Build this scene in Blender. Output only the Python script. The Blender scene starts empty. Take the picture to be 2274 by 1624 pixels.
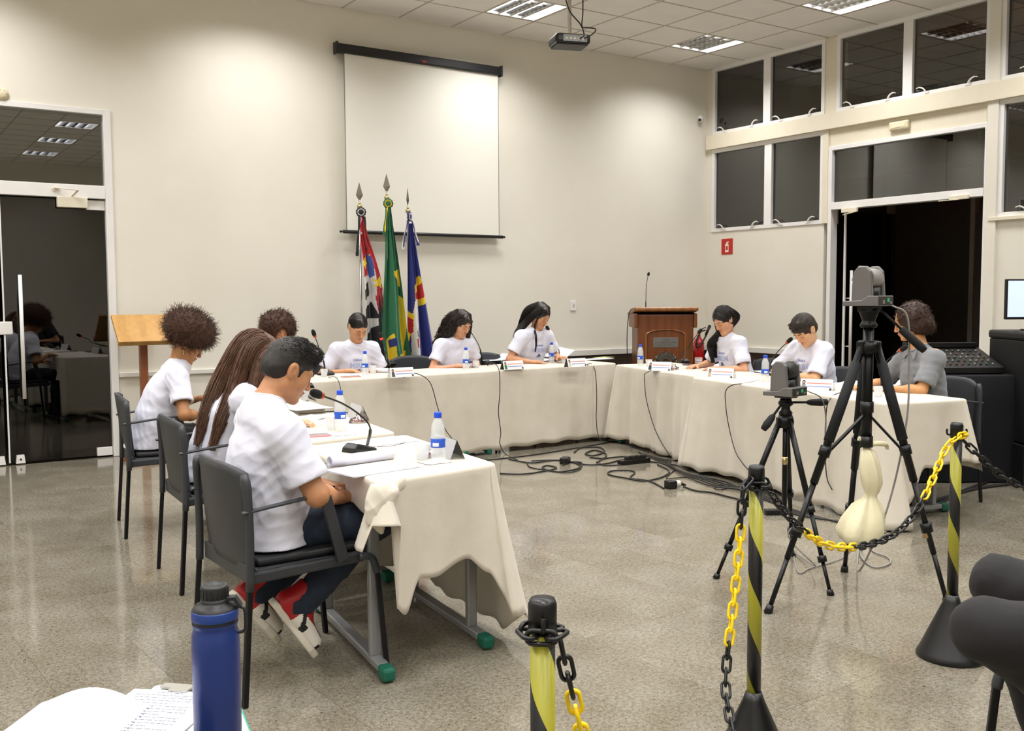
import bpy, bmesh, math, random
import numpy as np
from mathutils import Vector, Matrix

random.seed(7)
rng = np.random.default_rng(7)
SC = bpy.context.scene
COL = SC.collection
PI = math.pi
R = math.radians

# ------------------------------------------------------------------ camera
cam_d = bpy.data.cameras.new('camera')
cam = bpy.data.objects.new('camera', cam_d)
COL.objects.link(cam)
SC.camera = cam
cam_d.sensor_fit = 'HORIZONTAL'
cam_d.sensor_width = 36.0
cam_d.lens = 36.0 * 2187.0 / 2274.0
cam_d.clip_start = 0.05
cam.matrix_world = (Matrix.Translation((-9.143, -9.181, 1.40)) @ Matrix.Rotation(R(-33.767), 4, 'Z')
                    @ Matrix.Rotation(R(90 - 4.0175), 4, 'X') @ Matrix.Rotation(R(-0.2787), 4, 'Z'))

# ------------------------------------------------------------------ exposure, world
SC.view_settings.view_transform = 'Standard'
SC.view_settings.look = 'None'
SC.view_settings.gamma = 1.0
SC.view_settings.use_curve_mapping = False
SC.view_settings.exposure = 0.13
LAMP_W = 27.0
SC.cycles.use_denoising = True
SC.cycles.max_bounces = 9
SC.cycles.diffuse_bounces = 5
SC.cycles.glossy_bounces = 4
SC.cycles.transmission_bounces = 6
SC.cycles.transparent_max_bounces = 16
SC.cycles.sample_clamp_indirect = 6.0
SC.cycles.caustics_reflective = False
SC.cycles.caustics_refractive = False
w = bpy.data.worlds.new('night')
SC.world = w
w.use_nodes = True
w.node_tree.nodes['Background'].inputs[0].default_value = (0.010, 0.011, 0.014, 1)
w.node_tree.nodes['Background'].inputs[1].default_value = 1.0

def area_light(name, loc, size, power, col=(1, 1, 1), spread=180, rot=(0, 0, 0), sy=None):
    d = bpy.data.lights.new(name, 'AREA')
    d.shape = 'RECTANGLE'
    d.size = size
    d.size_y = sy or size
    d.energy = power
    d.color = col
    d.spread = R(spread)
    o = bpy.data.objects.new(name, d)
    o.location = loc
    o.rotation_euler = rot
    COL.objects.link(o)
    return o

# ------------------------------------------------------------------ materials
def lin(h):
    h = h.lstrip('#')
    v = [int(h[i:i + 2], 16) / 255 for i in (0, 2, 4)]
    return tuple(((c + .055) / 1.055) ** 2.4 if c > .04045 else c / 12.92 for c in v) + (1,)

class NT:
    def __init__(s, name):
        s.m = bpy.data.materials.new(name)
        s.m.use_nodes = True
        s.t = s.m.node_tree
        s.b = s.t.nodes['Principled BSDF']
    def n(s, typ, **kw):
        nd = s.t.nodes.new(typ)
        for k, v in kw.items():
            setattr(nd, k, v)
        return nd
    def l(s, a, b):
        s.t.links.new(a, b)
    def co(s, kind='Object', scale=(1, 1, 1)):
        t = s.n('ShaderNodeTexCoord')
        mp = s.n('ShaderNodeMapping')
        mp.inputs['Scale'].default_value = scale
        s.l(t.outputs[kind], mp.inputs[0])
        return mp.outputs[0]
    def noise(s, vec, scale, detail=3, rough=.5):
        nd = s.n('ShaderNodeTexNoise')
        nd.inputs['Scale'].default_value = scale
        nd.inputs['Detail'].default_value = detail
        nd.inputs['Roughness'].default_value = rough
        if vec is not None:
            s.l(vec, nd.inputs['Vector'])
        return nd.outputs['Fac']
    def ramp(s, fac, stops):
        r = s.n('ShaderNodeValToRGB')
        e = r.color_ramp.elements
        while len(e) < len(stops):
            e.new(0.5)
        for el, (p, c) in zip(e, stops):
            el.position = p
            el.color = lin(c) if isinstance(c, str) else c
        s.l(fac, r.inputs[0])
        return r.outputs[0]
    def bump(s, h, strength=.3, dist=.01):
        b = s.n('ShaderNodeBump')
        b.inputs['Strength'].default_value = strength
        b.inputs['Distance'].default_value = dist
        s.l(h, b.inputs['Height'])
        s.l(b.outputs[0], s.b.inputs['Normal'])

MATS = {}
def pm(name, col, rough=.5, metal=0, spec=.5, var=0, vscale=8, bump=0, bscale=60, bdist=.002, emit=0, alpha=1, trans=0, coat=0, sheen=0, co='Object', stretch=(1, 1, 1), ior=1.45, sss=0):
    if name in MATS:
        return MATS[name]
    t = NT(name)
    b = t.b
    c = lin(col)
    b.inputs['Base Color'].default_value = c
    b.inputs['Roughness'].default_value = rough
    b.inputs['Metallic'].default_value = metal
    b.inputs['Specular IOR Level'].default_value = spec
    b.inputs['Alpha'].default_value = alpha
    b.inputs['Transmission Weight'].default_value = trans
    b.inputs['Coat Weight'].default_value = coat
    b.inputs['Sheen Weight'].default_value = sheen
    b.inputs['IOR'].default_value = ior
    if sss:
        b.inputs['Subsurface Weight'].default_value = sss
        b.inputs['Subsurface Radius'].default_value = (.02, .008, .004)
        b.inputs['Subsurface Scale'].default_value = .5
    if var or bump:
        v = t.co(co, stretch)
    if var:
        f = t.noise(v, vscale, 4)
        d = tuple(max(0, x * (1 - var)) for x in c[:3]) + (1,)
        e = tuple(min(1, x * (1 + var)) for x in c[:3]) + (1,)
        t.l(t.ramp(f, [(.3, d), (.7, e)]), b.inputs['Base Color'])
    if bump:
        t.bump(t.noise(v, bscale, 3), bump, bdist)
    if emit:
        b.inputs['Emission Color'].default_value = c
        b.inputs['Emission Strength'].default_value = emit
    MATS[name] = t.m
    return t.m

# ------------------------------------------------------------------ scene graph
def tag(o, label=None, cat=None, group=None, kind=None):
    if label: o['label'] = label
    if cat: o['category'] = cat
    if group: o['group'] = group
    if kind: o['kind'] = kind
    return o

def empty(name, loc=(0, 0, 0), rz=0, label=None, cat=None, group=None, kind=None, parent=None):
    o = bpy.data.objects.new(name, None)
    o.empty_display_size = .1
    o.location = loc
    o.rotation_euler = (0, 0, rz)
    COL.objects.link(o)
    if parent: o.parent = parent
    return tag(o, label, cat, group, kind)

def copy_tree(o, parent=None):
    c = o.copy()
    COL.objects.link(c)
    if parent is not None:
        c.parent = parent
    for ch in list(o.children):
        copy_tree(ch, c)
    return c

def dup(o, loc, rz=0, label=None, group=None):
    c = copy_tree(o)
    c.location = loc
    c.rotation_euler = (0, 0, rz)
    if label: c['label'] = label
    if group: c['group'] = group
    return c

def obj(name, me, parent=None, loc=None):
    o = bpy.data.objects.new(name, me)
    COL.objects.link(o)
    if parent: o.parent = parent
    if loc: o.location = loc
    return o

# ------------------------------------------------------------------ mesh builder
def frame_along(pts):
    pts = [Vector(p) for p in pts]
    T = []
    for i in range(len(pts)):
        a = pts[max(0, i - 1)]
        b = pts[min(len(pts) - 1, i + 1)]
        d = (b - a)
        T.append(d.normalized() if d.length > 1e-9 else Vector((0, 0, 1)))
    up = Vector((0, 0, 1)) if abs(T[0].z) < .9 else Vector((1, 0, 0))
    u = T[0].cross(up).normalized()
    out = []
    for t in T:
        u = (u - t * u.dot(t))
        u = u.normalized() if u.length > 1e-6 else t.orthogonal().normalized()
        out.append((u.copy(), t.cross(u)))
    return pts, out

def smooth_path(pts, n=8):
    P = [Vector(p) for p in pts]
    if len(P) < 3:
        return P
    Q = [P[0] * 2 - P[1]] + P + [P[-1] * 2 - P[-2]]
    out = []
    for i in range(1, len(Q) - 2):
        a, b, c, d = Q[i - 1], Q[i], Q[i + 1], Q[i + 2]
        for k in range(n):
            t = k / n
            out.append(.5 * ((2 * b) + (c - a) * t + (2 * a - 5 * b + 4 * c - d) * t * t + (3 * b - a - 3 * c + d) * t ** 3))
    out.append(P[-1])
    return out

class MB:
    def __init__(s):
        s.v = []; s.f = []; s.mi = []; s.sm = []; s.m = 0; s.smooth = False; s.X = None
    def add(s, vs, fs, smooth=None):
        o = len(s.v)
        if s.X is not None:
            vs = [s.X @ Vector(v) for v in vs]
        s.v.extend(tuple(v) for v in vs)
        sm = s.smooth if smooth is None else smooth
        for f in fs:
            s.f.append(tuple(i + o for i in f)); s.mi.append(s.m); s.sm.append(sm)
        return s
    def box(s, x0, x1, y0, y1, z0, z1):
        vs = [(x, y, z) for z in (z0, z1) for y in (y0, y1) for x in (x0, x1)]
        return s.add(vs, [(0, 2, 3, 1), (4, 5, 7, 6), (0, 1, 5, 4), (2, 6, 7, 3), (0, 4, 6, 2), (1, 3, 7, 5)], False)
    def obox(s, c, half, M):
        M = Matrix(M).to_3x3() if not isinstance(M, Matrix) else M.to_3x3()
        vs = [Vector(c) + M @ Vector((x * half[0], y * half[1], z * half[2])) for z in (-1, 1) for y in (-1, 1) for x in (-1, 1)]
        return s.add(vs, [(0, 2, 3, 1), (4, 5, 7, 6), (0, 1, 5, 4), (2, 6, 7, 3), (0, 4, 6, 2), (1, 3, 7, 5)], False)
    def bar(s, a, b, w, h=None, up=(0, 0, 1)):
        a = Vector(a); b = Vector(b); t = (b - a).normalized(); h = h or w
        u = t.cross(Vector(up))
        if u.length < 1e-5: u = t.orthogonal()
        u.normalize(); v = u.cross(t)
        vs = [p + u * i * w / 2 + v * j * h / 2 for p in (a, b) for j in (-1, 1) for i in (-1, 1)]
        return s.add(vs, [(0, 2, 3, 1), (4, 5, 7, 6), (0, 1, 5, 4), (2, 6, 7, 3), (0, 4, 6, 2), (1, 3, 7, 5)], False)
    def tube(s, pts, r, seg=10, caps=True, closed=False, sq=1.0):
        pts, fr = frame_along(pts)
        if not hasattr(r, '__len__'): r = [r] * len(pts)
        vs = []; n = len(pts)
        if closed:
            T = [(pts[(i + 1) % n] - pts[i - 1]).normalized() for i in range(n)]
            up = sum((pts[i].cross(pts[(i + 1) % n]) for i in range(n)), Vector()) 
            up = up.normalized() if up.length > 1e-9 else Vector((0, 0, 1))
            c = sum(pts, Vector()) / n
            up = Vector((0, 0, 0))
            for i in range(n): up += (pts[i] - c).cross(pts[(i + 1) % n] - c)
            up.normalize()
            fr = [(up, t.cross(up)) for t in T]
        for p, (u, v), q in zip(pts, fr, r):
            for k in range(seg):
                a = 2 * PI * k / seg
                vs.append(p + u * math.cos(a) * q + v * math.sin(a) * q * sq)
        fs = []
        for i in range(n if closed else n - 1):
            j = (i + 1) % n
            for k in range(seg):
                l = (k + 1) % seg
                fs.append((i * seg + k, i * seg + l, j * seg + l, j * seg + k))
        s.add(vs, fs, True)
        if caps and not closed:
            o = len(s.v) - len(vs)
            s.f.append(tuple(o + k for k in reversed(range(seg)))); s.mi.append(s.m); s.sm.append(False)
            s.f.append(tuple(o + (n - 1) * seg + k for k in range(seg))); s.mi.append(s.m); s.sm.append(False)
        return s
    def cyl(s, a, b, r, seg=16, r2=None):
        return s.tube([a, b], [r, r if r2 is None else r2], seg)
    def lathe(s, prof, seg=24, c=(0, 0, 0), smooth=True):
        vs = []; fs = []
        for (r, z) in prof:
            for k in range(seg):
                a = 2 * PI * k / seg
                vs.append((c[0] + r * math.cos(a), c[1] + r * math.sin(a), c[2] + z))
        for i in range(len(prof) - 1):
            for k in range(seg):
                l = (k + 1) % seg
                fs.append((i * seg + k, i * seg + l, (i + 1) * seg + l, (i + 1) * seg + k))
        return s.add(vs, fs, smooth)
    def ball(s, c, r, seg=12, rings=8):
        rr = (r, r, r) if not hasattr(r, '__len__') else r
        vs = []; fs = []
        for i in range(rings + 1):
            ph = PI * i / rings
            for k in range(seg):
                a = 2 * PI * k / seg
                vs.append((c[0] + rr[0] * math.sin(ph) * math.cos(a), c[1] + rr[1] * math.sin(ph) * math.sin(a), c[2] - rr[2] * math.cos(ph)))
        for i in range(rings):
            for k in range(seg):
                l = (k + 1) % seg
                fs.append((i * seg + k, i * seg + l, (i + 1) * seg + l, (i + 1) * seg + k))
        return s.add(vs, fs, True)
    def prism(s, poly, h, M=None, smooth=False):
        # poly in XY (ccw), extruded along +Z by h, transformed by M
        M = M or Matrix.Identity(4)
        n = len(poly)
        vs = [M @ Vector((x, y, 0)) for x, y in poly] + [M @ Vector((x, y, h)) for x, y in poly]
        fs = [tuple(reversed(range(n))), tuple(range(n, 2 * n))]
        fs += [(i, (i + 1) % n, n + (i + 1) % n, n + i) for i in range(n)]
        return s.add(vs, fs, smooth)
    def grid(s, P, closed_u=False, smooth=True, thick=0):
        P = np.asarray(P, float); nu, nv = P.shape[:2]
        fs = []
        def quads(o, flip):
            for i in range(nu if closed_u else nu - 1):
                for j in range(nv - 1):
                    q = (o + i * nv + j, o + ((i + 1) % nu) * nv + j, o + ((i + 1) % nu) * nv + j + 1, o + i * nv + j + 1)
                    fs.append(tuple(reversed(q)) if flip else q)
        quads(0, False)
        V = [tuple(p) for p in P.reshape(-1, 3)]
        if thick:
            du = np.gradient(P, axis=0); dv = np.gradient(P, axis=1)
            N = np.cross(du, dv); N /= np.linalg.norm(N, axis=2, keepdims=True) + 1e-12
            V += [tuple(p) for p in (P - N * thick).reshape(-1, 3)]
            o = nu * nv
            quads(o, True)
            if not closed_u:
                for j in range(nv - 1):
                    fs.append((j, j + 1, o + j + 1, o + j)); a = (nu - 1) * nv
                    fs.append((a + j + 1, a + j, o + a + j, o + a + j + 1))
            for i in range(nu if closed_u else nu - 1):
                k = (i + 1) % nu
                fs.append((k * nv, i * nv, o + i * nv, o + k * nv))
                fs.append((i * nv + nv - 1, k * nv + nv - 1, o + k * nv + nv - 1, o + i * nv + nv - 1))
        return s.add(V, fs, smooth)
    def build(s, name, mats, parent=None, loc=None, bevel=0, bseg=2, rot=None):
        me = bpy.data.meshes.new(name)
        me.from_pydata(s.v, [], s.f)
        if not isinstance(mats, (list, tuple)): mats = [mats]
        for m in mats: me.materials.append(m)
        me.polygons.foreach_set('material_index', s.mi)
        me.polygons.foreach_set('use_smooth', s.sm)
        me.update()
        o = obj(name, me, parent, loc)
        if rot: o.rotation_euler = rot
        if bevel:
            b = o.modifiers.new('bevel', 'BEVEL'); b.width = bevel; b.segments = bseg; b.limit_method = 'ANGLE'; b.angle_limit = R(40)
        return o

def text_obj(name, txt, size, M, mat, parent=None, extrude=.0006, align='CENTER', sx=1, bold=0, outline=0):
    c = bpy.data.curves.new(name, 'FONT')
    c.body = txt; c.size = size; c.align_x = align; c.align_y = 'CENTER'; c.extrude = extrude; c.offset = bold
    c.resolution_u = 2
    t = bpy.data.objects.new(name, c)
    COL.objects.link(t)
    bpy.context.view_layer.update()
    me = bpy.data.meshes.new_from_object(t)
    bpy.data.objects.remove(t)
    me.transform(M @ Matrix.Diagonal((sx, 1, 1, 1)))
    me.materials.clear(); me.materials.append(mat)
    return obj(name, me, parent)

# ================================================================== ROOM
H = 4.248
T = 0.625
WALL = pm('wall_paint', '#dcd4c2', .85, var=.02, vscale=1.5, bump=.05, bscale=90)
def wall_mat():
    t = NT('wall_plaster'); v = t.co()
    f = t.noise(v, 1.2, 5)
    t.l(t.ramp(f, [(.3, '#dfdacd'), (.7, '#e5e1d6')]), t.b.inputs['Base Color'])
    t.b.inputs['Roughness'].default_value = .7
    t.bump(t.noise(v, 140, 3), .08, .001)
    return t.m
WALL = wall_mat()
FRAMEW = pm('white_frame_paint', '#e9e7e6', .35, var=.02)
CREAM = pm('cream_beam_paint', '#e0d8c4', .55, var=.02)
CEIL = pm('ceiling_tile', '#ece8e3', .9, var=.03, vscale=3, bump=.15, bscale=160)
CEILG = pm('ceiling_grid', '#b5ada0', .6)
GROUT = pm('floor_grout', '#94826a', .9)
DARKW = pm('night_outside_wall', '#3a3632', .9, var=.1)
BROWN = pm('dark_brown_panel', '#2a211c', .7, var=.1)

def glass_mat(name, tint='#cfd6d4', refl=.0, f0=1.5, rough=0.0):
    t = NT(name)
    nt = t.t; nt.nodes.remove(t.b)
    out = nt.nodes['Material Output']
    g = t.n('ShaderNodeBsdfGlossy'); g.inputs['Roughness'].default_value = rough; g.inputs[0].default_value = (1, 1, 1, 1)
    tr = t.n('ShaderNodeBsdfTransparent'); tr.inputs[0].default_value = lin(tint)
    fr = t.n('ShaderNodeFresnel'); fr.inputs[0].default_value = f0
    mt = t.n('ShaderNodeMath'); mt.operation = 'ADD'; mt.inputs[1].default_value = refl; mt.use_clamp = True
    t.l(fr.outputs[0], mt.inputs[0])
    mx = t.n('ShaderNodeMixShader')
    t.l(mt.outputs[0], mx.inputs[0]); t.l(tr.outputs[0], mx.inputs[1]); t.l(g.outputs[0], mx.inputs[2])
    t.l(mx.outputs[0], out.inputs[0])
    return t.m
PANE = glass_mat('window_glass', '#8b8f8c', .07)
CLEAR = glass_mat('clear_glass', '#e6ebe9', .02)

def floor_mat():
    t = NT('polished_granite')
    oi = t.n('ShaderNodeObjectInfo')
    tc = t.n('ShaderNodeTexCoord')
    ad = t.n('ShaderNodeVectorMath'); ad.operation = 'ADD'
    sc = t.n('ShaderNodeVectorMath'); sc.operation = 'SCALE'; sc.inputs['Scale'].default_value = 3.7
    t.l(oi.outputs['Location'], sc.inputs[0])
    t.l(tc.outputs['Object'], ad.inputs[0]); t.l(sc.outputs[0], ad.inputs[1])
    v = ad.outputs[0]
    n1 = t.noise(v, 150, 4, .7)
    n2 = t.noise(v, 60, 3, .6)
    n3 = t.noise(v, 2.6, 3, .55)
    vo = t.n('ShaderNodeTexVoronoi'); vo.inputs['Scale'].default_value = 130; t.l(v, vo.inputs['Vector'])
    base = t.ramp(n1, [(.30, '#716d65'), (.46, '#8e8a80'), (.62, '#a5a195'), (.8, '#c0bbaf')])
    m1 = t.n('ShaderNodeMixRGB'); m1.blend_type = 'MULTIPLY'; m1.inputs[0].default_value = .55
    t.l(base, m1.inputs[1]); t.l(t.ramp(n2, [(.32, '#8a8378'), (.6, '#ffffff')]), m1.inputs[2])
    m2 = t.n('ShaderNodeMixRGB'); m2.blend_type = 'MULTIPLY'; m2.inputs[0].default_value = 1
    t.l(m1.outputs[0], m2.inputs[1]); t.l(t.ramp(t.noise(v, 95, 2, .5), [(.27, '#2c2822'), (.36, '#ffffff')]), m2.inputs[2])
    m3 = t.n('ShaderNodeMixRGB'); m3.blend_type = 'MULTIPLY'; m3.inputs[0].default_value = .8
    t.l(m2.outputs[0], m3.inputs[1]); t.l(t.ramp(n3, [(.3, '#cfc8bb'), (.7, '#ffffff')]), m3.inputs[2])
    m4 = t.n('ShaderNodeMixRGB'); m4.blend_type = 'MULTIPLY'; m4.inputs[0].default_value = 1
    t.l(m3.outputs[0], m4.inputs[1]); t.l(t.ramp(oi.outputs['Random'], [(0, '#eeebe5'), (1, '#f6f3ee')]), m4.inputs[2])
    t.l(m4.outputs[0], t.b.inputs['Base Color'])
    t.b.inputs['Roughness'].default_value = .10
    t.b.inputs['Specular IOR Level'].default_value = .55
    return t.m
GRAN = floor_mat()

XL, YF = -11.875, -13.75
# floor: grout bed with one object per slab
fl = empty('floor', (0, 0, 0), kind='structure', label='polished speckled granite floor in long slabs', cat='floor')
MB().box(XL, 0, YF, 0, -.06, -.003).build('grout_bed', GROUT, fl)
SW, SL = .372, .94
ang = R(3.5)
slab_me = MB().box(-SW / 2 + .0006, SW / 2 - .0006, -SL / 2 + .0006, SL / 2 - .0006, -.012, 0).build('slab', GRAN, fl)
me_slab = slab_me.data
cells = []
ca, sa = math.cos(ang), math.sin(ang)
for i in range(-24, 25):
    for j in range(-12, 13):
        u = i * SW; v = j * SL
        x = -8.27 + .186 + u * ca - v * sa; y = -4.74 + u * sa + v * ca
        if XL + .1 < x < -.05 and YF + .3 < y < -.1:
            d = (x + 9.143) * .556 + (y + 9.181) * .831
            s_ = (x + 9.143) * .831 - (y + 9.181) * .556
            vis = d > .3 and abs(s_) < d * .56 + .8
            cells.append((not vis, (x + 9.1) ** 2 + (y + 9.2) ** 2, x, y))
cells.sort()
rest = MB()
Mr = Matrix.Rotation(ang, 4, 'Z')
for k, (nv, _, x, y) in enumerate(cells):
    if k < 285:
        o = slab_me if k == 0 else obj('slab', me_slab, fl)
        o.location = (x, y, 0); o.rotation_euler = (0, 0, ang)
    else:
        rest.X = Matrix.Translation((x, y, 0)) @ Mr
        rest.box(-SW / 2 + .0006, SW / 2 - .0006, -SL / 2 + .0006, SL / 2 - .0006, -.012, 0)
tag(rest.build('outer_slabs', GRAN, fl), kind='stuff')
# border fill so that no grout bed shows along the walls
bf = MB()
bf.box(XL, 0, -.6, 0, -.0125, -.0015).box(-.6, 0, YF, -.6, -.0125, -.0015).box(XL, XL + .6, YF, -.6, -.0125, -.0015).box(XL, 0, YF, YF + .9, -.0125, -.0015)
bf.build('border_slabs', GRAN, fl)

# ceiling: tile objects in a metal grid
ce = empty('ceiling', (0, 0, 0), kind='structure', label='suspended ceiling of square white tiles', cat='ceiling')
LX = {1, 5, 9, 13, 17}; LY = {1, 4, 7, 10, 13, 16, 19}
gm = MB()
for i in range(1, 19): gm.box(-i * T - .008, -i * T + .008, YF, 0, H - .003, H + .03)
for j in range(1, 22): gm.box(XL, 0, -j * T - .008, -j * T + .008, H - .0032, H + .03)
gm.build('ceiling_grid', CEILG, ce)
MB().box(XL, 0, YF, 0, H + .16, H + .2).build('ceiling_void_panel', DARKW, ce)
tm = MB().box(-T / 2 + .007, T / 2 - .007, -T / 2 + .007, T / 2 - .007, 0, .02).build('ceiling_tile', CEIL, ce, bevel=0)
tme = tm.data; first = True; rt = MB()
tl = []
for i in range(19):
    for j in range(22):
        if i in LX and j in LY: continue
        x = -(i + .5) * T; y = -(j + .5) * T
        tl.append(((x + 4) ** 2 + (y + 2) ** 2, x, y))
tl.sort()
for k, (_, x, y) in enumerate(tl):
    if k < 290:
        o = tm if k == 0 else obj('ceiling_tile', tme, ce)
        o.location = (x, y, H)
    else:
        rt.X = Matrix.Translation((x, y, H))
        rt.box(-T / 2 + .007, T / 2 - .007, -T / 2 + .007, T / 2 - .007, 0, .02)
tag(rt.build('outer_ceiling_tiles', CEIL, ce), kind='stuff')

# luminaires
LOUV = pm('mirror_louvre', '#d8d8d8', .12, metal=1)
TUBE = pm('lamp_tube', '#f4f6ff', .3, emit=26)
RING = pm('lamp_housing', '#e8e4dc', .4)
def make_lamp():
    root = empty('ceiling_light', label='square recessed fluorescent ceiling light with mirrored louvre', cat='ceiling light')
    a = T / 2 - .012
    m = MB()
    m.box(-a, a, -a, -a + .012, 0, .12).box(-a, a, a - .012, a, 0, .12).box(-a, -a + .012, -a, a, 0, .12).box(a - .012, a, -a, a, 0, .12).box(-a, a, -a, a, .118, .125)
    m.build('housing', RING, root)
    tm_ = None
    for k in range(4):
        x = (-1.5 + k) * .145
        t = MB().cyl((0, -.28, 0), (0, .28, 0), .013, 10).build('lamp_tube', TUBE, root) if tm_ is None else obj('lamp_tube', tm_, root)
        tm_ = t.data
        t.location = (x, 0, .07)
    vm = None
    for k in range(3):
        x = (-1 + k) * .145
        m = MB()
        m.add([(-.002, -a + .012, 0), (.002, -a + .012, 0), (.022, -a + .012, .05), (-.022, -a + .012, .05), (-.002, a - .012, 0), (.002, a - .012, 0), (.022, a - .012, .05), (-.022, a - .012, .05)],
              [(0, 1, 2, 3), (7, 6, 5, 4), (0, 3, 7, 4), (1, 5, 6, 2), (3, 2, 6, 7), (0, 4, 5, 1)])
        t = m.build('louvre_reflector', LOUV, root) if vm is None else obj('louvre_reflector', vm, root)
        vm = t.data; t.location = (x, 0, 0)
    bm_ = None
    for k in range(7):
        y = (-3 + k) * .075
        t = MB().box(-a + .012, a - .012, -.0008, .0008, .002, .034).build('louvre_blade', LOUV, root) if bm_ is None else obj('louvre_blade', bm_, root)
        bm_ = t.data; t.location = (0, y, 0)
    return root
LAMP = make_lamp()
NAMED = {(1, 1): 'lit square louvred ceiling light nearest the corner above the lectern', (5, 1): 'lit square louvred ceiling light directly behind the projector',
         (1, 4): 'lit square louvred ceiling light nearest the high windows over the doorway'}
n = 0
for i in sorted(LX):
    for j in sorted(LY):
        x = -(i + .5) * T; y = -(j + .5) * T
        if y < -9.6 and x > -5: continue
        lbl = NAMED.get((i, j), 'square louvred ceiling light outside the picture, further back in the room')
        if n == 0:
            LAMP.location = (x, y, H); LAMP['label'] = lbl
            LAMP['group'] = 'recessed ceiling lights'
        else:
            dup(LAMP, (x, y, H), 0, lbl, 'recessed ceiling lights')
        n += 1
        area_light('lamp_glow', (x, y, H - .006), .56, LAMP_W * (.84 if i == 1 else 1), (1.0, .985, .955), 136)

# back wall (y = 0) with the glazed door opening
wb = MB()
wb.box(-9.20, XL - .2, 0, .18, 0, H + .2) if False else None
wb.box(XL - .2, -9.20, 0, .18, 0, H + .2)
wb.box(-9.20, -7.222, 0, .18, 3.02, H + .2)
wb.box(-7.222, .2, 0, .18, 0, H + .2)
tag(wb.build('wall_back', WALL), 'long cream plastered back wall', 'wall', kind='structure')
tag(MB().box(XL - .2, XL, YF, 0, 0, H + .2).build('wall_left', WALL), 'cream side wall left of the camera', 'wall', kind='structure')
tag(MB().box(XL - .2, .2, YF - .2, YF, 0, H + .2).build('wall_front', WALL), 'cream wall behind the camera', 'wall', kind='structure')
# right wall (x = 0): low walls, beams, piers
wr = MB()
wr.box(0, .18, -1.845, 0, 0, 2.20)
wr.box(0, .18, YF, -3.76, 0, 2.13)
wr.box(-.03, .18, -3.87, -3.76, 0, H)
wr.box(0, .18, -.10, 0, 2.20, H)
wr.box(0, .18, YF, -6.6, 2.13, H)
tag(wr.build('wall_right', WALL, bevel=.004), 'cream right wall below and between the windows', 'wall', kind='structure')
bm_ = MB()
bm_.box(-.06, .18, -6.6, -.04, 3.235, 3.41)
bm_.box(0, .18, -3.76, -1.845, 3.045, 3.235)
bm_.box(-.02, .18, -1.90, -1.825, 2.2, 3.235)
bm_.box(0, .18, -1.99, -1.825, 3.41, H)
tag(bm_.build('trim_1', CREAM, bevel=.004), 'painted concrete beam between the upper and lower windows', 'beam', kind='structure')
# dark brown for the lower wall bands
LOWBAND = pm('dark_brown_band', '#3a2c22', .45, var=.15)
# cable trunking + dark brown band below it on walls beside the lectern
TRK = pm('white_trunking', '#dedcd6', .4)
tag(MB().box(-3.05, -.02, -.035, 0, .70, .765).build('trim_2', TRK, bevel=.003), 'white cable trunking along the back wall behind the lectern', 'trunking', kind='structure')
tag(MB().box(-.035, 0, -1.80, -.04, .70, .765).build('trim_3', TRK, bevel=.003), 'white cable trunking along the right wall behind the seated students', 'trunking', kind='structure')
tag(MB().box(-3.05, -.02, -.02, 0, 0, .70).build('dark_band_back', LOWBAND), 'dark brown band below the trunking on the back wall', 'panel', kind='structure')
tag(MB().box(-.02, 0, -1.80, -.02, 0, .70).build('dark_band_right', LOWBAND), 'dark brown band below the trunking on the right wall', 'panel', kind='structure')
tag(MB().box(-7.2, -3.06, -.025, 0, .70, .74).build('trim_4', TRK, bevel=.003), 'thin white trunking strip on the back wall behind the flags', 'trunking', kind='structure')

# outside, beyond the glass
ext = MB()
ext.box(2.6, 2.7, -9, 4.5, -.1, 5)
ext.box(-14, 2.7, 4.4, 4.5, -.1, 5)
tag(ext.build('exterior_wall', DARKW), 'dark unlit wall of the gallery outside the glazing', 'wall', kind='structure')
eg = MB(); eg.box(.18, 2.7, -9, 4.5, -.1, -.005).box(-14, .18, .18, 4.5, -.1, -.005)
tag(eg.build('exterior_ground', pm('outside_paving', '#5a5044', .5, var=.15)), 'dark paving outside the glass doors', 'ground', kind='structure')
er = MB(); er.box(.18, 2.7, -9, .3, 4.5, 4.56)
WOODR = pm('outside_timber_soffit', '#7a5232', .7, var=.2, stretch=(1, 14, 1))
for k in range(9): er.box(.18, 2.6, -8.2 + k * .95, -8.12 + k * .95, 4.40, 4.5)
tag(er.build('exterior_soffit', WOODR), 'brown timber soffit outside the high windows', 'soffit', kind='structure')
ef = MB()
for y in (-.9, -2.1, -3.3, -4.5): ef.box(2.5, 2.6, y - .03, y + .03, 0, 4.5)
ef.box(2.5, 2.6, -8, 0, 3.0, 3.08).box(2.5, 2.6, -8, 0, 3.9, 3.96)
tag(ef.build('exterior_frames', pm('outside_frame_grey', '#8d8a84', .6)), 'grey window framing of the building across the gallery', 'framing', kind='structure')
tag(MB().box(1.5, 1.56, -4.9, -2.75, 0, 2.33).build('exterior_panel', BROWN), 'dark brown panel standing outside the doorway', 'panel', kind='structure')
area_light('soffit_fill', (1.4, -3.4, 2.9), .5, 45, (1, .66, .38), 170, (PI, 0, 0))  # unseen added fill without a fixture, brightens the soffit behind the high panes

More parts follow.
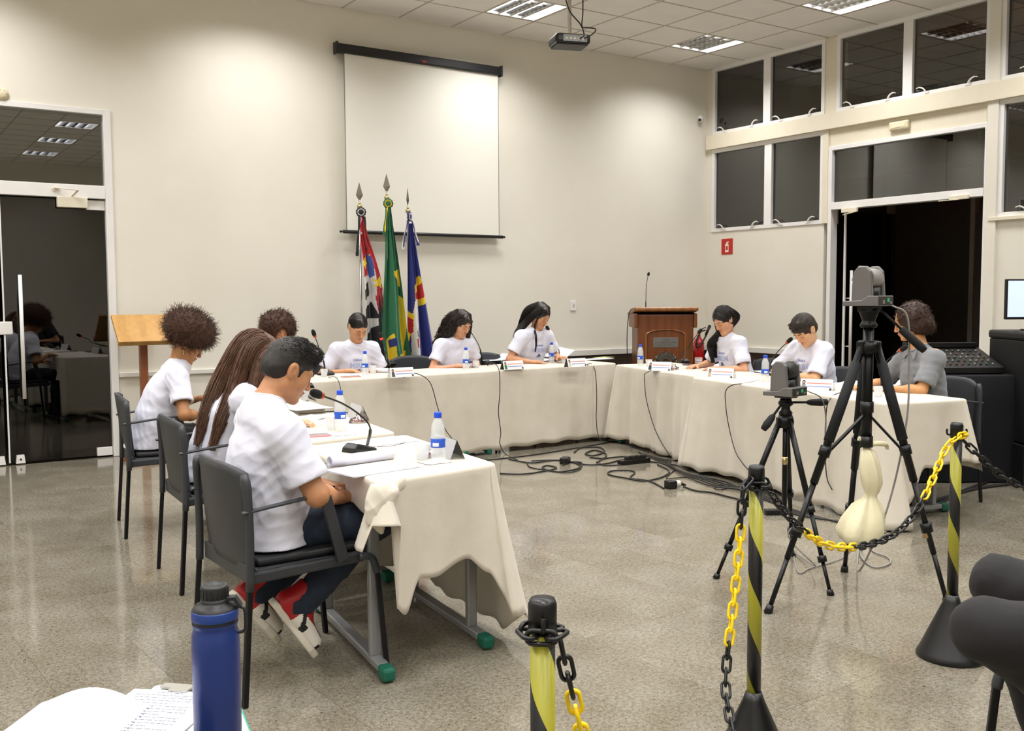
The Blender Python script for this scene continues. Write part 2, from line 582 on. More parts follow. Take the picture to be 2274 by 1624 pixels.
# ---- windows of the right wall
def catch_mesh():
    m = MB()
    m.tube(smooth_path([(0, 0, 0), (-.012, .01, .02), (-.016, .03, .045), (-.018, .07, .062), (-.018, .105, .055)], 5), [.011] * 8 + [.009] * 8 + [.006] * 5, 8, sq=.7)
    m.box(-.012, .006, -.03, .02, -.004, .014)
    return m
CATCH = None
def window_unit(n, label, y0, y1, z0, z1, splits, catches=True, fr=.045):
    global CATCH
    root = empty('window_%d' % n, (0, 0, 0), kind='structure', label=label, cat='window')
    m = MB()
    m.box(-.012, .06, y0, y1, z0, z0 + fr).box(-.012, .06, y0, y1, z1 - fr, z1).box(-.012, .06, y0, y0 + fr, z0 + fr, z1 - fr).box(-.012, .06, y1 - fr, y1, z0 + fr, z1 - fr)
    m.build('window_frame', FRAMEW, root, bevel=.003)
    ys = [y1 - fr] + list(splits) + [y0 + fr]
    for s in splits:
        MB().box(-.01, .06, s - .055, s + .055, z0 + fr, z1 - fr).build('mullion', FRAMEW, root, bevel=.003)
    for k in range(len(ys) - 1):
        a = ys[k + 1] + (.055 if k + 1 < len(ys) - 1 else 0); b = ys[k] - (.055 if k > 0 else 0)
        MB().box(.028, .034, a, b, z0 + fr, z1 - fr).build('pane', PANE, root)
        if catches:
            for yc, sg in ((b - .19 * (b - a) - .02, -1), (a + .19 * (b - a) + .02, 1)):
                if CATCH is None:
                    o = catch_mesh().build('window_catch', FRAMEW, root); CATCH = o.data
                else:
                    o = obj('window_catch', CATCH, root)
                o.location = (-.012, yc, z0 + fr * .6); o.scale = (1, sg * -1.0, 1)
    return root
window_unit(1, 'pair of low dark window panes above the fire extinguisher sign', -1.83, -.10, 2.20, 3.235, [-1.02])
window_unit(2, 'pair of high dark window panes nearest the room corner', -1.83, -.10, 3.41, H, [-.99])
window_unit(3, 'pair of high brown-tinted window panes above the doorway', -3.76, -1.99, 3.41, H, [-2.87])
window_unit(4, 'high window pane at the right picture edge beyond the pier', -6.58, -3.87, 3.41, H, [-5.2])
window_unit(5, 'low window pane at the right picture edge beyond the pier', -6.58, -3.87, 2.13, 3.235, [-5.2])
pf = MB(); pf.box(-.04, 0, -6.58, -3.80, 2.10, 2.135)
tag(pf.build('trim_5', CREAM, bevel=.003), 'cream sill under the window at the right picture edge', 'sill', kind='structure')

# ---- doorway of the right wall
dr = empty('door_2', (0, 0, 0), kind='structure', label='open doorway with white frame, transom pane and glass leaf folded out into the dark', cat='doorway')
m = MB()
m.box(-.02, .09, -1.955, -1.905, 0, 3.045).box(-.02, .09, -3.76, -3.735, 0, 3.045).box(-.02, .09, -3.735, -1.955, 3.0, 3.045)
m.build('door_frame', FRAMEW, dr, bevel=.003)
MB().box(-.03, .09, -3.735, -1.955, 2.345, 2.425).build('transom_bar', FRAMEW, dr, bevel=.003)
MB().box(.03, .036, -3.735, -1.955, 2.425, 3.0).build('pane', PANE, dr)
m = MB().box(-.06, -.03, -2.32, -2.12, 2.30, 2.345); m.bar((-.045, -2.2, 2.29), (-.20, -2.42, 2.285), .02, .008); m.bar((-.20, -2.42, 2.285), (-.05, -2.14, 2.275), .018, .008)
m.build('door_closer', CREAM, dr, bevel=.003)
m = MB().box(-.06, -.03, -3.6, -3.4, 2.33, 2.37); m.bar((-.045, -3.5, 2.33), (-.16, -3.35, 2.32), .02, .008)
m.build('door_closer', CREAM, dr, bevel=.003)
lf = MB().box(.10, .99, -2.07, -2.06, .03, 2.33).build('glass_leaf', CLEAR, dr)
MB().box(.08, .10, -2.075, -2.055, .03, 2.33).build('leaf_edge', FRAMEW, lf)
m = MB()
m.cyl((.14, -2.12, .52), (.14, -2.12, 1.67), .017, 12)
m.cyl((.14, -2.12, .82), (.14, -2.05, .82), .008, 8).cyl((.14, -2.12, 1.36), (.14, -2.05, 1.36), .008, 8)
m.build('pull_handle', FRAMEW, lf)

# ---- glazed double door in the back wall
db = empty('door_1', (0, 0, 0), kind='structure', label='dark glass double door with white frame and transom in the back wall', cat='door')
m = MB()
m.box(-7.268, -7.205, -.02, .10, 0, 3.03).box(-9.2, -7.268, -.02, .10, 2.985, 3.03).box(-9.2, -9.155, -.02, .10, 0, 2.985)
m.build('door_frame', FRAMEW, db, bevel=.003)
MB().box(-9.155, -7.268, -.025, .09, 2.262, 2.375).build('transom_bar', FRAMEW, db, bevel=.004)
MB().box(-9.155, -7.268, .03, .036, 2.375, 2.985).build('pane', glass_mat('transom_glass', '#707678', .24), db)
DG = glass_mat('door_glass', '#8f8a80', .04)
for x0, x1 in ((-8.085, -7.272), (-9.15, -8.12)):
    lf = MB().box(x0, x1, .03, .038, .015, 2.25).build('glass_leaf', DG, db)
    if x0 > -9:
        MB().box(x0 - .012, x0, .022, .046, .015, 2.25).build('leaf_edge', FRAMEW, lf)
        MB().box(-8.13, -8.03, .012, .056, 1.10, 1.21).build('lock_plate', FRAMEW, lf, bevel=.008)
        m = MB().cyl((-7.967, -.035, .56), (-7.967, -.035, 1.60), .0155, 12)
        for z in (.8, 1.36): m.cyl((-7.967, -.035, z), (-7.967, .03, z), .008, 8)
        m.build('pull_handle', FRAMEW, lf)
        MB().box(-7.42, -7.27, .008, .06, 2.165, 2.25).build('hinge_plate', FRAMEW, lf, bevel=.003)
        MB().box(-7.40, -7.272, .005, .06, .012, .085).build('hinge_plate', FRAMEW, lf, bevel=.003)
        m = MB().prism([(-.036, 0), (.036, 0), (.028, .07), (-.028, .07)], .03, Matrix.Translation((-8.01, .03, .008)) @ Matrix.Rotation(R(90), 4, 'X'))
        m.build('floor_bolt', FRAMEW, lf)
        m = MB().cyl((-8.01, -.002, .042), (-8.01, .006, .042), .009, 10); m.build('bolt_hole', pm('black_plastic', '#0b0b0c', .4), lf)
    else:
        m = MB().prism([(-.036, 0), (.036, 0), (.028, .07), (-.028, .07)], .03, Matrix.Translation((-8.16, .03, .008)) @ Matrix.Rotation(R(90), 4, 'X'))
        m.build('floor_bolt', FRAMEW, lf)
m = MB().box(-7.66, -7.42, -.055, .0, 2.175, 2.262)
m.bar((-7.54, -.03, 2.27), (-7.50, -.10, 2.32), .022, .008).bar((-7.50, -.10, 2.32), (-7.68, -.04, 2.335), .018, .008).bar((-7.69, -.025, 2.32), (-7.64, -.025, 2.345), .03, .03)
m.build('door_closer', CREAM, db, bevel=.005)

# ---- small fixtures on the walls
t = empty('smoke_detector', (-8.045, 0, 3.08), label='round cream smoke alarm on the back wall above the dark glass door', cat='alarm')
m = MB(); m.X = Matrix.Rotation(R(90), 4, 'X'); m.lathe([(0, .045), (.03, .045), (.042, .036), (.055, .012), (.055, 0)], 24)
m.build('cover', pm('aged_cream_plastic', '#d8cdb0', .5), t)
m = MB(); m.X = Matrix.Rotation(R(90), 4, 'X')
for k in range(6): m.ball((.03 * math.cos(k), .03 * math.sin(k), .043), .004, 6, 4)
m.build('grille_holes', pm('dark_holes', '#6a6152', .6), t)
t = empty('emergency_light', (0, -2.80, 3.15), label='small cream emergency lamp on the beam above the doorway', cat='alarm')
MB().box(-.05, 0, -.115, .115, -.045, .045).build('case', pm('aged_cream_plastic', '#d8cdb0', .5), t, bevel=.018, bseg=3)
MB().box(-.054, -.05, -.08, .08, -.02, .02).build('lens_strip', pm('pale_cream_lens', '#e4dabd', .3), t)
t = empty('security_camera', (-.17, -.05, 3.62), label='small white dome camera high in the corner beside the high windows', cat='camera')
m = MB(); m.ball((0, 0, 0), (.035, .035, .045), 14, 10); m.build('housing', FRAMEW, t)
m = MB(); m.cyl((.0, 0, .0), (.05, .0, .02), .012, 10); m.build('bracket', FRAMEW, t)
m = MB(); m.ball((-.022, -.012, -.018), .02, 12, 8); m.build('lens', pm('black_plastic', '#0b0b0c', .3), t)
t = empty('fire_sign', (0, -.369, 2.01), label='red square fire extinguisher sign on the right wall under the windows', cat='sign')
MB().box(-.006, 0, -.094, .094, -.098, .098).build('plate', pm('sign_red', '#b8281f', .4), t, bevel=.001)
m = MB(); WS = pm('sign_white', '#e9e4dc', .5)
m.box(-.008, -.006, -.028, .028, -.07, .03).box(-.008, -.006, -.014, .014, .03, .048).box(-.008, -.006, -.034, .004, .048, .06)
m.build('pictogram', WS, t)
m = MB().box(-.0085, -.008, -.018, .018, -.045, .005); m.build('pictogram_label', pm('sign_red', '#b8281f', .4), t)
t = empty('wall_switch', (-2.143, 0, 1.288), label='white wall switch plate on the back wall left of the lectern', cat='switch')
MB().box(-.04, .04, -.012, 0, -.058, .058).build('plate', FRAMEW, t, bevel=.004)
m = MB().box(-.008, .008, -.016, -.012, -.022, .022); m.build('rocker', pm('switch_grey', '#b9b6ae', .4), t)

# ---- projection screen
SCR = empty('projection_screen', (0, 0, 0), label='white roll-down projection screen with black casing on the back wall', cat='screen')
BLK = pm('black_case', '#17171a', .4)
MB().obox((-4.145, -.07, 3.832), (.96, .04, .045), Matrix.Rotation(R(.0), 3, 'Y')).build('casing', BLK, SCR, bevel=.012)
MB().box(-5.115, -5.095, -.115, -.025, 3.775, 3.89).build('end_cap', BLK, SCR, bevel=.004)
MB().box(-3.2, -3.18, -.115, -.025, 3.775, 3.89).build('end_cap', BLK, SCR, bevel=.004)
MB().box(-5.02, -3.22, -.0765, -.0755, 2.06, 3.80).build('screen_fabric', pm('screen_fabric', '#e9e6dd', .75, bump=.02), SCR)
for x in (-5.022, -3.218): MB().box(x - .003, x + .003, -.0785, -.0735, 2.06, 3.80).build('side_border', pm('screen_border', '#77736b', .6), SCR)
m = MB().cyl((-5.06, -.075, 2.05), (-3.17, -.075, 2.05), .018, 12); m.build('bottom_bar', BLK, SCR)
m = MB().ball((-5.085, -.075, 2.05), .014, 8, 6).ball((-3.15, -.075, 2.05), .014, 8, 6).cyl((-5.1, -.075, 2.05), (-3.14, -.075, 2.05), .005, 8); m.build('bar_tip', BLK, SCR)
MB().box(-4.17, -4.12, -.115, -.108, 3.80, 3.825).build('maker_badge', pm('badge_red', '#8a2a22', .4), SCR)
m = MB().tube(smooth_path([(-4.32, -.08, 2.04), (-4.33, -.08, 1.9), (-4.325, -.075, 1.5), (-4.32, -.07, 1.25)], 6), .003, 6); m.build('pull_cord', pm('cord_white', '#cfc8ba', .6), SCR)

# ---- projector
PJ = empty('projector', (-3.42, -1.62, H), R(-20), label='black ceiling projector hanging from a bracket under the ceiling tiles', cat='projector')
PB = pm('projector_black', '#222224', .35)
P0 = (0, 0, -.40)
m = MB().box(-.17, .17, -.13, .13, -.50, -.41); m.build('body', PB, PJ, bevel=.025, bseg=3)
m = MB().box(-.15, .15, -.11, .11, -.512, -.50); m.build('base_cover', pm('projector_grey', '#3b3a3a', .5), PJ, bevel=.01)
m = MB().cyl((-.10, .128, -.455), (-.10, .15, -.455), .035, 18); m.build('lens', pm('lens_glass', '#0b0d12', .05), PJ)
m = MB().box(-.10, .13, -.137, -.13, -.485, -.425); m.build('connector_panel', pm('connector_grey', '#8b8b88', .4, metal=.3), PJ)
m = MB()
for k in range(5): m.box(-.08 + k * .04, -.058 + k * .04, -.141, -.137, -.47, -.45)
m.build('sockets', pm('socket_white', '#d8d4cc', .4), PJ)
m = MB().box(-.06, .06, -.06, .06, -.41, -.395).cyl((0, 0, -.395), (0, 0, 0), .02, 12).box(-.09, .09, -.09, .09, -.012, 0)
for sx in (-1, 1):
    for sy in (-1, 1): m.bar((sx * .05, sy * .05, -.40), (sx * .12, sy * .09, -.405), .02, .006)
m.build('mount', pm('mount_white', '#cfc9bf', .4), PJ)
m = MB(); CB = pm('cable_black', '#1c1a19', .5)
m.tube(smooth_path([(.06, -.14, -.46), (.08, -.20, -.44), (.05, -.18, -.34), (-.02, -.08, -.2), (-.05, 0, -.02)], 8), .006, 8)
m.tube(smooth_path([(.1, -.14, -.455), (.16, -.2, -.43), (.22, -.12, -.36), (.17, -.05, -.33), (.1, -.08, -.33), (.12, -.04, -.2), (.14, .02, 0)], 8), .006, 8)
m.build('cable', CB, PJ)

# ================================================================== TABLES AND CLOTHS
CLOTH = None
def cloth_mat():
    t = NT('cream_tablecloth'); v = t.co('Object')
    f = t.noise(v, 5, 4)
    t.l(t.ramp(f, [(.3, '#c8c0b2'), (.7, '#d0c9bc')]), t.b.inputs['Base Color'])
    t.b.inputs['Roughness'].default_value = .85
    t.b.inputs['Sheen Weight'].default_value = .2
    t.bump(t.noise(v, 11, 5, .55), .35, .008)
    return t.m
CLOTH = cloth_mat()
TOPW = pm('table_laminate', '#d9d5cc', .5)
LEGG = pm('grey_table_leg', '#8f9092', .4, metal=.4)
GREEN = pm('green_foot_cap', '#0f5a48', .5)
PLB = pm('black_plastic', '#0b0b0c', .4)
ZT = .744

def lerp(a, b, t): return a + (b - a) * t
def hem_keys(keys, f):
    for (f0, z0, o0), (f1, z1, o1) in zip(keys, keys[1:]):
        if f <= f1:
            t = (f - f0) / max(1e-6, f1 - f0); t = t * t * (3 - 2 * t)
            return lerp(z0, z1, t), lerp(o0, o1, t)
    return keys[-1][1:]

def tablecloth(corners, sides, label, seed=0, fold=.012, nf=9, z=ZT, group='cream tablecloths', rows=16, dens=70):
    # corners: four (x, y) counter-clockwise; sides: for each side keys (fraction, hem height, outward shift)
    C = [Vector((c[0], c[1])) for c in corners]
    cen = sum(C, Vector((0, 0))) / 4
    rr = .035
    per = []
    for k in range(4):
        a, b = C[k], C[(k + 1) % 4]
        d = (b - a); L = d.length; d = d / L; nrm = Vector((d.y, -d.x))
        n = max(8, int(L * dens))
        for i in range(n):
            f = i / n
            p = a + d * L * min(max(f, rr / L), 1 - rr / L)
            per.append((p, nrm, k, f))
        # rounded corner
        c = C[(k + 1) % 4]; e = C[(k + 2) % 4]; d2 = (e - c).normalized(); n2 = Vector((d2.y, -d2.x))
        for i in range(1, 6):
            t = i / 6
            q = (c - d * rr) * (1 - t) ** 2 + c * 2 * t * (1 - t) + (c + d2 * rr) * t * t
            nn = (nrm * (1 - t) + n2 * t).normalized()
            per.append((q, nn, k if t < .5 else (k + 1) % 4, 1.0 if t < .5 else 0.0))
    rg = np.random.default_rng(seed)
    ph = rg.uniform(0, 6.28, 6); M = len(per)
    rowsP = []
    tops = [.02, .3, .6, .85, .97]
    for s_ in tops:
        rowsP.append([(cen.x + (p.x - cen.x) * s_, cen.y + (p.y - cen.y) * s_, z + .0006 * math.sin(p.x * 9 + p.y * 7)) for p, *_ in per])
    rowsP.append([(p.x, p.y, z - .001) for p, *_ in per])
    rowsP.append([(p.x + n.x * .006, p.y + n.y * .006, z - .004) for p, n, *_ in per])
    rowsP.append([(p.x + n.x * .009, p.y + n.y * .009, z - .014) for p, n, *_ in per])
    for r_ in range(1, rows + 1):
        t = r_ / rows; row = []
        for i, (p, n, k, f) in enumerate(per):
            hz, ou = hem_keys(sides[k], f)
            a = 2 * PI * i / M
            F = math.sin(a * nf + ph[0]) + .7 * math.sin(a * (nf * 1.7 // 1) + ph[1] + t * .8) + .4 * math.sin(a * (nf * 3) + ph[2])
            cb = math.exp(-(min(f, 1 - f) / .06) ** 2)
            off = .009 + ou * t ** 1.2 + fold * F * t ** .8 + cb * .05 * t
            zz = (z - .014) + (hz - z + .014 + .008 * math.sin(a * nf * 2 + ph[3])) * t
            row.append((p.x + n.x * off, p.y + n.y * off, max(.004, zz)))
        rowsP.append(row)
    m = MB(); P = np.array(rowsP).transpose(1, 0, 2)
    m.grid(P, closed_u=True, thick=.0015)
    c0 = len(m.v)
    m.v.append((cen.x, cen.y, z)); nr = P.shape[1]
    for i in range(P.shape[0]):
        m.f.append((i * nr, c0, ((i + 1) % P.shape[0]) * nr)[::-1] if False else (((i + 1) % P.shape[0]) * nr, i * nr, c0)); m.mi.append(0); m.sm.append(True)
    o = m.build('tablecloth', CLOTH)
    # normals outwards
    bm = bmesh.new(); bm.from_mesh(o.data); bmesh.ops.recalc_face_normals(bm, faces=bm.faces); bm.to_mesh(o.data); bm.free()
    return tag(o, label, 'tablecloth', group)

def table(corners, label, legside=True, z=ZT - .006, group='plain tables under the cloths'):
    C = [Vector((c[0], c[1], 0)) for c in corners]
    cen = sum(C, Vector()) / 4
    root = empty('table', tuple(cen), label=label, cat='table', group=group)
    L = [c - cen for c in C]
    m = MB()
    ins = [l * .995 for l in L]
    m.prism([(p.x, p.y) for p in ins], .025, Matrix.Translation((0, 0, z - .025)))
    m.build('table_top', TOPW, root, bevel=.004)
    m = MB()
    for a, b in ((0, 1), (1, 2), (2, 3), (3, 0)):
        m.bar(tuple(L[a] * .82 + Vector((0, 0, z - .05))), tuple(L[b] * .82 + Vector((0, 0, z - .05))), .02, .05)
    m.build('apron', LEGG, root)
    # frames with a foot bar along the long side
    d1 = (L[1] - L[0]).length; d2 = (L[2] - L[1]).length
    ends = ((0, 3), (1, 2)) if d2 > d1 else ((0, 3), (1, 2))
    for a, b in ends:
        A = L[a] * .86; B = L[b] * .86
        for q in (lerp(A, B, .12), lerp(A, B, .88)):
            m = MB().bar((q.x, q.y, .05), (q.x, q.y, z - .03), .045, .03, up=(B - A)); m.build('leg', LEGG, root, bevel=.008)
        m = MB().bar((A.x, A.y, .04), (B.x, B.y, .04), .045, .03); m.build('foot_bar', LEGG, root, bevel=.006)
        dd = (B - A).normalized()
        for q, s in ((A, -1), (B, 1)):
            e = q + dd * s * .07
            m = MB().bar((q.x, q.y, .034), (e.x, e.y, .03), .052, .05); m.build('foot_cap', GREEN, root, bevel=.012)
    return root

L1 = [(-7.62, -6.045), (-7.066, -5.953), (-6.98, -5.03), (-7.50, -5.09)]
L2 = [(-7.50, -4.97), (-6.98, -4.91), (-6.86, -3.99), (-7.37, -4.04)]
L3 = [(-7.33, -3.72), (-6.80, -3.66), (-6.68, -2.62), (-7.22, -2.68)]
BK = [(-6.30, -1.96), (-2.96, -1.76), (-2.94, -1.14), (-6.30, -1.34)]
R1 = [(-3.10, -1.93), (-3.44, -3.37), (-2.82, -3.50), (-2.47, -2.06)]
R2 = [(-3.55, -3.43), (-3.99, -5.53), (-3.36, -5.66), (-2.93, -3.56)]
def sh(c, a, b):  # sub-quad along the first side between fractions a and b
    f = lambda p, q, t: (lerp(p[0], q[0], t), lerp(p[1], q[1], t))
    return [f(c[0], c[1], a), f(c[0], c[1], b), f(c[3], c[2], b), f(c[3], c[2], a)]
table(L1, 'small table under the boy in jeans, its grey leg bare beside his knee')
table(L2, 'small table of the girl with long brown hair, behind the nearest table')
table(L3, 'small table of the student with the afro, farthest of the left row')
table(sh(BK, 0, .5), 'left half of the long back table, hidden by its cloth')
table(sh(BK, .505, 1), 'right half of the long back table, hidden by its cloth')
table(R1, 'table in front of the lectern and the girl with the side ponytail')
table(R2, 'table of the boy in white and the man in grey, hidden by its cloth')
full = lambda z=.03, o=.03: [(0, z, o), (1, z, o)]
tablecloth(L1, [[(0, .60, .02), (.06, .30, .02), (.16, .255, .02), (.30, .36, .015), (.72, .39, .01), (.86, .34, .03), (1, .16, .07)],
                [(0, .10, .08), (.15, .03, .10), (.5, .05, .06), (1, .05, .06)],
                full(.12), [(0, .52, .02), (.3, .60, 0), (.7, .62, 0), (.93, .60, 0), (1, .50, .02)]],
           'cream tablecloth gathered over the table leg beside the boy in jeans', 3, .008, 7, dens=90)
tablecloth(L2, [[(0, .5, .02), (1, .12, .05)], full(.05, .05), full(.1), [(0, .5, 0), (1, .5, 0)]], 'cream tablecloth on the small table with the pink phone', 5, .006, 7)
tablecloth(L3, [[(0, .5, .02), (1, .12, .05)], full(.05, .05), full(.1), [(0, .5, 0), (1, .5, 0)]], 'cream tablecloth on the farthest small table of the left row', 6, .006, 7)
tablecloth(BK, [[(0, .03, .03), (.12, .035, .02), (.55, .04, .012), (.8, .045, .02), (.95, .035, .01), (1, .03, .0)], full(.05, .0), full(.2, .01), full(.03)],
           'long cream tablecloth hanging almost to the floor along the back table', 8, .009, 13, dens=60)
tablecloth(R1, [[(0, .05, .06), (.12, .05, .02), (.5, .03, .01), (.84, .015, .02), (.9, .01, .06), (1, .05, .0)], full(.05, .0), full(.2), [(0, .1, 0), (1, .06, .03)]],
           'cream tablecloth with a deep fold in front of the lectern', 11, .016, 11, dens=80)
tablecloth(R2, [[(0, .04, .08), (.10, .03, .06), (.3, .04, .02), (.6, .03, .02), (.85, .02, .04), (1, .005, .12)],
                [(0, .008, .13), (.18, .12, .04), (.45, .33, .02), (1, .36, .03)], full(.3), [(0, .3, 0), (1, .1, .03)]],
           'cream tablecloth with a corner trailing on the floor behind the tripods', 14, .014, 11, dens=80)
# ================================================================== CHAIRS
CHG = pm('chair_grey_plastic', '#303236', .45, bump=.05, bscale=300, bdist=.0005)
CHB = pm('chair_black_pad', '#16171a', .55)
CHL = pm('chair_black_tube', '#101114', .35, metal=.3)
def make_chair():
    root = empty('office_chair', label='x', cat='chair')
    # back shell (curved)
    P = []
    for i in range(17):
        u = -1 + 2 * i / 16
        col = []
        for k in range(13):
            t = k / 12
            z = .455 + .375 * t
            wd = .225 * (1 - .03 * math.cos(t * PI)) 
            x = -.215 - .055 * t ** 1.5 + .05 * u * u * (.35 + .65 * t) - .012 * math.sin(t * PI)
            z2 = z - (.03 * abs(u) ** 3 if t > .9 else 0)
            col.append((x, u * wd, z2))
        P.append(col)
    m = MB(); m.grid(P, thick=.014); m.build('backrest', CHG, root)
    for s in (-1, 1):
        MB().tube(smooth_path([(-.235, s * .262, .40), (-.232, s * .262, .55), (-.235, s * .262, .70), (-.24, s * .245, .80)], 4), [.020] * 9 + [.022, .024, .024, .016], 8, sq=.75).build('back_upright', CHG, root)
    m = MB().box(-.225, -.205, -.235, .235, .41, .475); m.build('lower_rail', CHG, root, bevel=.006)
    m = MB().box(-.19, .215, -.215, .215, .462, .492); m.build('seat', CHB, root, bevel=.014, bseg=3)
    m = MB()
    for s in (-1, 1): m.bar((-.22, s * .235, .435), (.21, s * .235, .448), .028, .04)
    m.box(-.2, .2, -.22, .22, .43, .462)
    m.build('seat_frame', CHG, root, bevel=.008)
    for s in (-1, 1):
        m = MB().tube(smooth_path([(.18, s * .255, .452), (.225, s * .26, .447), (.245, s * .262, .41), (.25, s * .262, .385)], 4), .017, 10, sq=.8); m.build('front_bracket', CHG, root)
        m = MB().bar((.25, s * .262, .40), (.285, s * .268, 0), .020, .020); m.build('leg', CHL, root, bevel=.004)
        m = MB().bar((-.235, s * .262, .42), (-.265, s * .268, 0), .020, .020); m.build('leg', CHL, root, bevel=.004)
        m = MB()
        m.tube(smooth_path([(-.26, s * .268, .672), (-.12, s * .27, .688), (.02, s * .27, .700), (.06, s * .27, .69)], 5), [.013] * 14 + [.015, .014], 8, sq=.55)
        m.bar((.045, s * .27, .695), (.115, s * .262, .45), .042, .018, up=(0, 1, 0))
        m.build('armrest', CHG, root, bevel=.003)
    m = MB().box(-.2345, -.2325, -.05, -.018, .50, .525)
    m.build('sticker', pm('sticker_white', '#d9d5cb', .5), root)
    m = MB().box(-.236, -.2345, -.031, -.022, .504, .52); m.build('sticker_print', pm('sticker_dark', '#3b3b3b', .5), root)
    return root
CH0 = make_chair()
first = [True]
def chair(x, y, rz, label):
    if first[0]:
        first[0] = False
        CH0.location = (x, y, 0); CH0.rotation_euler = (0, 0, rz); CH0['label'] = label; CH0['group'] = 'grey plastic armchairs'
        return CH0
    return dup(CH0, (x, y, 0), rz, label, 'grey plastic armchairs')
chair(-7.83, -5.67, R(2), 'grey plastic armchair under the boy in jeans and red sneakers')
chair(-7.63, -4.27, R(-3), 'grey plastic armchair under the girl with long brown hair')
chair(-7.575, -3.0, R(-8), 'grey plastic armchair under the student with the big afro')
chair(-6.17, -.98, R(-90), 'grey plastic armchair of the person in black with curly hair')
chair(-5.47, -.98, R(-90), 'grey plastic armchair of the girl with tied back hair')
chair(-4.62, -.92, R(-84), 'grey armchair showing left of the girl with wavy hair, beside the blue flag')
chair(-3.78, -.88, R(-80), 'grey armchair whose curved back shows left of the girl with long black hair')
chair(-2.50, -3.05, R(166), 'grey armchair behind the girl with the side ponytail')
chair(-2.84, -4.12, R(166), 'grey armchair behind the boy in white at the right table')
chair(-3.03, -5.14, R(160), 'grey armchair of the man in the grey polo shirt')

# ================================================================== TABLE PROPS
WATER = pm('water_body', '#eef3f4', .12, alpha=.42, spec=.7)
CAPB = pm('bottle_cap_blue', '#1f4fd0', .35)
LBB = pm('label_blue', '#2a58c4', .4)
LBW = pm('label_white', '#e8edf5', .4)
def make_bottle():
    r = empty('water_bottle', label='x', cat='bottle')
    prof = [(0, .002), (.024, 0), (.0285, .006), (.029, .05), (.0285, .062), (.0285, .098), (.0292, .103), (.0265, .118), (.0275, .130), (.025, .150), (.018, .170), (.0125, .180), (.0125, .192), (0, .193)]
    MB().lathe(prof, 24).build('bottle_body', WATER, r)
    MB().lathe([(.0288, .063), (.0293, .064), (.0293, .097), (.0288, .098)], 24).build('paper_label', LBB, r)
    m = MB()
    for k in range(3):
        a0 = k * 2.1 + .3
        P = [[(.0297 * math.cos(a0 + .9 * i / 5), .0297 * math.sin(a0 + .9 * i / 5), z) for z in (.068, .082)] for i in range(6)]
        m.grid(P, thick=-.0002)
    m.build('label_print', LBW, r)
    MB().lathe([(0, .180), (.0150, .180), (.0155, .183), (.0152, .199), (.0135, .202), (0, .202)], 20).build('cap', CAPB, r)
    return r
BT = make_bottle(); bt_first = [True]
def bottle(p, label, rz=0):
    if bt_first[0]:
        bt_first[0] = False; BT.location = p; BT['label'] = label; BT['group'] = 'blue capped water bottles'; BT.rotation_euler = (0, 0, rz); return
    dup(BT, p, rz, label, 'blue capped water bottles')
bottle((-7.24, -5.806, 0.744), 'half full blue capped water bottle on the nearest table beside the clear plastic stand', 1)
bottle((-7.178, -4.725, 0.744), 'blue capped water bottle on the second table near the pink phone', 2)
bottle((-5.567, -1.603, 0.744), 'blue capped water bottle in front of the girl with tied back hair', 3)
bottle((-4.598, -1.642, 0.744), 'blue capped water bottle in front of the girl with wavy hair', 1.5)
bottle((-3.43, -1.34, 0.744), 'blue capped water bottle beside the lifted papers of the girl with black hair', 2.5)
bottle((-3.033, -2.204, 0.744), 'blue capped water bottle in front of the lectern', .5)
bottle((-3.405, -4.055, 0.744), 'blue capped water bottle between the two cameras and the boy in white', 3.3)
bottle((-3.467, -4.98, 0.744), 'water bottle mostly hidden behind the tall tripod column', 4)

MICB = pm('mic_black', '#0d0d0d', .42)
FOAM = pm('mic_foam', '#1a1817', .95, bump=.6, bscale=500, bdist=.002)
REDL = pm('mic_red_ring', '#ff2a20', .3, emit=1.6)
COPP = pm('mic_copper_ring', '#b8532a', .35, metal=.6)
def mic(base, rz, pts, label, lit=False, sc=1.0, foamdir=None):
    r = empty('gooseneck_microphone', base, label=label, cat='microphone', group='gooseneck microphones')
    b = Vector(base)
    M = Matrix.Rotation(rz, 4, 'Z') @ Matrix.Diagonal((sc, sc, sc, 1))
    m = MB(); m.X = M
    # wedge base
    vs = [(-.055, -.05, 0), (.065, -.05, 0), (.065, .05, 0), (-.055, .05, 0), (-.06, -.042, .012), (.045, -.035, .042), (.045, .035, .042), (-.06, .042, .012), (.072, -.035, .022), (.072, .035, .022)]
    m.add(vs, [(3, 2, 1, 0), (0, 1, 8, 5, 4), (2, 3, 7, 6, 9), (4, 5, 6, 7), (1, 2, 9, 8), (8, 9, 6, 5), (0, 4, 7, 3)], False)
    m.build('mic_base', MICB, r, bevel=.006)
    m = MB(); m.X = M
    m.box(-.03, -.012, -.012, .012, .0215, .0235); m.build('talk_button', pm('mic_button', '#6a6a68', .4), r)
    P = [Vector(p) - b for p in pts]
    path = smooth_path(P, 8)
    m = MB(); m.tube(path, [.0075 * sc] * 8 + [.0038] * (len(path) - 8), 8); m.build('gooseneck', MICB, r)
    d = (path[-1] - path[-3]).normalized() if foamdir is None else Vector(foamdir).normalized()
    e = path[-1]
    m = MB(); m.tube([e - d * .010, e + d * .006], [.0135, .0150], 14); m.build('light_ring', REDL if lit else COPP, r)
    m = MB(); q = [e + d * x for x in (.004, .008, .02, .04, .052, .058)]
    m.tube(q, [.012, .0165, .0175, .0165, .012, .004], 14); m.build('foam_head', FOAM, r)
    return r
mic((-7.371, -5.364, 0.744), R(200), [(-7.275, -5.23, 0.744), (-7.368, -5.46, 0.853), (-7.416, -5.48, 0.909), (-7.515, -5.52, 0.971), (-7.636, -5.58, 1.018)], 'black gooseneck microphone on the nearest table at the mouth of the boy in jeans')
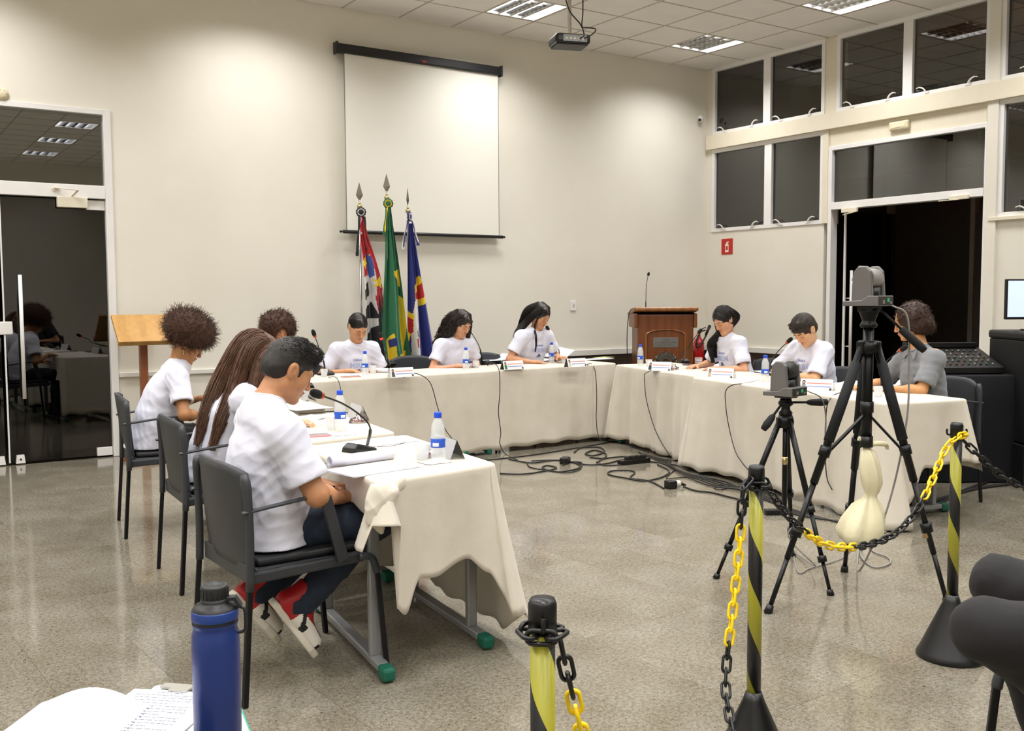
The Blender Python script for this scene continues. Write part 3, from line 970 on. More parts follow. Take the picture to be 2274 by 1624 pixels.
mic((-5.856, -1.443, 0.744), R(-70), [(-5.899, -1.543, 0.76), (-5.94, -1.6, 0.884), (-5.99, -1.62, 1.005), (-6.028, -1.64, 1.088)], 'black gooseneck microphone standing between the curly haired person and the girl with tied hair')
mic((-4.069, -1.089, 0.744), R(-60), [(-4.099, -1.119, 0.76), (-4.204, -1.25, 0.904), (-4.253, -1.24, 1.004), (-4.3, -1.22, 1.081)], 'gooseneck microphone in front of the face of the girl with wavy hair')
mic((-2.966, -0.903, 0.744), R(-60), [(-2.963, -0.844, 0.76), (-3.243, -1.2, 0.87), (-3.325, -1.22, 0.977), (-3.402, -1.25, 1.065)], 'gooseneck microphone with red light ring at the mouth of the girl with black hair', True)
mic((-4.893, -0.688, 0.744), R(-70), [(-4.941, -0.784, 0.76), (-5.315, -1.5, 0.893), (-5.34, -1.5, 0.972), (-5.361, -1.5, 1.043)], 'gooseneck microphone with red light ring in front of the green flag', True)
mic((-2.413, -2.132, 0.744), R(-120), [(-2.449, -2.157, 0.76), (-2.7, -2.467, 0.883), (-2.7, -2.549, 0.983), (-2.7, -2.624, 1.055)], 'gooseneck microphone on the table corner before the red extinguisher')
mic((-2.639, -3.405, 0.744), R(-150), [(-2.565, -3.339, 0.76), (-3, -3.761, 0.884), (-3, -3.843, 0.968), (-3, -3.919, 1.028)], 'gooseneck microphone leaning toward the boy in white')
mic((-3.316, -5.012, 0.744), R(-150), [(-3.293, -4.996, 0.76), (-3.5, -5.141, 0.863), (-3.5, -5.153, 0.939), (-3.5, -5.246, 1.017), (-3.5, -5.279, 1.039)], 'gooseneck microphone in front of the man in the grey polo')
mic((-6.436, -2.434, 0.744), R(-90), [(-6.425, -2.391, 0.76), (-6.773, -3.2, 0.869), (-6.848, -3.1, 0.916), (-6.949, -3.05, 0.964)], 'gooseneck microphone leaning to the student with the afro, behind the brown haired girl')

PAPER = pm('white_paper', '#e2e3ec', .7)
PRINT = pm('printed_grey', '#9a9aa6', .7)
def sheets(c, sx, sy, rz, name, label, cat='paper', n=3, curl=0, group=None, lines=True, z0=.0):
    r = empty(name, c, rz, label=label, cat=cat, group=group)
    m = MB()
    for k in range(n):
        o = .002 * k
        P = []
        for i in range(9):
            u = -1 + i / 4
            P.append([(u * sx / 2 + rng.uniform(-.001, .001) + o * .5, v * sy / 2, z0 + .001 + .0012 * k + curl * max(0, u) ** 2 * (1 + .2 * k)) for v in (-1, -.5, 0, .5, 1)])
        m.grid(P, thick=.0005)
    m.build('pages', PAPER, r)
    if lines:
        m = MB(); z = z0 + .001 + .0012 * n + .0004
        for k in range(9):
            y = sy * (.36 - k * .085)
            w_ = sx * (.36 if k % 4 else .25)
            m.add([(-sx * .38, y, z), (-sx * .38 + w_ * 1.6, y, z), (-sx * .38 + w_ * 1.6, y + sy * .014, z), (-sx * .38, y + sy * .014, z)], [(0, 1, 2, 3)])
        m.build('printed_lines', PRINT, r)
    return r
def roll(c, L, rr, rz, label, turns=2.2):
    r = empty('rolled_papers', c, rz, label=label, cat='paper')
    P = []
    n = 44
    for i in range(n):
        a = 2 * PI * turns * i / (n - 1)
        q = rr * (1 - .35 * (1 - i / (n - 1)))
        P.append([(x, q * math.sin(a), rr + q * -math.cos(a)) for x in (-L / 2, L / 2)])
    # tail that lies flat
    for k in range(5): P.append([(x, P[n - 1][0][1] + .0 + .012 * (k + 1), max(.001, P[n - 1][0][2] * (1 - (k + 1) / 5))) for x in (-L / 2, L / 2)])
    MB().grid(P, thick=.0012).build('rolled_sheet', PAPER, r)
    return r
# near table
sheets((-7.524, -5.792, 0.744), .30, .21, R(10), 'stapled_document', 'open printed document under the rolled pages on the nearest table', n=4, group=None)
roll((-7.498, -5.649, 0.744), .29, .024, R(8), 'thick roll of turned back white pages beside the boy in jeans', 2.2)
sheets((-7.189, -5.176, 0.744), .29, .21, R(8), 'stapled_document', 'flat printed sheets lying behind the nearest microphone base', n=4)
# second table
sheets((-7.153, -4.175, 0.744), .20, .16, R(10), 'folded_paper', 'white page beside the hand of the girl with long brown hair', n=2, curl=.01, lines=False)
sheets((-6.919, -3.714, 0.744), .24, .12, R(5), 'stapled_document', 'white sheets on the table between the brown haired girl and the afro student', n=3)
# back table
sheets((-5.678, -1.519, 0.744), .28, .2, R(5), 'stapled_document', 'printed sheets under the hands of the girl with tied hair', n=3)
roll((-5.363, -1.451, 0.744), .20, .022, R(-60), 'white roll of paper beside the cup of the girl with tied hair')
sheets((-4.759, -1.519, 0.744), .34, .2, R(8), 'loose_sheets', 'loose flat sheets on the back table between the two name plates', n=2)
sheets((-3.645, -0.649, 0.744), .30, .22, R(0), 'stapled_document', 'open papers curling up in front of the girl with wavy hair', n=4, curl=.035)
sheets((-3.397, -1.023, 0.744), .32, .2, R(-4), 'stapled_document', 'printed sheets under the arms of the girl with black hair', n=3, curl=.01)
t = sheets((-3.126, -1.056, 0.744), .20, .26, R(-10), 'lifted_paper', 'white sheet lifted by the hand of the girl with black hair', n=2, curl=.0, lines=False)
t.rotation_euler = (R(8), R(-28), R(10)); t.location.z += .07
sheets((-2.752, -1.165, 0.744), .40, .18, R(3), 'loose_sheets', 'pale sheets at the right end of the back table', n=2)
sheets((-2.489, -0.988, 0.744), .22, .14, R(14), 'leaflet', 'yellow green leaflet near the end of the back table', n=1, lines=False)
bpy.data.objects['leaflet'].children[0].data.materials[0] = pm('leaflet_green', '#c5c98a', .6)
sheets((-2.604, -2.755, 0.744), .26, .34, R(-20), 'open_notebook', 'large open white booklet in front of the girl with the side ponytail', n=4, curl=.02, lines=False)
sheets((-2.658, -3.391, 0.744), .16, .22, R(-20), 'stapled_document', 'white pages left of the boy in white on the right table', n=3, curl=.01, lines=False)
sheets((-3.138, -4.589, 0.744), .22, .3, R(-20), 'stapled_document', 'grey shaded pages behind the tall tripod leg', n=3, curl=.015)
sheets((-2.932, -4.744, 0.744), .22, .28, R(-20), 'open_notebook', 'open white booklet in front of the man in the grey polo', n=3, curl=.03, lines=False)

PLW = pm('plate_white', '#efeff2', .25, coat=.5)
PLR = pm('plate_red_line', '#d98a7c', .5); PLBL = pm('plate_blue_line', '#7c8cc8', .5); PLD = pm('plate_dark', '#3a3734', .6)
ACR = glass_mat('clear_acrylic', '#eef2f2', .10)
def name_plate(c, rz, label, dress, skin='#c89a78', hair='#3a2a20'):
    r = empty('name_plate', c, rz, label=label, cat='name plate', group='photo name plates on the tables')
    m = MB(); m.X = Matrix.Rotation(R(-18), 4, 'X')
    m.box(-.11, .11, -.0015, .0015, 0, .082); m.build('card', PLW, r)
    m = MB(); m.X = Matrix.Translation((0, .060, 0)) @ Matrix.Rotation(R(22), 4, 'X'); m.box(-.115, .115, 0, .002, 0, .082); m.build('acrylic_back', ACR, r)
    m = MB(); m.X = Matrix.Rotation(R(-18), 4, 'X'); m.box(-.065, .10, -.0022, -.0016, .048, .055); m.build('red_line', PLR, r)
    m = MB(); m.X = Matrix.Rotation(R(-18), 4, 'X'); m.box(-.065, .10, -.0022, -.0016, .026, .032); m.build('blue_line', PLBL, r)
    m = MB(); m.X = Matrix.Rotation(R(-18), 4, 'X'); m.box(.088, .104, -.0022, -.0016, .004, .02); m.build('emblem', PLD, r)
    X = Matrix.Rotation(R(-18), 4, 'X')
    m = MB(); m.X = X; m.prism([(-.103, .006), (-.072, .006), (-.074, .04), (-.08, .05), (-.096, .05), (-.101, .04)], .0006, Matrix.Translation((0, -.0016, 0)) @ Matrix.Rotation(R(90), 4, 'X')); m.build('portrait_dress', pm('dress' + dress, dress, .6), r)
    m = MB(); m.X = X; m.prism([(-.098 + .011 * (1 + math.cos(a)), .058 + .016 * math.sin(a)) for a in np.arange(0, 6.28, .6)], .0007, Matrix.Translation((0, -.0016, 0)) @ Matrix.Rotation(R(90), 4, 'X')); m.build('portrait_hair', pm('hairp', hair, .6), r)
    m = MB(); m.X = X; m.prism([(-.093 + .006 * (1 + math.cos(a)), .056 + .009 * math.sin(a)) for a in np.arange(0, 6.28, .6)], .0009, Matrix.Translation((0, -.0016, 0)) @ Matrix.Rotation(R(90), 4, 'X')); m.build('portrait_face', pm('facep', skin, .6), r)
name_plate((-5.419, -2.006, 0.744), R(4), 'name plate with a portrait in dark clothes, below the green flag', '#4a4a48')
name_plate((-4.224, -1.861, 0.744), R(2), 'name plate with a portrait in a green dress on the back table', '#2f7a4a')
name_plate((-3.567, -1.94, 0.744), R(2), 'name plate with a portrait in white at the right part of the back table', '#cfc7b4')
name_plate((-3.31, -2.763, 0.744), R(-68), 'name plate with a dark portrait in front of the lectern table', '#2c3a3a')
name_plate((-3.439, -3.616, 0.744), R(-68), 'name plate with a pale portrait at the end of the right table', '#b8a890')
name_plate((-3.672, -4.748, 0.744), R(-66), 'shining name plate right of the short camera', '#8a8f90')
# clear plate stands seen from behind on the left tables
def acrylic(c, rz, label):
    r = empty('acrylic_stand', c, rz, label=label, cat='name plate', group='clear plate stands on the left tables')
    m = MB(); m.X = Matrix.Rotation(R(-24), 4, 'X'); m.box(-.11, .11, -.001, .001, 0, .088); m.build('front_panel', ACR, r)
    m = MB(); m.X = Matrix.Translation((0, .066, 0)) @ Matrix.Rotation(R(20), 4, 'X'); m.box(-.11, .11, -.001, .001, 0, .085); m.build('back_panel', pm('frosted_panel', '#dcdcde', .5, trans=.3), r)
acrylic((-7.097, -5.691, 0.744), R(82), 'clear plate stand seen end on at the edge of the nearest table')
acrylic((-6.868, -4.334, 0.744), R(80), 'clear plate stand with a sweets bag at the edge of the second table')
acrylic((-6.711, -3.237, 0.744), R(80), 'clear plate stand on the farthest left table')

CUPM = pm('cup_plastic', '#e9ecee', .25, alpha=.45)
def cup(c, label):
    r = empty('plastic_cup', c, label=label, cat='cup', group='clear disposable cups')
    MB().lathe([(0, .001), (.022, .001), (.026, .03), (.031, .066), (.0325, .068), (.030, .066), (.025, .03), (.021, .003), (0, .003)], 20).build('cup_wall', CUPM, r)
    return r
CU = pm('candy_red', '#a8243a', .4)
cup((-7.26, -5.713, 0.744), 'clear disposable cup left of the bottle on the nearest table')
cup((-5.94, -1.611, 0.744), 'clear disposable cup beside the second microphone base')
cup((-5.451, -1.509, 0.744), 'clear disposable cup right of the bottle of the girl with tied hair')
cup((-4.41, -1.508, 0.744), 'clear disposable cup right of the bottle of the girl with wavy hair')
cup((-3.343, -1.408, 0.744), 'clear disposable cup under the lifted paper')
cup((-3.048, -2.34, 0.744), 'small clear cup beside the bottle before the lectern')
cup((-3.695, -5.258, 0.744), 'upturned clear cup before the man in the grey polo')
cup((-7.191, -4.656, 0.744), 'clear disposable cup left of the bottle on the second table')
def saucer(c, label):
    r = empty('paper_napkin', c, label=label, cat='napkin')
    P = [[(u * .055, v * .045, .002 + .003 * abs(math.sin(u * 3 + v * 2))) for v in (-1, -.4, .2, 1)] for u in (-1, -.5, 0, .5, 1)]
    MB().grid(P, thick=.0006).build('folded_sheet', PAPER, r)
saucer((-7.252, -5.798, 0.744), 'white napkin under the bottle on the nearest table')
saucer((-7.22, -4.85, 0.744), 'white napkin under the bottle on the second table')
SWB = glass_mat('sweets_bag_film', '#eeeef0', .25, rough=.15)
def bag_sweets(c, label):
    r = empty('sweets_bag', c, label=label, cat='bag')
    m = MB()
    for k in range(5):
        m.ball((rng.uniform(-.03, .03), rng.uniform(-.02, .02), .012), .011, 8, 6)
    m.build('candy', CU, r)
    P = []
    for i in range(12):
        a = 2 * PI * i / 12
        P.append([(math.cos(a) * (.05 if j < 3 else .015) * (1 + .15 * math.sin(3 * a + j)), math.sin(a) * .035 * (1 if j < 3 else .3), [.001, .012, .025, .035, .05][j]) for j in range(5)])
    MB().grid(P, closed_u=True).build('film', SWB, r)
bag_sweets((-6.971, -4.493, 0.744), 'small clear bag of red sweets behind the pink phone')
bag_sweets((-7.203, -5.672, 0.744), 'small bag of red sweets inside the cup of the nearest table')
bag_sweets((-6.659, -3.065, 0.744), 'small silvery bag of sweets on the farthest left table')
bag_sweets((-4.446, -1.48, 0.744), 'small red wrapped sweets beside the bottle of the wavy haired girl')
bag_sweets((-3.132, -2.767, 0.744), 'small red wrapped sweets right of the dark name plate before the lectern')
bag_sweets((-3.297, -4.235, 0.744), 'small red wrapped sweets behind the short camera')
def phone(c, rz, col, label):
    r = empty('phone', c, rz, label=label, cat='phone')
    MB().box(-.037, .037, -.078, .078, .0, .009).build('case', pm('case' + col, col, .4), r, bevel=.004)
    MB().box(-.033, .033, -.073, .073, .009, .0098).build('screen', pm('phone_screen', '#8d8690', .1), r)
phone((-7.359, -4.824, 0.744), R(80), '#d98a90', 'pink phone under the hand of the girl with long brown hair')
phone((-5.764, -1.745, 0.744), R(80), '#c98a68', 'orange phone on the back table before the girl with tied hair')
phone((-2.618, -2.449, 0.744), R(15), '#1b1b1e', 'black phone on the table left of the girl with the side ponytail')
phone((-3.165, -4.137, 0.744), R(15), '#202024', 'dark phone in the hands of the boy in white')
m = MB().box(-.10, .10, -.055, .055, 0, .012); o = m.build('black_folder', pm('folder_black', '#121214', .4), None, (-7.575, -5.62, .655), bevel=.004, rot=(0, R(8), R(12)))
tag(o, 'thin black folder held on the lap of the boy in jeans', 'folder')

# cables running over the tablecloths and floor
CBL = pm('cable_black', '#1c1a19', .5)
def cable(pts, label, r=.0038, n=6, mat=None, group='thin cables hanging down the cloths'):
    o = MB().tube(smooth_path(pts, n), r, 6).build('cable', mat or CBL)
    return tag(o, label, 'cable', group)

cable([(-5.419, -2.006, 0.744), (-5.347, -1.947, 0.744), (-5.264, -1.95, 0.763), (-5.137, -1.95, 0.681), (-5.066, -1.95, 0.467), (-4.998, -1.95, 0.281), (-4.913, -1.97, 0.149), (-4.989, -2.171, 0.01)], 'cable hanging from the dark name plate down the back cloth')
cable([(-4.139, -1.272, 0.744), (-4.283, -1.6, 0.793), (-4.42, -1.91, 0.752), (-4.425, -1.93, 0.562), (-4.441, -1.93, 0.383), (-4.418, -1.93, 0.201), (-4.441, -1.95, 0.105), (-4.379, -1.94, 0.006), (-4.477, -2.285, 0.006)], 'cable dropping from the middle microphone of the back table')
cable([(-3.401, -1.842, 0.744), (-3.263, -1.75, 0.75), (-3.272, -1.83, 0.677), (-3.279, -1.86, 0.447), (-3.284, -1.86, 0.231), (-3.278, -1.88, 0.082), (-3.307, -1.984, 0.006)], 'cable dropping down the right part of the back cloth')
cable([(-3.286, -2.649, 0.744), (-3.529, -2.851, 0.744), (-3.597, -2.901, 0.735), (-3.301, -2.566, 0.667), (-3.308, -2.592, 0.509), (-3.323, -2.658, 0.375), (-3.348, -2.763, 0.228), (-3.376, -2.881, 0.126), (-3.407, -3.011, 0.04)], 'cable dropping down the cloth under the lectern')
cable([(-3.383, -3.972, 0.744), (-3.653, -4.063, 0.744), (-3.828, -4.117, 0.744), (-3.722, -3.958, 0.686), (-3.721, -3.953, 0.611), (-3.729, -3.991, 0.445), (-3.747, -4.079, 0.254), (-3.769, -4.18, 0.169), (-3.789, -4.278, 0.119)], 'cable dropping down the cloth left of the short camera')
cable([(-3.421, -4.935, 0.744), (-3.559, -4.912, 0.744), (-3.825, -5.018, 0.744), (-3.955, -5.072, 0.701), (-3.952, -5.057, 0.603), (-3.951, -5.053, 0.427), (-3.956, -5.076, 0.225), (-3.967, -5.128, 0.152)], 'cable dropping down the cloth between the two tripods')
cable([(-7.261, -5.304, 0.744), (-7.198, -5.318, 0.744), (-7.106, -5.269, 0.744), (-7.023, -5.244, 0.744)], 'black cable leaving the nearest microphone base', .004)
cable([(-7.06, -3.889, 0.744), (-6.977, -3.923, 0.744), (-6.877, -3.914, 0.744), (-6.826, -4.006, 0.744), (-6.87, -4.234, 0.744)], 'thin cable lying across the second table', .003)
cable([(-5.916, -1.629, 0.744), (-6.01, -2, 0.773), (-5.981, -2, 0.729), (-5.966, -2, 0.664)], 'cable curling off the back table behind the second bottle', .003)
FC = 'tangle of black cables on the floor inside the tables'
def fcable(pts, label, r=.006):
    return cable(pts, label, r, 6, CBL, FC)
fcable([(-4.857, -2.098, 0.006), (-4.519, -2.139, 0.006), (-4.125, -2.121, 0.006), (-3.659, -2.039, 0.006), (-3.282, -1.967, 0.006), (-3.092, -1.925, 0.006), (-3.167, -2.223, 0.006), (-3.297, -2.619, 0.006)], 'long straight black cable along the foot of the back cloth')
fcable([(-4.513, -2.201, 0.006), (-4.461, -2.463, 0.006), (-4.195, -2.485, 0.006), (-4.147, -2.796, 0.006), (-3.982, -2.859, 0.006), (-3.697, -2.782, 0.006), (-3.618, -2.98, 0.006), (-3.571, -3.151, 0.006), (-3.541, -3.436, 0.006)], 'wavy black cable crossing behind the power strip')
fcable([(-4.953, -2.734, 0.006), (-4.819, -2.853, 0.006), (-4.646, -2.854, 0.006), (-4.443, -2.796, 0.006), (-4.431, -2.647, 0.006), (-4.535, -2.73, 0.006), (-4.529, -2.936, 0.006), (-4.297, -2.899, 0.006), (-4.117, -2.708, 0.006), (-4.182, -2.607, 0.006), (-4.325, -2.723, 0.006)], 'black cable with loops ending at the left adapter')
fcable([(-4.492, -2.442, 0.006), (-4.592, -2.638, 0.006), (-4.569, -2.808, 0.006), (-4.495, -3.01, 0.006), (-4.282, -2.91, 0.006), (-4.169, -2.671, 0.006), (-4.226, -2.463, 0.006), (-4.409, -2.389, 0.006)], 'wide black cable loop around the left adapter', .005)
fcable([(-3.835, -2.235, 0.006), (-3.626, -2.063, 0.006), (-3.474, -2.138, 0.006), (-3.6, -2.371, 0.006), (-3.804, -2.472, 0.006), (-3.8, -2.353, 0.006), (-3.608, -2.239, 0.006), (-3.655, -2.457, 0.006), (-3.824, -2.634, 0.006), (-3.889, -2.53, 0.006)], 'coiled black cable under the corner of the cloths', .007)
fcable([(-4.015, -2.78, 0.006), (-3.808, -2.646, 0.006), (-3.573, -2.696, 0.006), (-3.572, -2.928, 0.006), (-3.815, -2.978, 0.006), (-4.023, -2.937, 0.006), (-4.028, -2.826, 0.006)], 'flat black cable loop behind the power strip', .006)
fcable([(-4.308, -3.926, 0.006), (-4.202, -3.637, 0.006), (-4.24, -3.474, 0.006), (-4.06, -3.318, 0.006), (-4.038, -3.21, 0.006), (-4.159, -3.149, 0.006), (-4.278, -3.26, 0.006), (-4.269, -3.454, 0.006), (-4.23, -3.617, 0.006), (-4.018, -3.585, 0.006), (-3.785, -3.414, 0.006), (-3.662, -3.14, 0.006)], 'black extension cable looping to the loose plug')
fcable([(-4.146, -3.957, 0.006), (-4.18, -4.117, 0.006), (-4.135, -4.228, 0.006), (-4.147, -4.412, 0.006), (-4.148, -4.558, 0.006)], 'black cable running from the white plug to the tripods')
fcable([(-3.602, -3.129, 0.006), (-3.659, -3.352, 0.006), (-4.016, -3.633, 0.006), (-3.849, -3.705, 0.006), (-3.788, -3.93, 0.006), (-3.874, -4.128, 0.006), (-4.012, -4.195, 0.006), (-3.977, -4.097, 0.006), (-3.837, -4.069, 0.006), (-3.805, -4.26, 0.006)], 'thin black cable with a small loop before the bollard', .004)
for k in range(5):
    a = k * 3
    fcable([(-3.36 - .02 * k, -2.55 - .1 * k, .006), (-3.55 + .03 * k, -3.05, .006), (-3.74 + .02 * k, -3.5 + .05 * k, .006 + .003 * k), (-3.80 - .05 * k + .04, -4.0, .006), (-3.98 + .03 * k, -4.5, .006 + .003 * k), (-4.12 - .02 * k, -5.0, .006), (-4.18 + .03 * k, -5.5, .006)],
           ['first', 'second', 'third', 'fourth', 'fifth'][k] + ' black cable of the bundle along the foot of the right cloth', .005)
fcable([(-3.535, -4.873, 0.008), (-3.559, -5.212, 0.008), (-3.46, -5.344, 0.01), (-2.967, -5.285, 0.01), (-2.495, -5.23, 0.01), (-2.007, -5.302, 0.01)], 'thick black cable running right behind the far bollard', .012)
fcable([(-3.617, -5.419, 0.008), (-3.207, -5.373, 0.008), (-2.649, -5.221, 0.01), (-2.233, -5.142, 0.01)], 'thick black cable crossing in front of the far bollard', .011)
GRC = pm('grey_cable', '#8a8782', .5)
def gcable(pts, label, r=.0035): return cable(pts, label, r, 8, GRC, 'grey camera cables')
gcable([(-5.262, -5.985, .93), (-5.19, -6.02, .88), (-5.14, -6.0, .72), (-5.16, -5.97, .52), (-5.25, -5.95, .3), (-5.32, -5.93, .2), (-5.20, -6.0, .05), (-4.966, -5.674, 0.005), (-5.238, -5.93, 0.005), (-5.123, -5.909, 0.005), (-4.833, -5.878, 0.005), (-4.535, -5.738, 0.005), (-4.187, -5.662, 0.005), (-3.849, -5.547, 0.005)], 'thin grey cable hanging from the short camera to the floor')
gcable([(-5.22, -6.42, 1.35), (-5.165, -6.46, 1.30), (-5.13, -6.45, 1.1), (-5.14, -6.45, .8), (-5.2, -6.4, .4), (-5.26, -6.30, .1), (-4.428, -5.693, 0.006), (-4.582, -5.889, 0.006), (-4.622, -6.007, 0.006), (-4.724, -6.087, 0.006), (-4.849, -6.083, 0.006), (-4.681, -5.877, 0.006), (-4.38, -5.727, 0.006), (-3.853, -5.55, 0.006)], 'thick grey cable hanging from the tall camera with a loop on the floor', .0045)
# power strip and adapters
r = empty('power_strip', (-3.767, -2.968, 0), R(-5), label='black power strip with plugs lying among the floor cables', cat='power strip')
MB().box(-.15, .15, -.03, .03, 0, .04).build('housing', PLB, r, bevel=.005)
for k in range(4): MB().box(-.09 + k * .055, -.05 + k * .055, -.018, .018, .04, .07).build('plug', pm('dark_plug', '#1e1c1b', .5), r, bevel=.006)
r = empty('power_adapter', (-4.236, -2.635, 0), R(35), label='black power adapter block on the floor before the back cloth', cat='adapter')
MB().box(-.05, .05, -.035, .035, 0, .055).build('housing', PLB, r, bevel=.008)
MB().box(-.02, .02, -.04, -.035, .01, .03).build('pins', CHL, r)
r = empty('loose_plug', (-4.247, -3.931, 0), R(-8), label='black plug block with a white ring and black cable end on the floor', cat='plug')
MB().box(-.04, .035, -.035, .035, 0, .06).build('housing', PLB, r, bevel=.01)
MB().cyl((.035, 0, .03), (.075, 0, .03), .024, 16).build('white_ring', pm('plug_white', '#d6d2c8', .4), r)
MB().cyl((.075, 0, .03), (.13, 0, .012), .016, 12, .006).build('strain_relief', PLB, r)
r = empty('adapter_box', (-4.298, -4.946, 0), R(-30), label='flat black adapter box on the floor beside the short tripod', cat='adapter')
MB().box(-.065, .065, -.025, .025, 0, .035).build('housing', PLB, r, bevel=.006)
MB().box(-.05, .05, -.0255, -.025, .012, .022).build('label_strip', CHL, r)

# ================================================================== LECTERN, STAND, FLAGS
def wood(name, c0, c1, scale=6, stretch=(1, 1, .12), rough=.35):
    t = NT(name); v = t.co('Object', stretch)
    w_ = t.n('ShaderNodeTexWave'); w_.inputs['Scale'].default_value = scale; w_.inputs['Distortion'].default_value = 5; w_.inputs['Detail'].default_value = 3
    t.l(v, w_.inputs['Vector'])
    m = t.n('ShaderNodeMixRGB'); m.inputs[0].default_value = .6
    t.l(t.ramp(w_.outputs['Fac'], [(.2, c0), (.8, c1)]), m.inputs[1]); t.l(t.ramp(t.noise(v, 30, 5), [(.3, c0), (.7, c1)]), m.inputs[2])
    t.l(m.outputs[0], t.b.inputs['Base Color']); t.b.inputs['Roughness'].default_value = rough
    return t.m
WLEC = wood('lectern_wood', '#5e3216', '#7a4520', 3)
WLED = wood('lectern_edge_wood', '#7a4a22', '#9a6432', 3)
WSTD = wood('honey_wood', '#a87c3c', '#bd9150', 2, (1, .15, 1), .45)
WPST = wood('stand_post_wood', '#7a4426', '#92583a', 4)
METL = pm('plaque_metal', '#8f8d88', .35, metal=.8, var=.1, vscale=30)
CRST = pm('crest_metal', '#6c6a62', .4, metal=.8, var=.3, vscale=60, bump=.5, bscale=90)

lec = empty('lectern', (-1.53, -.86, 0), R(-33), label='brown wooden lectern with metal crest and plaque in the room corner', cat='lectern')
# local: front faces -y
m = MB().box(-.335, .335, -.22, .24, .06, 1.12); m.build('body', WLEC, lec, bevel=.012)
m = MB().box(-.36, .36, -.25, .27, 0, .08); m.build('plinth', WLEC, lec, bevel=.01)
m = MB(); m.X = Matrix.Translation((0, 0, 1.16)) @ Matrix.Rotation(R(-6), 4, 'X')
m.box(-.385, .385, -.27, .30, -.035, .01); m.build('top_board', WLED, lec, bevel=.018, bseg=3)
for s in (-1, 1):
    MB().box(s * .355 - .02, s * .355 + .02, -.24, .25, .98, 1.13).build('side_cheek', WLEC, lec, bevel=.01)
arc = [(-.225, .12)] + [(.225, .12)] + [(.225 * math.cos(a), .905 + .055 * math.sin(a)) for a in np.linspace(0, PI, 17)]
def ring_strip(pts, w_, h_, M):
    m = MB(); m.X = M
    n = len(pts)
    cx = sum(p[0] for p in pts) / n; cy = sum(p[1] for p in pts) / n
    for i in range(n):
        a = pts[i]; b = pts[(i + 1) % n]
        f = lambda p, k: (cx + (p[0] - cx) * k[0], cy + (p[1] - cy) * k[1])
        k1 = (1 + w_ / .225, 1 + w_ / .42)
        vs = [(a[0], a[1], 0), (b[0], b[1], 0), f(b, k1) + (0,), f(a, k1) + (0,), (a[0], a[1], h_), (b[0], b[1], h_), f(b, k1) + (h_ * .4,), f(a, k1) + (h_ * .4,)]
        m.add(vs, [(4, 5, 6, 7), (0, 1, 5, 4), (2, 3, 7, 6)], False)
    return m
FM = Matrix.Translation((0, -.22, 0)) @ Matrix.Rotation(R(90), 4, 'X')
ring_strip(arc, .018, .016, FM).build('arched_moulding', WLED, lec)
m = MB(); m.prism([(x * .97, .12 + (z - .12) * .985) for x, z in arc], .003, FM); m.build('recessed_panel', WLEC, lec)
PF = Matrix.Translation((0, -.2235, 0)) @ Matrix.Rotation(R(90), 4, 'X')
m = MB(); m.X = PF; m.box(-.15, .15, .775, .88, 0, .003); pl = m.build('plaque', METL, lec, bevel=.001)
ENG = pm('plaque_engraving', '#55534f', .5)
text_obj('plaque_lettering', 'Tribuna', .030, PF @ Matrix.Translation((0, .855, .0032)), ENG, pl)
m = MB(); m.X = PF
for z_, w_, h_ in ((.826, .125, .012), (.803, .09, .004), (.793, .11, .004)):
    x = -w_
    while x < w_ - .008:
        d = rng.uniform(.006, .014); m.box(x, min(w_, x + d), z_ - h_ / 2, z_ + h_ / 2, .003, .0036); x += d + .004
m.build('plaque_small_print', ENG, pl)
# municipal crest as metal relief: mural crown, shield, branches
cr = MB(); cr.X = PF @ Matrix.Translation((0, .60, .001))
def arcband(m, r0, r1, a0, a1, z0, z1, n=14, cy=0, sx=1):
    for i in range(n):
        a = a0 + (a1 - a0) * i / n; b = a0 + (a1 - a0) * (i + 1) / n
        p = lambda r_, t, z: (sx * r_ * math.cos(t), cy + r_ * math.sin(t), z)
        m.add([p(r0, a, z0), p(r1, a, z0), p(r1, b, z0), p(r0, b, z0), p(r0, a, z1), p(r1, a, z1), p(r1, b, z1), p(r0, b, z1)], [(4, 5, 6, 7), (0, 1, 5, 4), (2, 3, 7, 6), (1, 2, 6, 5), (3, 0, 4, 7)], False)
arcband(cr, .065, .118, R(25), R(155), 0, .012, cy=0)
arcband(cr, .058, .068, R(22), R(158), 0, .018)
for k in range(5):
    a = R(38 + 26 * k)
    cr.obox((.108 * math.cos(a), .108 * math.sin(a), .008), (.013, .02, .010), Matrix.Rotation(a - PI / 2, 3, 'Z'))
    for q in (-1, 0, 1):
        b = a + q * .075
        cr.obox((.130 * math.cos(b), .130 * math.sin(b), .008), (.0035, .007, .008), Matrix.Rotation(b - PI / 2, 3, 'Z'))
cr.build('crest_crown', CRST, lec)
m = MB(); m.X = PF @ Matrix.Translation((0, .60, .001))
for k in range(3):
    a = R(60 + 30 * k); m.ball((.09 * math.cos(a), .09 * math.sin(a), .012), (.006, .009, .004), 8, 6)
m.build('crest_gates', pm('crest_dark', '#2b2a27', .5), lec)
m = MB(); m.prism([(-.075, .03), (-.075, -.05), (-.05, -.10), (0, -.13), (.05, -.10), (.075, -.05), (.075, .03)], .012, PF @ Matrix.Translation((0, .60, .001))); m.build('crest_shield', CRST, lec, bevel=.004)
m = MB(); m.X = PF @ Matrix.Translation((0, .60, .013)); m.ball((0, -.01, 0), (.02, .02, .006), 12, 6); m.box(-.074, .074, -.05, -.044, 0, .003)
m.build('crest_charge', METL, lec)
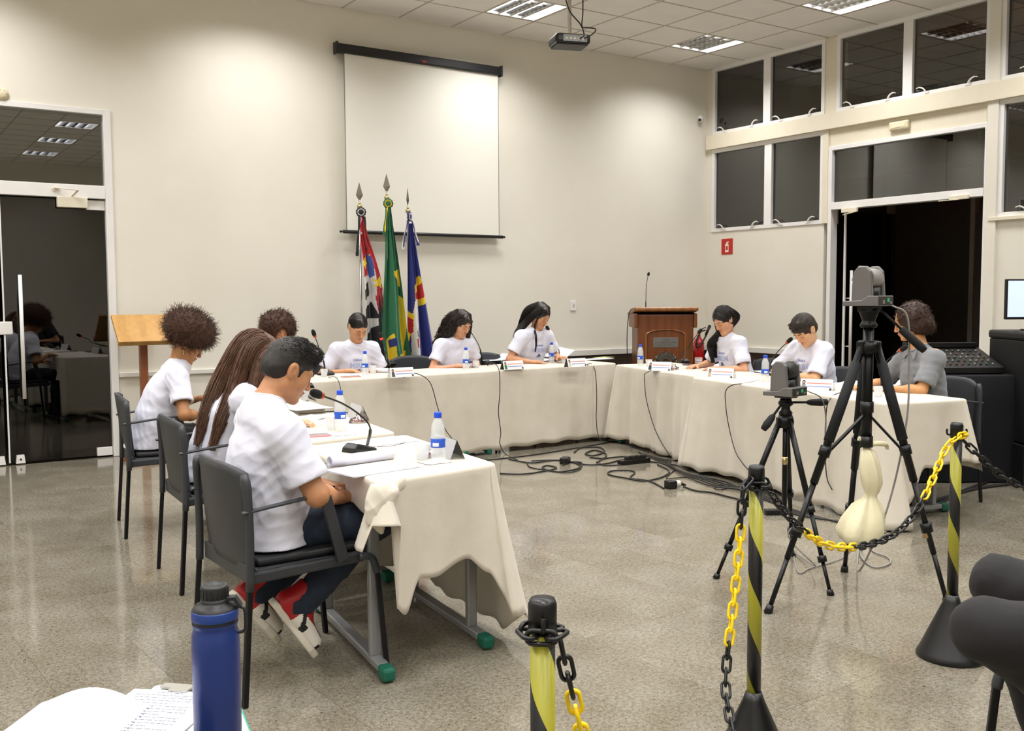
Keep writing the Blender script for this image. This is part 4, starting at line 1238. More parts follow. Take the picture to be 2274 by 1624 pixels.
for s in (-1, 1):
    m = MB(); m.X = PF @ Matrix.Translation((0, .60, .004))
    m.tube(smooth_path([(s * .02, -.15, 0), (s * .09, -.12, .004), (s * .125, -.03, .006), (s * .13, .04, .004)], 5), [.012] * 8 + [.016] * 8, 8)
    for k in range(7):
        a = -1.2 + k * .32
        m.ball((s * .128 * math.cos(a) * 1.02, .13 * math.sin(a), .006), (.012, .018, .006), 8, 5)
    m.ball((s * .115, .06, .008), (.016, .026, .01), 8, 6)
    m.build('crest_branch', CRST, lec)
m = MB(); m.X = PF @ Matrix.Translation((0, .60, .01)); m.tube(smooth_path([(-.12, -.13, 0), (-.05, -.16, .004), (.05, -.16, .004), (.12, -.13, 0)], 5), .014, 8, sq=.5); m.build('crest_ribbon', METL, lec)
def lecpt(x, y, z): 
    return lec_M @ Vector((x, y, z))
lec.scale = (.93, 1, 1.065)
bpy.context.view_layer.update(); lec_M = lec.matrix_world.copy()
r = empty('lectern_microphone', tuple(lecpt(-.20, .02, 1.165)), label='tall thin gooseneck microphone standing on the lectern', cat='microphone')
MB().lathe([(0, .012), (.03, .012), (.055, .004), (.058, 0)], 20).build('mic_base', MICB, r)
pth = smooth_path([(0, 0, .01), (0, 0, .1), (.005, 0, .25), (.02, 0, .34), (.035, 0, .395)], 6)
MB().tube(pth, [.006] * 6 + [.0032] * (len(pth) - 6), 8).build('gooseneck', MICB, r)
MB().tube([(.034, 0, .385), (.037, 0, .395), (.042, 0, .415), (.045, 0, .425)], [.01, .015, .014, .005], 12).build('foam_head', FOAM, r)
cable([tuple(lecpt(-.24, .05, 1.175)), tuple(lecpt(-.36, 0, 1.18)), tuple(lecpt(-.41, -.02, 1.12)), tuple(lecpt(-.43, 0, .9)), tuple(lecpt(-.42, .0, .5)), tuple(lecpt(-.40, 0, .02))], 'black cable hanging down the left side of the lectern', .0045)

# extinguisher hanging on the back wall beside the lectern
RED = pm('extinguisher_red', '#b01818', .25, coat=.5)
r = empty('fire_extinguisher', (-.25, -.14, 0), label='red fire extinguisher with white label right of the lectern', cat='fire extinguisher')
MB().lathe([(0, .42), (.06, .42), (.068, .435), (.068, .80), (.055, .84), (.025, .865), (.022, .89), (0, .89)], 24).build('cylinder', RED, r)
m = MB(); P = [[(.069 * math.cos(a), .069 * math.sin(a), z) for z in (.46, .62)] for a in np.linspace(R(180), R(265), 9)]; m.grid(P, thick=-.0005)
m.build('paper_label', pm('ext_label', '#e2dcd4', .5), r)
m = MB()
for k in range(5):
    P = [[(.0697 * math.cos(a), .0697 * math.sin(a), z) for z in (.48 + k * .03, .486 + k * .03)] for a in np.linspace(R(190), R(255), 6)]; m.grid(P, thick=-.0003)
m.build('label_print', pm('label_grey', '#8c6a68', .5), r)
m = MB().cyl((0, 0, .88), (0, 0, .93), .018, 12).bar((-.03, 0, .93), (.09, -.02, .96), .018, .012).bar((-.02, 0, .95), (.08, -.04, 1.0), .018, .008); m.build('valve_handle', PLB, r)
m = MB().tube(smooth_path([(-.02, -.02, .90), (-.08, -.05, .86), (-.10, -.06, .75), (-.03, -.08, .80), (.06, -.08, .92), (.10, -.08, 1.0)], 6), .011, 8); m.tube([(.04, -.08, .9), (.11, -.08, 1.02)], [.016, .02], 10); m.build('hose', PLB, r)
m = MB().box(-.02, .02, .06, .14, .70, .76); m.build('wall_bracket', CHL, r)
r = empty('hose_valve', (-.16, -.62, 0), label='small red valve with a black hose loop low beside the extinguisher', cat='valve')
MB().lathe([(0, .50), (.05, .50), (.06, .52), (.05, .545), (.02, .56), (0, .56)], 20).build('valve_wheel', RED, r)
m = MB().tube(smooth_path([(-.03, 0, .55), (-.07, -.02, .68), (-.03, -.02, .78), (.03, -.02, .76), (.04, 0, .62), (.02, 0, .55)], 6), .014, 8); m.build('hose_loop', PLB, r)
MB().cyl((0, 0, 0), (0, 0, .5), .02, 10).build('stem', PLB, r)

# small wooden reading stand left
r = empty('wooden_stand', (-7.06, -.33, 0), R(0), label='honey coloured wooden reading stand behind the student with the afro', cat='stand')
m = MB(); m.X = Matrix.Translation((0, 0, 1.14)) @ Matrix.Rotation(R(40), 4, 'X'); m.box(-.235, .235, -.19, .17, -.012, .012); bd = m.build('slanted_board', WSTD, r, bevel=.003)
m = MB(); m.X = Matrix.Translation((0, 0, 1.14)) @ Matrix.Rotation(R(40), 4, 'X'); m.box(-.24, .24, -.205, -.18, -.015, .035); m.build('book_ledge', WSTD, r, bevel=.006)
MB().box(-.032, .032, -.01, .05, .04, 1.11).build('post', WPST, r, bevel=.004)
m = MB().prism([(-.20, 0), (.20, 0), (.20, .03), (.13, .075), (-.13, .075), (-.20, .03)], .05, Matrix.Translation((0, .045, 0)) @ Matrix.Rotation(R(90), 4, 'X')); m.build('foot', WPST, r, bevel=.004)
m = MB().box(-.03, .03, -.19, .21, 0, .05); m.build('foot', WPST, r, bevel=.004)

# ---- flags
def pip(x, y, poly):
    c = np.zeros(x.shape, bool); n = len(poly); j = n - 1
    for i in range(n):
        xi, yi = poly[i]; xj, yj = poly[j]
        if yi != yj: c ^= ((yi > y) != (yj > y)) & (x < (xj - xi) * (y - yi) / (yj - yi) + xi)
        j = i
    return c
def star(cx, cy, r_, rot=0):
    return [(cx + (r_ if k % 2 == 0 else r_ * .42) * math.sin(rot + k * PI / 5), cy - (r_ if k % 2 == 0 else r_ * .42) * math.cos(rot + k * PI / 5)) for k in range(10)]
FL = {k: pm('flag_' + k, c, .7, sheen=.2, bump=.1, bscale=200) for k, c in dict(red='#b01a22', white='#ddd9d6', black='#17171b', green='#17603c', yellow='#e3c51e', blue='#1f2a78', mid='#3a5aa8').items()}
FLK = list(FL); FLM = [FL[k] for k in FLK]
SX = .00468; SZ = .00466
# print coordinates: cm-like units measured on the hanging cloth, u to the right and v downward
def flag_pole(name, x, ztop, u0, v0, outline, polys, base, label, rosette, ribbons, lean=0, seed=0, pole_vis=0, y=-.45, face=0):
    r = empty(name, (x, y, 0), label=label, cat='flag', group='flags on poles behind the back table')
    SIL = pm('spear_metal', '#9b958c', .25, metal=.9); BR = pm('pole_brass', '#b9a878', .25, metal=.8); POL = pm('pole_steel', '#b8b8b8', .2, metal=.9)
    tx = lean
    MB().cyl((0, 0, .02), (tx, 0, ztop - .26), .011, 10).build('pole', POL, r)
    MB().lathe([(0, .03), (.03, .03), (.10, .018), (.13, .004), (.13, 0)], 24).build('base', POL, r)
    m = MB(); m.X = Matrix.Translation((tx, 0, ztop - .235)) @ Matrix.Rotation(face, 4, 'Z'); m.ball((0, 0, 0), .026, 14, 10).cyl((0, 0, .02), (0, 0, .045), .010, 10); m.build('ball', BR, r)
    m = MB(); m.X = Matrix.Translation((tx, 0, ztop - .19)) @ Matrix.Rotation(face, 4, 'Z')
    m.add([(0, 0, 0), (.034, 0, .065), (0, 0, .19), (-.034, 0, .065), (0, -.014, .065), (0, .014, .065)], [(0, 4, 1), (0, 3, 4), (4, 3, 2), (1, 4, 2), (0, 1, 5), (3, 0, 5), (3, 5, 2), (5, 1, 2)], False)
    m.cyl((0, 0, -.02), (0, 0, .02), .006, 8); m.build('spearhead', SIL, r)
    # rosette
    zc = ztop - .29; RM = Matrix.Translation((tx, -.03, zc)) @ Matrix.Rotation(face, 4, 'Z')
    m = MB(); m.X = RM; nP = 11
    pts = []
    for k in range(nP * 2):
        a = 2 * PI * k / (nP * 2)
        pts.append((math.cos(a), math.sin(a), .012 if k % 2 else -.012))
    P = [[(c * q, (-.004 - d * (q / .05)), s_ * q) for q in (.018, .034, .052 - (.006 if k % 2 else 0))] for k, (c, s_, d) in enumerate(pts)]
    m.grid(P, closed_u=True, thick=.002); m.build('rosette_pleats', FL[rosette[0]], r)
    m = MB(); m.X = RM
    for k in range(14):
        a = 2 * PI * k / 14; m.obox((.031 * math.cos(a), -.014, .031 * math.sin(a)), (.0055, .003, .004), Matrix.Rotation(-a, 3, 'Y'))
    m.build('rosette_trim', FL[rosette[1]], r)
    m = MB(); m.X = RM; m.ball((0, -.012, 0), (.026, .009, .026), 16, 8); m.build('rosette_button', FL[rosette[2]], r)
    for (dx, L, c1, c2, xo) in ribbons:
        P = [[(tx + xo + dx * (k / 8) + w_ * .011, -.035 - .008 * math.sin(k * .9 + w_), zc - .04 - L * k / 8) for k in range(9)] for w_ in (-1, 0)]
        m = MB(); m.grid(P, thick=.0015)
        P = [[(tx + xo + dx * (k / 8) + w_ * .011, -.035 - .008 * math.sin(k * .9 + w_), zc - .04 - L * k / 8) for k in range(9)] for w_ in (0, 1)]
        m.m = 1; m.grid(P, thick=.0015)
        m.m = 0; m.obox((tx + xo + dx, -.036, zc - .045 - L), (.015, .004, .018), Matrix.Identity(3))
        m.build('ribbon', [FL[c1], FL[c2]], r)
    # cloth
    rows = 300; cols = 84
    P = []
    for i in range(cols + 1):
        s_ = i / cols; col = []
        for k in range(rows + 1):
            t = k / rows
            v = outline[0][0] + (outline[-1][0] - outline[0][0]) * t
            for (va, la, ra), (vb, lb, rb) in zip(outline, outline[1:]):
                if va <= v <= vb: f = (v - va) / (vb - va); le = lerp(la, lb, f); ri = lerp(ra, rb, f); break
            u = le + (ri - le) * s_
            X_ = u0_x(x, u, u0); Z_ = v0_z(v, v0)
            wdt = (ri - le) * SX
            yy_ = -.02 - (.10 * min(1, wdt / .25)) * (.5 + .5 * math.sin(s_ * 9.5 + seed + t * 1.1)) * min(1, t * 3 + .15) - .02 * math.sin(s_ * 21 + seed * 2 + t)
            col.append((X_ - x, yy_, Z_))
        P.append(col)
    P = np.array(P)
    m = MB(); nc = cols + 1; nr_ = rows + 1
    V = [tuple(p) for p in P.reshape(-1, 3)]
    # local outward copy for thickness
    fs = []; ms = []
    cc = (P[:-1, :-1] + P[1:, 1:]) / 2; U_ = u0 + cc[..., 0] / SX; W_ = v0 - (cc[..., 2] - Z0_) / SZ
    MI = np.full(U_.shape, FLK.index(base))
    for cname, poly in polys: MI[pip(U_, W_, poly)] = FLK.index(cname)
    for i in range(cols):
        for k in range(rows):
            q = (i * nr_ + k, i * nr_ + k + 1, (i + 1) * nr_ + k + 1, (i + 1) * nr_ + k)
            fs.append(q); ms.append(int(MI[i, k]))
    m.v = V; m.f = fs; m.mi = ms; m.sm = [True] * len(fs)
    o = m.build('flag_cloth', FLM, r)
    bm = bmesh.new(); bm.from_mesh(o.data)
    bm.free()
    return r
Z0_ = 2.24
def u0_x(x, u, u0): return x + (u - u0) * SX
def v0_z(v, v0): return Z0_ - (v - v0) * SZ
V0 = 465
sp = [('white', [(700, 640), (806, 600), (822, 640), (830, 720), (850, 830), (700, 830)]),
      ('black', [(785, 640), (793, 632), (812, 605), (819, 635), (797, 650), (790, 655)]), ('black', [(785, 690), (795, 668), (819, 655), (828, 690), (805, 690), (785, 712)]),
      ('black', [(785, 745), (805, 722), (829, 702), (832, 735), (805, 752), (785, 775)]), ('black', [(785, 800), (815, 770), (835, 748), (840, 790), (810, 815), (785, 830)]),
      ('white', [(807, 560), (812, 556), (822, 600), (824, 642), (817, 640), (809, 600)]), ('mid', [(809, 555), (816, 565), (820, 600), (816, 606), (809, 580)]),
      ('black', [(826, 640), (846, 700), (860, 830), (838, 830), (826, 740)]), ('white', [(836, 632), (850, 620), (850, 700), (842, 690)]), ('black', [(836, 760), (860, 760), (860, 830), (838, 830)]),
      ('yellow', star(799, 575, 13, .3)), ('yellow', star(829, 615, 14, .2))]
flag_pole('state_flag', -5.013, 2.51, 797, V0, [(478, 795, 803), (520, 792, 812), (560, 794, 826), (600, 794, 838), (640, 794, 846), (700, 794, 850), (760, 796, 856), (825, 798, 862)], sp, 'red',
          'black white and red striped flag with stars, leftmost on its pole', ('black', 'white', 'black'), [(-.03, .36, 'black', 'black', -.02), (.03, .30, 'black', 'black', .03), (-.01, .15, 'white', 'red', 0)], seed=.5, face=R(-22), y=-.36)
br = [('yellow', [(861, 593), (878, 588), (882, 625), (876, 618)]), ('yellow', [(880, 640), (886, 650), (891, 700), (890, 790), (884, 760), (882, 700)]),
      ('yellow', [(850, 735), (858, 720), (866, 775), (860, 800), (850, 800)]), ('yellow', [(872, 768), (893, 758), (896, 806), (876, 798)]), ('blue', [(853, 735), (862, 728), (864, 745), (856, 752)])]
flag_pole('national_flag', -4.800, 2.59, 857, V0, [(448, 855, 862), (500, 851, 868), (560, 847, 876), (620, 842, 883), (700, 836, 890), (730, 835, 893), (770, 844, 899), (825, 850, 907)], br, 'green',
          'green and yellow flag hanging in the middle of the three poles', ('green', 'yellow', 'green'), [(-.03, .24, 'green', 'yellow', -.02), (.0, .2, 'green', 'green', .0)], seed=2.2, face=R(-26), y=-.52)
mu = [('red', [(920, 605), (932, 618), (940, 645), (918, 655), (912, 640)]), ('yellow', [(925, 600), (931, 612), (916, 640), (914, 625)]), ('yellow', [(938, 642), (942, 655), (926, 668), (924, 655)]), ('yellow', [(910, 640), (918, 650), (922, 690), (917, 690), (913, 665)]),
      ('white', [(910, 655), (920, 650), (922, 700), (926, 770), (928, 780), (912, 800), (908, 810), (906, 700)]),
      ('red', [(900, 680), (908, 690), (908, 720), (902, 735), (898, 720)]), ('yellow', [(901, 672), (909, 684), (908, 694), (900, 684)]), ('yellow', [(900, 715), (906, 725), (904, 740), (899, 735)]),
      ('green', [(912, 718), (920, 712), (922, 728), (913, 730)]), ('red', [(912, 735), (922, 725), (922, 750), (913, 754)]),
      ('yellow', [(924, 772), (938, 790), (950, 812), (938, 830), (915, 800), (910, 788)]), ('red', [(918, 782), (930, 780), (940, 812), (946, 830), (930, 830), (925, 800)]), ('yellow', [(934, 776), (940, 790), (946, 800), (940, 812), (932, 790)])]
flag_pole('municipal_flag', -4.535, 2.48, 907, V0, [(490, 905, 914), (540, 902, 922), (600, 901, 930), (650, 900, 938), (700, 899, 945), (760, 901, 954), (785, 902, 957), (800, 903, 948), (825, 905, 942)], mu, 'blue',
          'blue flag with red and yellow bands, rightmost of the three', ('blue', 'white', 'blue'), [(-.05, .26, 'white', 'blue', -.03), (.06, .22, 'blue', 'white', .03)], seed=4.1, face=R(38), y=-.45)

# ================================================================== TRIPODS AND CAMERAS
TRB = pm('tripod_black', '#08090a', .35, metal=.3)
TRG = pm('tripod_grip', '#111316', .8)
CAMG = pm('camera_grey', '#6f6d6c', .35, metal=.35)
CAML = pm('camera_light_grey', '#8b8988', .35, metal=.35)
PORTG = pm('port_green', '#1f9a6a', .4, emit=.25)
def ptz(parent_loc, rz, label, sc=1.0, up=0):
    r = empty('video_camera', parent_loc, rz, label=label, cat='camera', group='conference cameras on tripods')
    # faces +x (away from the photographer)
    s = sc
    m = MB(); m.X = Matrix.Diagonal((s, s, s, 1))
    m.prism([(-.075, 0), (.085, 0), (.085, .022), (.0, .026), (-.03, .045), (-.075, .045)], .15, Matrix.Translation((0, .075, 0)) @ Matrix.Rotation(R(90), 4, 'X')); m.build('base', CAMG, r, bevel=.004)
    m = MB(); m.X = Matrix.Diagonal((s, s, s, 1)); m.box(-.0765, -.074, -.068, .068, .004, .041); m.build('port_panel', PLB, r)
    m = MB(); m.X = Matrix.Diagonal((s, s, s, 1)); m.box(-.0775, -.076, -.03, -.01, .018, .034); m.build('green_terminal', PORTG, r)
    m = MB(); m.X = Matrix.Diagonal((s, s, s, 1)); m.box(-.0775, -.076, .015, .035, .01, .026).box(-.0775, -.076, -.055, -.035, .01, .02); m.build('port_socket', METL, r)
    for q in (-1, 1):
        m = MB(); m.X = Matrix.Diagonal((s, s, s, 1))
        m.prism([(-.045, .02), (.05, .02), (.048, .09), (.04, .15), (.02, .172), (-.015, .172), (-.035, .15), (-.04, .09)], .022, Matrix.Translation((0, q * .058 + .011, 0)) @ Matrix.Rotation(R(90), 4, 'X')); m.build('yoke_arm', CAMG, r, bevel=.006)
    m = MB(); m.X = Matrix.Diagonal((s, s, s, 1)) @ Matrix.Translation((0, 0, .118)) @ Matrix.Rotation(up, 4, 'Y'); m.cyl((0, -.046, 0), (0, .046, 0), .046, 28); m.box(-.02, .055, -.042, .042, -.036, .036)
    m.build('camera_head', CAML if up else PLB, r, bevel=.004)
    m = MB(); m.X = Matrix.Diagonal((s, s, s, 1)) @ Matrix.Translation((0, 0, .118)) @ Matrix.Rotation(up, 4, 'Y'); m.cyl((.055, 0, 0), (.062, 0, 0), .03, 20); m.build('lens', pm('lens_glass', '#0b0d12', .05), r)
    m = MB(); m.X = Matrix.Diagonal((s, s, s, 1)); m.cyl((0, 0, .02), (0, 0, .08), .045, 24); m.build('swivel', PLB, r)
    return r
def tripod(name, apex, feet, label, r0, grip, joints, spreader=None, column=None, foot_r=.018):
    r = empty(name, (apex[0], apex[1], 0), label=label, cat='tripod')
    o = Vector((apex[0], apex[1], 0)); A = Vector((0, 0, apex[2]))
    for f in feet:
        F_ = Vector((f[0], f[1], 0)) - o
        d = F_ - A; h = Vector((d.x, d.y, 0)).normalized() * r0 * 2.2
        S = A + h
        p = lambda t: S + (F_ - S) * t
        lg = MB().tube([p(0), p(.52)], [r0, r0], 10).build('leg', TRB, r)
        if grip: MB().tube([p(.06), p(.36)], [r0 * 1.3] * 2, 12).build('foam_grip', TRG, lg)
        MB().tube([p(.52), p(.80)], [r0 * .75] * 2, 10).tube([p(.80), p(.985)], [r0 * .6] * 2, 10).build('lower_leg', TRB, lg)
        for t in joints: MB().tube([p(t - .018), p(t + .018)], [r0 * 1.45] * 2, 8).build('leg_clamp', TRB, lg)
        e = p(1.0); MB().cyl((e.x, e.y, 0), tuple(p(.97)), foot_r, 12, foot_r * .8).build('rubber_foot', PLB, lg)
        MB().obox(tuple(A + h * .8), (r0 * 1.3, r0 * 1.1, r0 * 1.5), Matrix.Rotation(math.atan2(d.y, d.x), 3, 'Z')).build('leg_hinge', TRB, r, bevel=.004)
        if spreader:
            c = Vector((0, 0, spreader[0])); q = p(spreader[1])
            MB().bar(tuple(c), tuple(q), .016, .010).build('spreader_arm', TRB, r)
    zc0, zc1, rc = column
    MB().cyl((0, 0, zc0), (0, 0, zc1), rc, 16).build('centre_column', TRB, r)
    MB().lathe([(0, apex[2] - .03), (r0 * 2.6, apex[2] - .03), (r0 * 2.9, apex[2]), (r0 * 2.4, apex[2] + .03), (0, apex[2] + .03)], 20).build('crown', TRB, r)
    return r
FS = [(-5.642, -5.754), (-5.4, -6.253), (-4.997, -5.685)]
s1 = tripod('short_tripod', (-5.325, -5.905, .775), FS, 'short black tripod with two pan handles carrying the lower camera', .0145, False, (.52, .8), None, (.30, .86, .013))
m = MB().lathe([(0, .80), (.03, .80), (.034, .82), (.022, .835), (.022, .85), (.036, .86), (.036, .875), (0, .88)], 16).ball((0, 0, .875), (.034, .03, .026), 12, 8)
m.build('pan_head', TRB, s1)
MB().box(-.04, .04, -.04, .04, .893, .905).build('mount_plate', PLB, s1, bevel=.003)
dirR = Vector((.831, -.556, 0)); dirF = Vector((.556, .831, 0))
a = Vector((0, 0, .87)); e = a + dirR * .125 + Vector((0, 0, .0)); m = MB().cyl(tuple(a), tuple(e), .006, 8); m.tube([e - dirR * .02, e, e + dirR * .05, e + dirR * .08], [.010, .018, .021, .017], 12, sq=.9); m.build('pan_handle', TRG, s1)
a = Vector((0, 0, .89)); d = (dirR * -.11 - dirF * .05 + Vector((0, 0, -.13))); n_ = d.normalized(); m = MB().cyl(tuple(a), tuple(a + d * .65), .006, 8); m.tube([a + d * .6, a + d * .7, a + d * .95, a + d * 1.12], [.010, .017, .020, .015], 12); m.build('pan_handle', TRG, s1)
MB().cyl((0, 0, .56), (0, 0, .60), .0145, 12).build('brass_ring', pm('pole_brass', '#b9a878', .25), s1)
ptz((-5.325, -5.905, .905), R(101), 'dark grey conference camera on the short tripod', 1.0)
FB = [(-5.843, -6.266), (-5.095, -6.652), (-5.022, -6.038)]
s2 = tripod('tall_tripod', (-5.285, -6.345, 1.16), FB, 'tall black tripod with padded legs, a white sack hanging from its column', .018, True, (.40, .70), (.86, .42), (.70, 1.26, .024), .020)
m = MB().lathe([(0, 1.25), (.035, 1.25), (.04, 1.262), (.028, 1.28), (.04, 1.31), (.045, 1.33), (.03, 1.345), (0, 1.345)], 18).box(-.04, .045, -.035, .035, 1.32, 1.348); m.build('fluid_head', TRB, s2, bevel=.003)
for z_ in (.86, .70): MB().cyl((0, 0, z_), (0, 0, z_ + .05), .03, 14).build('column_collar', PLB, s2)
a = Vector((.03, -.02, 1.345)); d = dirR * .21 + Vector((0, 0, -.20)) - dirF * .03; m = MB().cyl(tuple(a), tuple(a + d * .6), .006, 8); m.tube([a + d * .5, a + d * .52, a + d * .9, a + d * 1.0], [.010, .018, .020, .016], 12); m.build('pan_handle', TRG, s2)
MB().tube([tuple(Vector((FB[1][0] + 5.285, FB[1][1] + 6.345, 0)) * .70 + Vector((0, 0, 1.16 * .30))), tuple(Vector((FB[1][0] + 5.285, FB[1][1] + 6.345, 0)) * .74 + Vector((0, 0, 1.16 * .26)))], .015, 10).build('tape_band', pm('tape_beige', '#b89a6c', .6), s2)
ptz((-5.285, -6.345, 1.348), R(101), 'light grey conference camera high on the tall tripod', 1.05, R(-28))
# counterweight sack
SACK = pm('sack_cloth', '#e0d9b8', .85, bump=.4, bscale=30, bdist=.006)
r = empty('cloth_sack', (-5.285, -6.345, 0), label='knotted pale cloth sack hanging under the tall tripod', cat='bag')
P = []
for i in range(40):
    a = 2 * PI * i / 40; col = []
    for z, q, ox in ((.70, .012, 0), (.68, .03, .005), (.64, .045, .01), (.58, .052, .015), (.53, .05, .02), (.49, .035, .02), (.475, .028, .018), (.46, .035, .015), (.42, .07, .01), (.36, .098, 0), (.31, .108, -.01), (.27, .095, -.015), (.255, .05, -.015), (.253, .002, -.015)):
        f = 1 + .12 * math.sin(a * 5 + z * 9) + .06 * math.sin(a * 9 + z * 20)
        if z < .3: f = 1 + (f - 1) * .5
        col.append((ox + math.cos(a) * q * f, -ox + math.sin(a) * q * f * .85, z + .02 * math.sin(a + .5) * (1 if z < .45 else 0)))
    P.append(col)
MB().grid(P, closed_u=True).build('sack_body', SACK, r)
m = MB().tube(smooth_path([(0, 0, .69), (.03, -.02, .715), (.075, -.05, .71), (.085, -.05, .69)], 5), [.014] * 5 + [.02] * 6 + [.012] * 5, 10, sq=.6); m.tube(smooth_path([(0, 0, .69), (-.015, .01, .73), (-.03, .02, .74)], 5), [.012] * 11, 8); m.build('knot_ears', SACK, r)

# ================================================================== BOLLARDS AND CHAINS
BLKP = pm('bollard_black', '#0c0c0e', .35)
def tape_mat():
    t = NT('bollard_tape'); tc = t.n('ShaderNodeTexCoord'); sp_ = t.n('ShaderNodeSeparateXYZ'); t.l(tc.outputs['Object'], sp_.inputs[0])
    at = t.n('ShaderNodeMath', operation='ARCTAN2'); t.l(sp_.outputs[1], at.inputs[0]); t.l(sp_.outputs[0], at.inputs[1])
    dv = t.n('ShaderNodeMath', operation='DIVIDE'); t.l(at.outputs[0], dv.inputs[0]); dv.inputs[1].default_value = 2 * PI
    mz = t.n('ShaderNodeMath', operation='MULTIPLY_ADD'); t.l(sp_.outputs[2], mz.inputs[0]); mz.inputs[1].default_value = 1 / .285; t.l(dv.outputs[0], mz.inputs[2])
    fr = t.n('ShaderNodeMath', operation='FRACT'); t.l(mz.outputs[0], fr.inputs[0])
    gt = t.n('ShaderNodeMath', operation='GREATER_THAN'); t.l(fr.outputs[0], gt.inputs[0]); gt.inputs[1].default_value = .5
    mx = t.n('ShaderNodeMixRGB'); t.l(gt.outputs[0], mx.inputs[0]); mx.inputs[1].default_value = lin('#0d0d0f'); mx.inputs[2].default_value = lin('#9c982e')
    t.l(mx.outputs[0], t.b.inputs['Base Color']); t.b.inputs['Roughness'].default_value = .35
    return t.m
TAPE = tape_mat()
def bollard(x, y, rz, label):
    r = empty('barrier_post', (x, y, 0), rz, label=label, cat='barrier post', group='black and yellow striped barrier posts')
    MB().lathe([(0, .245), (.0225, .245), (.0305, .222), (.118, .024), (.126, .012), (.126, 0), (0, 0)], 40).build('cone_base', BLKP, r)
    MB().cyl((0, 0, .2), (0, 0, .875), .0205, 24).build('striped_pole', TAPE, r)
    MB().lathe([(.0205, .855), (.0235, .855), (.0235, .902), (.020, .911), (0, .912)], 24).build('cap', BLKP, r)
    m = MB()
    for s in (-1, 1): m.tube(smooth_path([(s * .022, 0, .865), (s * .033, 0, .867), (s * .036, 0, .88), (s * .034, 0, .888)], 4), .004, 8)
    m.build('hook', BLKP, r)
    return r
BA = (-7.0, -7.239); BB = (-5.664, -7.025); BC = (-8.232, -7.904); BD = (-4.55, -7.75)
bollard(BA[0], BA[1], R(188), 'striped barrier post in the middle, its chain hanging at its left')
bollard(BB[0], BB[1], R(139), 'striped barrier post farthest away, yellow chain wrapped round its cap')
bollard(BC[0], BC[1], R(237), 'striped barrier post closest to the camera, only its upper end in view')
bollard(BD[0], BD[1], R(60), 'striped barrier post beyond the right picture edge')
YELC = pm('chain_yellow', '#f2cf10', .35)
def link_mesh(mat):
    pts = []
    for k in range(8): a = PI / 2 + PI * k / 7; pts.append((-.0135 + .0110 * math.cos(a), .0110 * math.sin(a), 0))
    for k in range(8): a = -PI / 2 + PI * k / 7; pts.append((.0135 + .0110 * math.cos(a), .0110 * math.sin(a), 0))
    m = MB(); m.tube(pts, .0042, 6, closed=True)
    o = m.build('chain_link', mat); me = o.data; bpy.data.objects.remove(o); return me
LK = [link_mesh(BLKP), link_mesh(YELC)]
def chain(pts, label, seq):
    r = empty('barrier_chain', (0, 0, 0), label=label, cat='chain', group='plastic chains between the barrier posts')
    P = smooth_path(pts, 24)
    # resample by link pitch
    pitch = .0365; acc = 0; out = [P[0]]
    for a, b in zip(P, P[1:]):
        L = (b - a).length
        while acc + L >= pitch:
            t = (pitch - acc) / L; a = a + (b - a) * t; L = (b - a).length; acc = 0; out.append(a.copy())
        acc += L
    for k in range(len(out) - 1):
        mid = (out[k] + out[k + 1]) / 2; t = (out[k + 1] - out[k]).normalized()
        u = t.orthogonal().normalized()
        ref = Vector((0, 0, 1)) if abs(t.z) < .9 else dirF
        u = (ref - t * ref.dot(t)).normalized()
        if k % 2: u = t.cross(u)
        v = u.cross(t)
        M = Matrix((t, v, u)).transposed().to_4x4(); M.translation = mid
        o = obj('chain_link', LK[seq(k, len(out) - 1)], r)
        o.matrix_world = M
    return r
def sag(a, b, drop, n=9):
    out = []
    for k in range(n):
        t = k / (n - 1); p = Vector(a).lerp(Vector(b), t); c = (2 * t - 1)
        p.z -= drop * (1 - abs(c) ** 2.2); out.append(tuple(p))
    return out
ha = (BA[0] + .04, BA[1] - .01, .865); hb = (BB[0] - .03, BB[1] - .01, .86)
mid_ = [(-6.97, -7.24, .87), (-6.90, -7.22, .80), (-6.78, -7.20, .705), (-6.62, -7.17, .615), (-6.47, -7.15, .575), (-6.30, -7.12, .555), (-6.14, -7.10, .565), (-5.98, -7.08, .63), (-5.84, -7.05, .73), (-5.74, -7.03, .82), (-5.685, -7.045, .862), (-5.66, -7.055, .868), (-5.632, -7.04, .862), (-5.625, -7.02, .855)]
chain(mid_, 'plastic chain sagging between the middle and far posts, black then yellow then black', lambda k, n: 1 if (9 <= k < 18 or k >= n - 11) else 0)
chain([(-5.64, -7.03, .85), (-5.60, -7.06, .80), (-5.50, -7.12, .70), (-5.36, -7.20, .625), (-5.20, -7.30, .60), (-5.02, -7.42, .64), (-4.80, -7.58, .75), (-4.57, -7.74, .86)], 'plastic chain going right from the far post, black then yellow', lambda k, n: 1 if k >= 10 else 0)
chain([(-7.03, -7.245, .875), (-7.055, -7.24, .85), (-7.062, -7.24, .76), (-7.075, -7.245, .66), (-7.115, -7.26, .5), (-7.18, -7.30, .32), (-7.30, -7.45, .20), (-7.5, -7.56, .12), (-7.72, -7.68, .16), (-7.92, -7.78, .32), (-8.08, -7.85, .55), (-8.16, -7.885, .74), (-8.20, -7.90, .86)], 'long plastic chain hanging from the middle post toward the nearest post, yellow part below black', lambda k, n: 1 if (4 <= k < 13 or 22 <= k < 31 or n - 12 <= k < n - 3) else 0)
for (bx, by), nm in ((BA, 'black chain ring around the cap of the middle post'), (BC, 'black chain ring around the cap of the nearest post')):
    chain([(bx + .032 * math.cos(a), by + .032 * math.sin(a), .855) for a in np.linspace(0, 2 * PI * .99, 9)], nm, lambda k, n: 0)

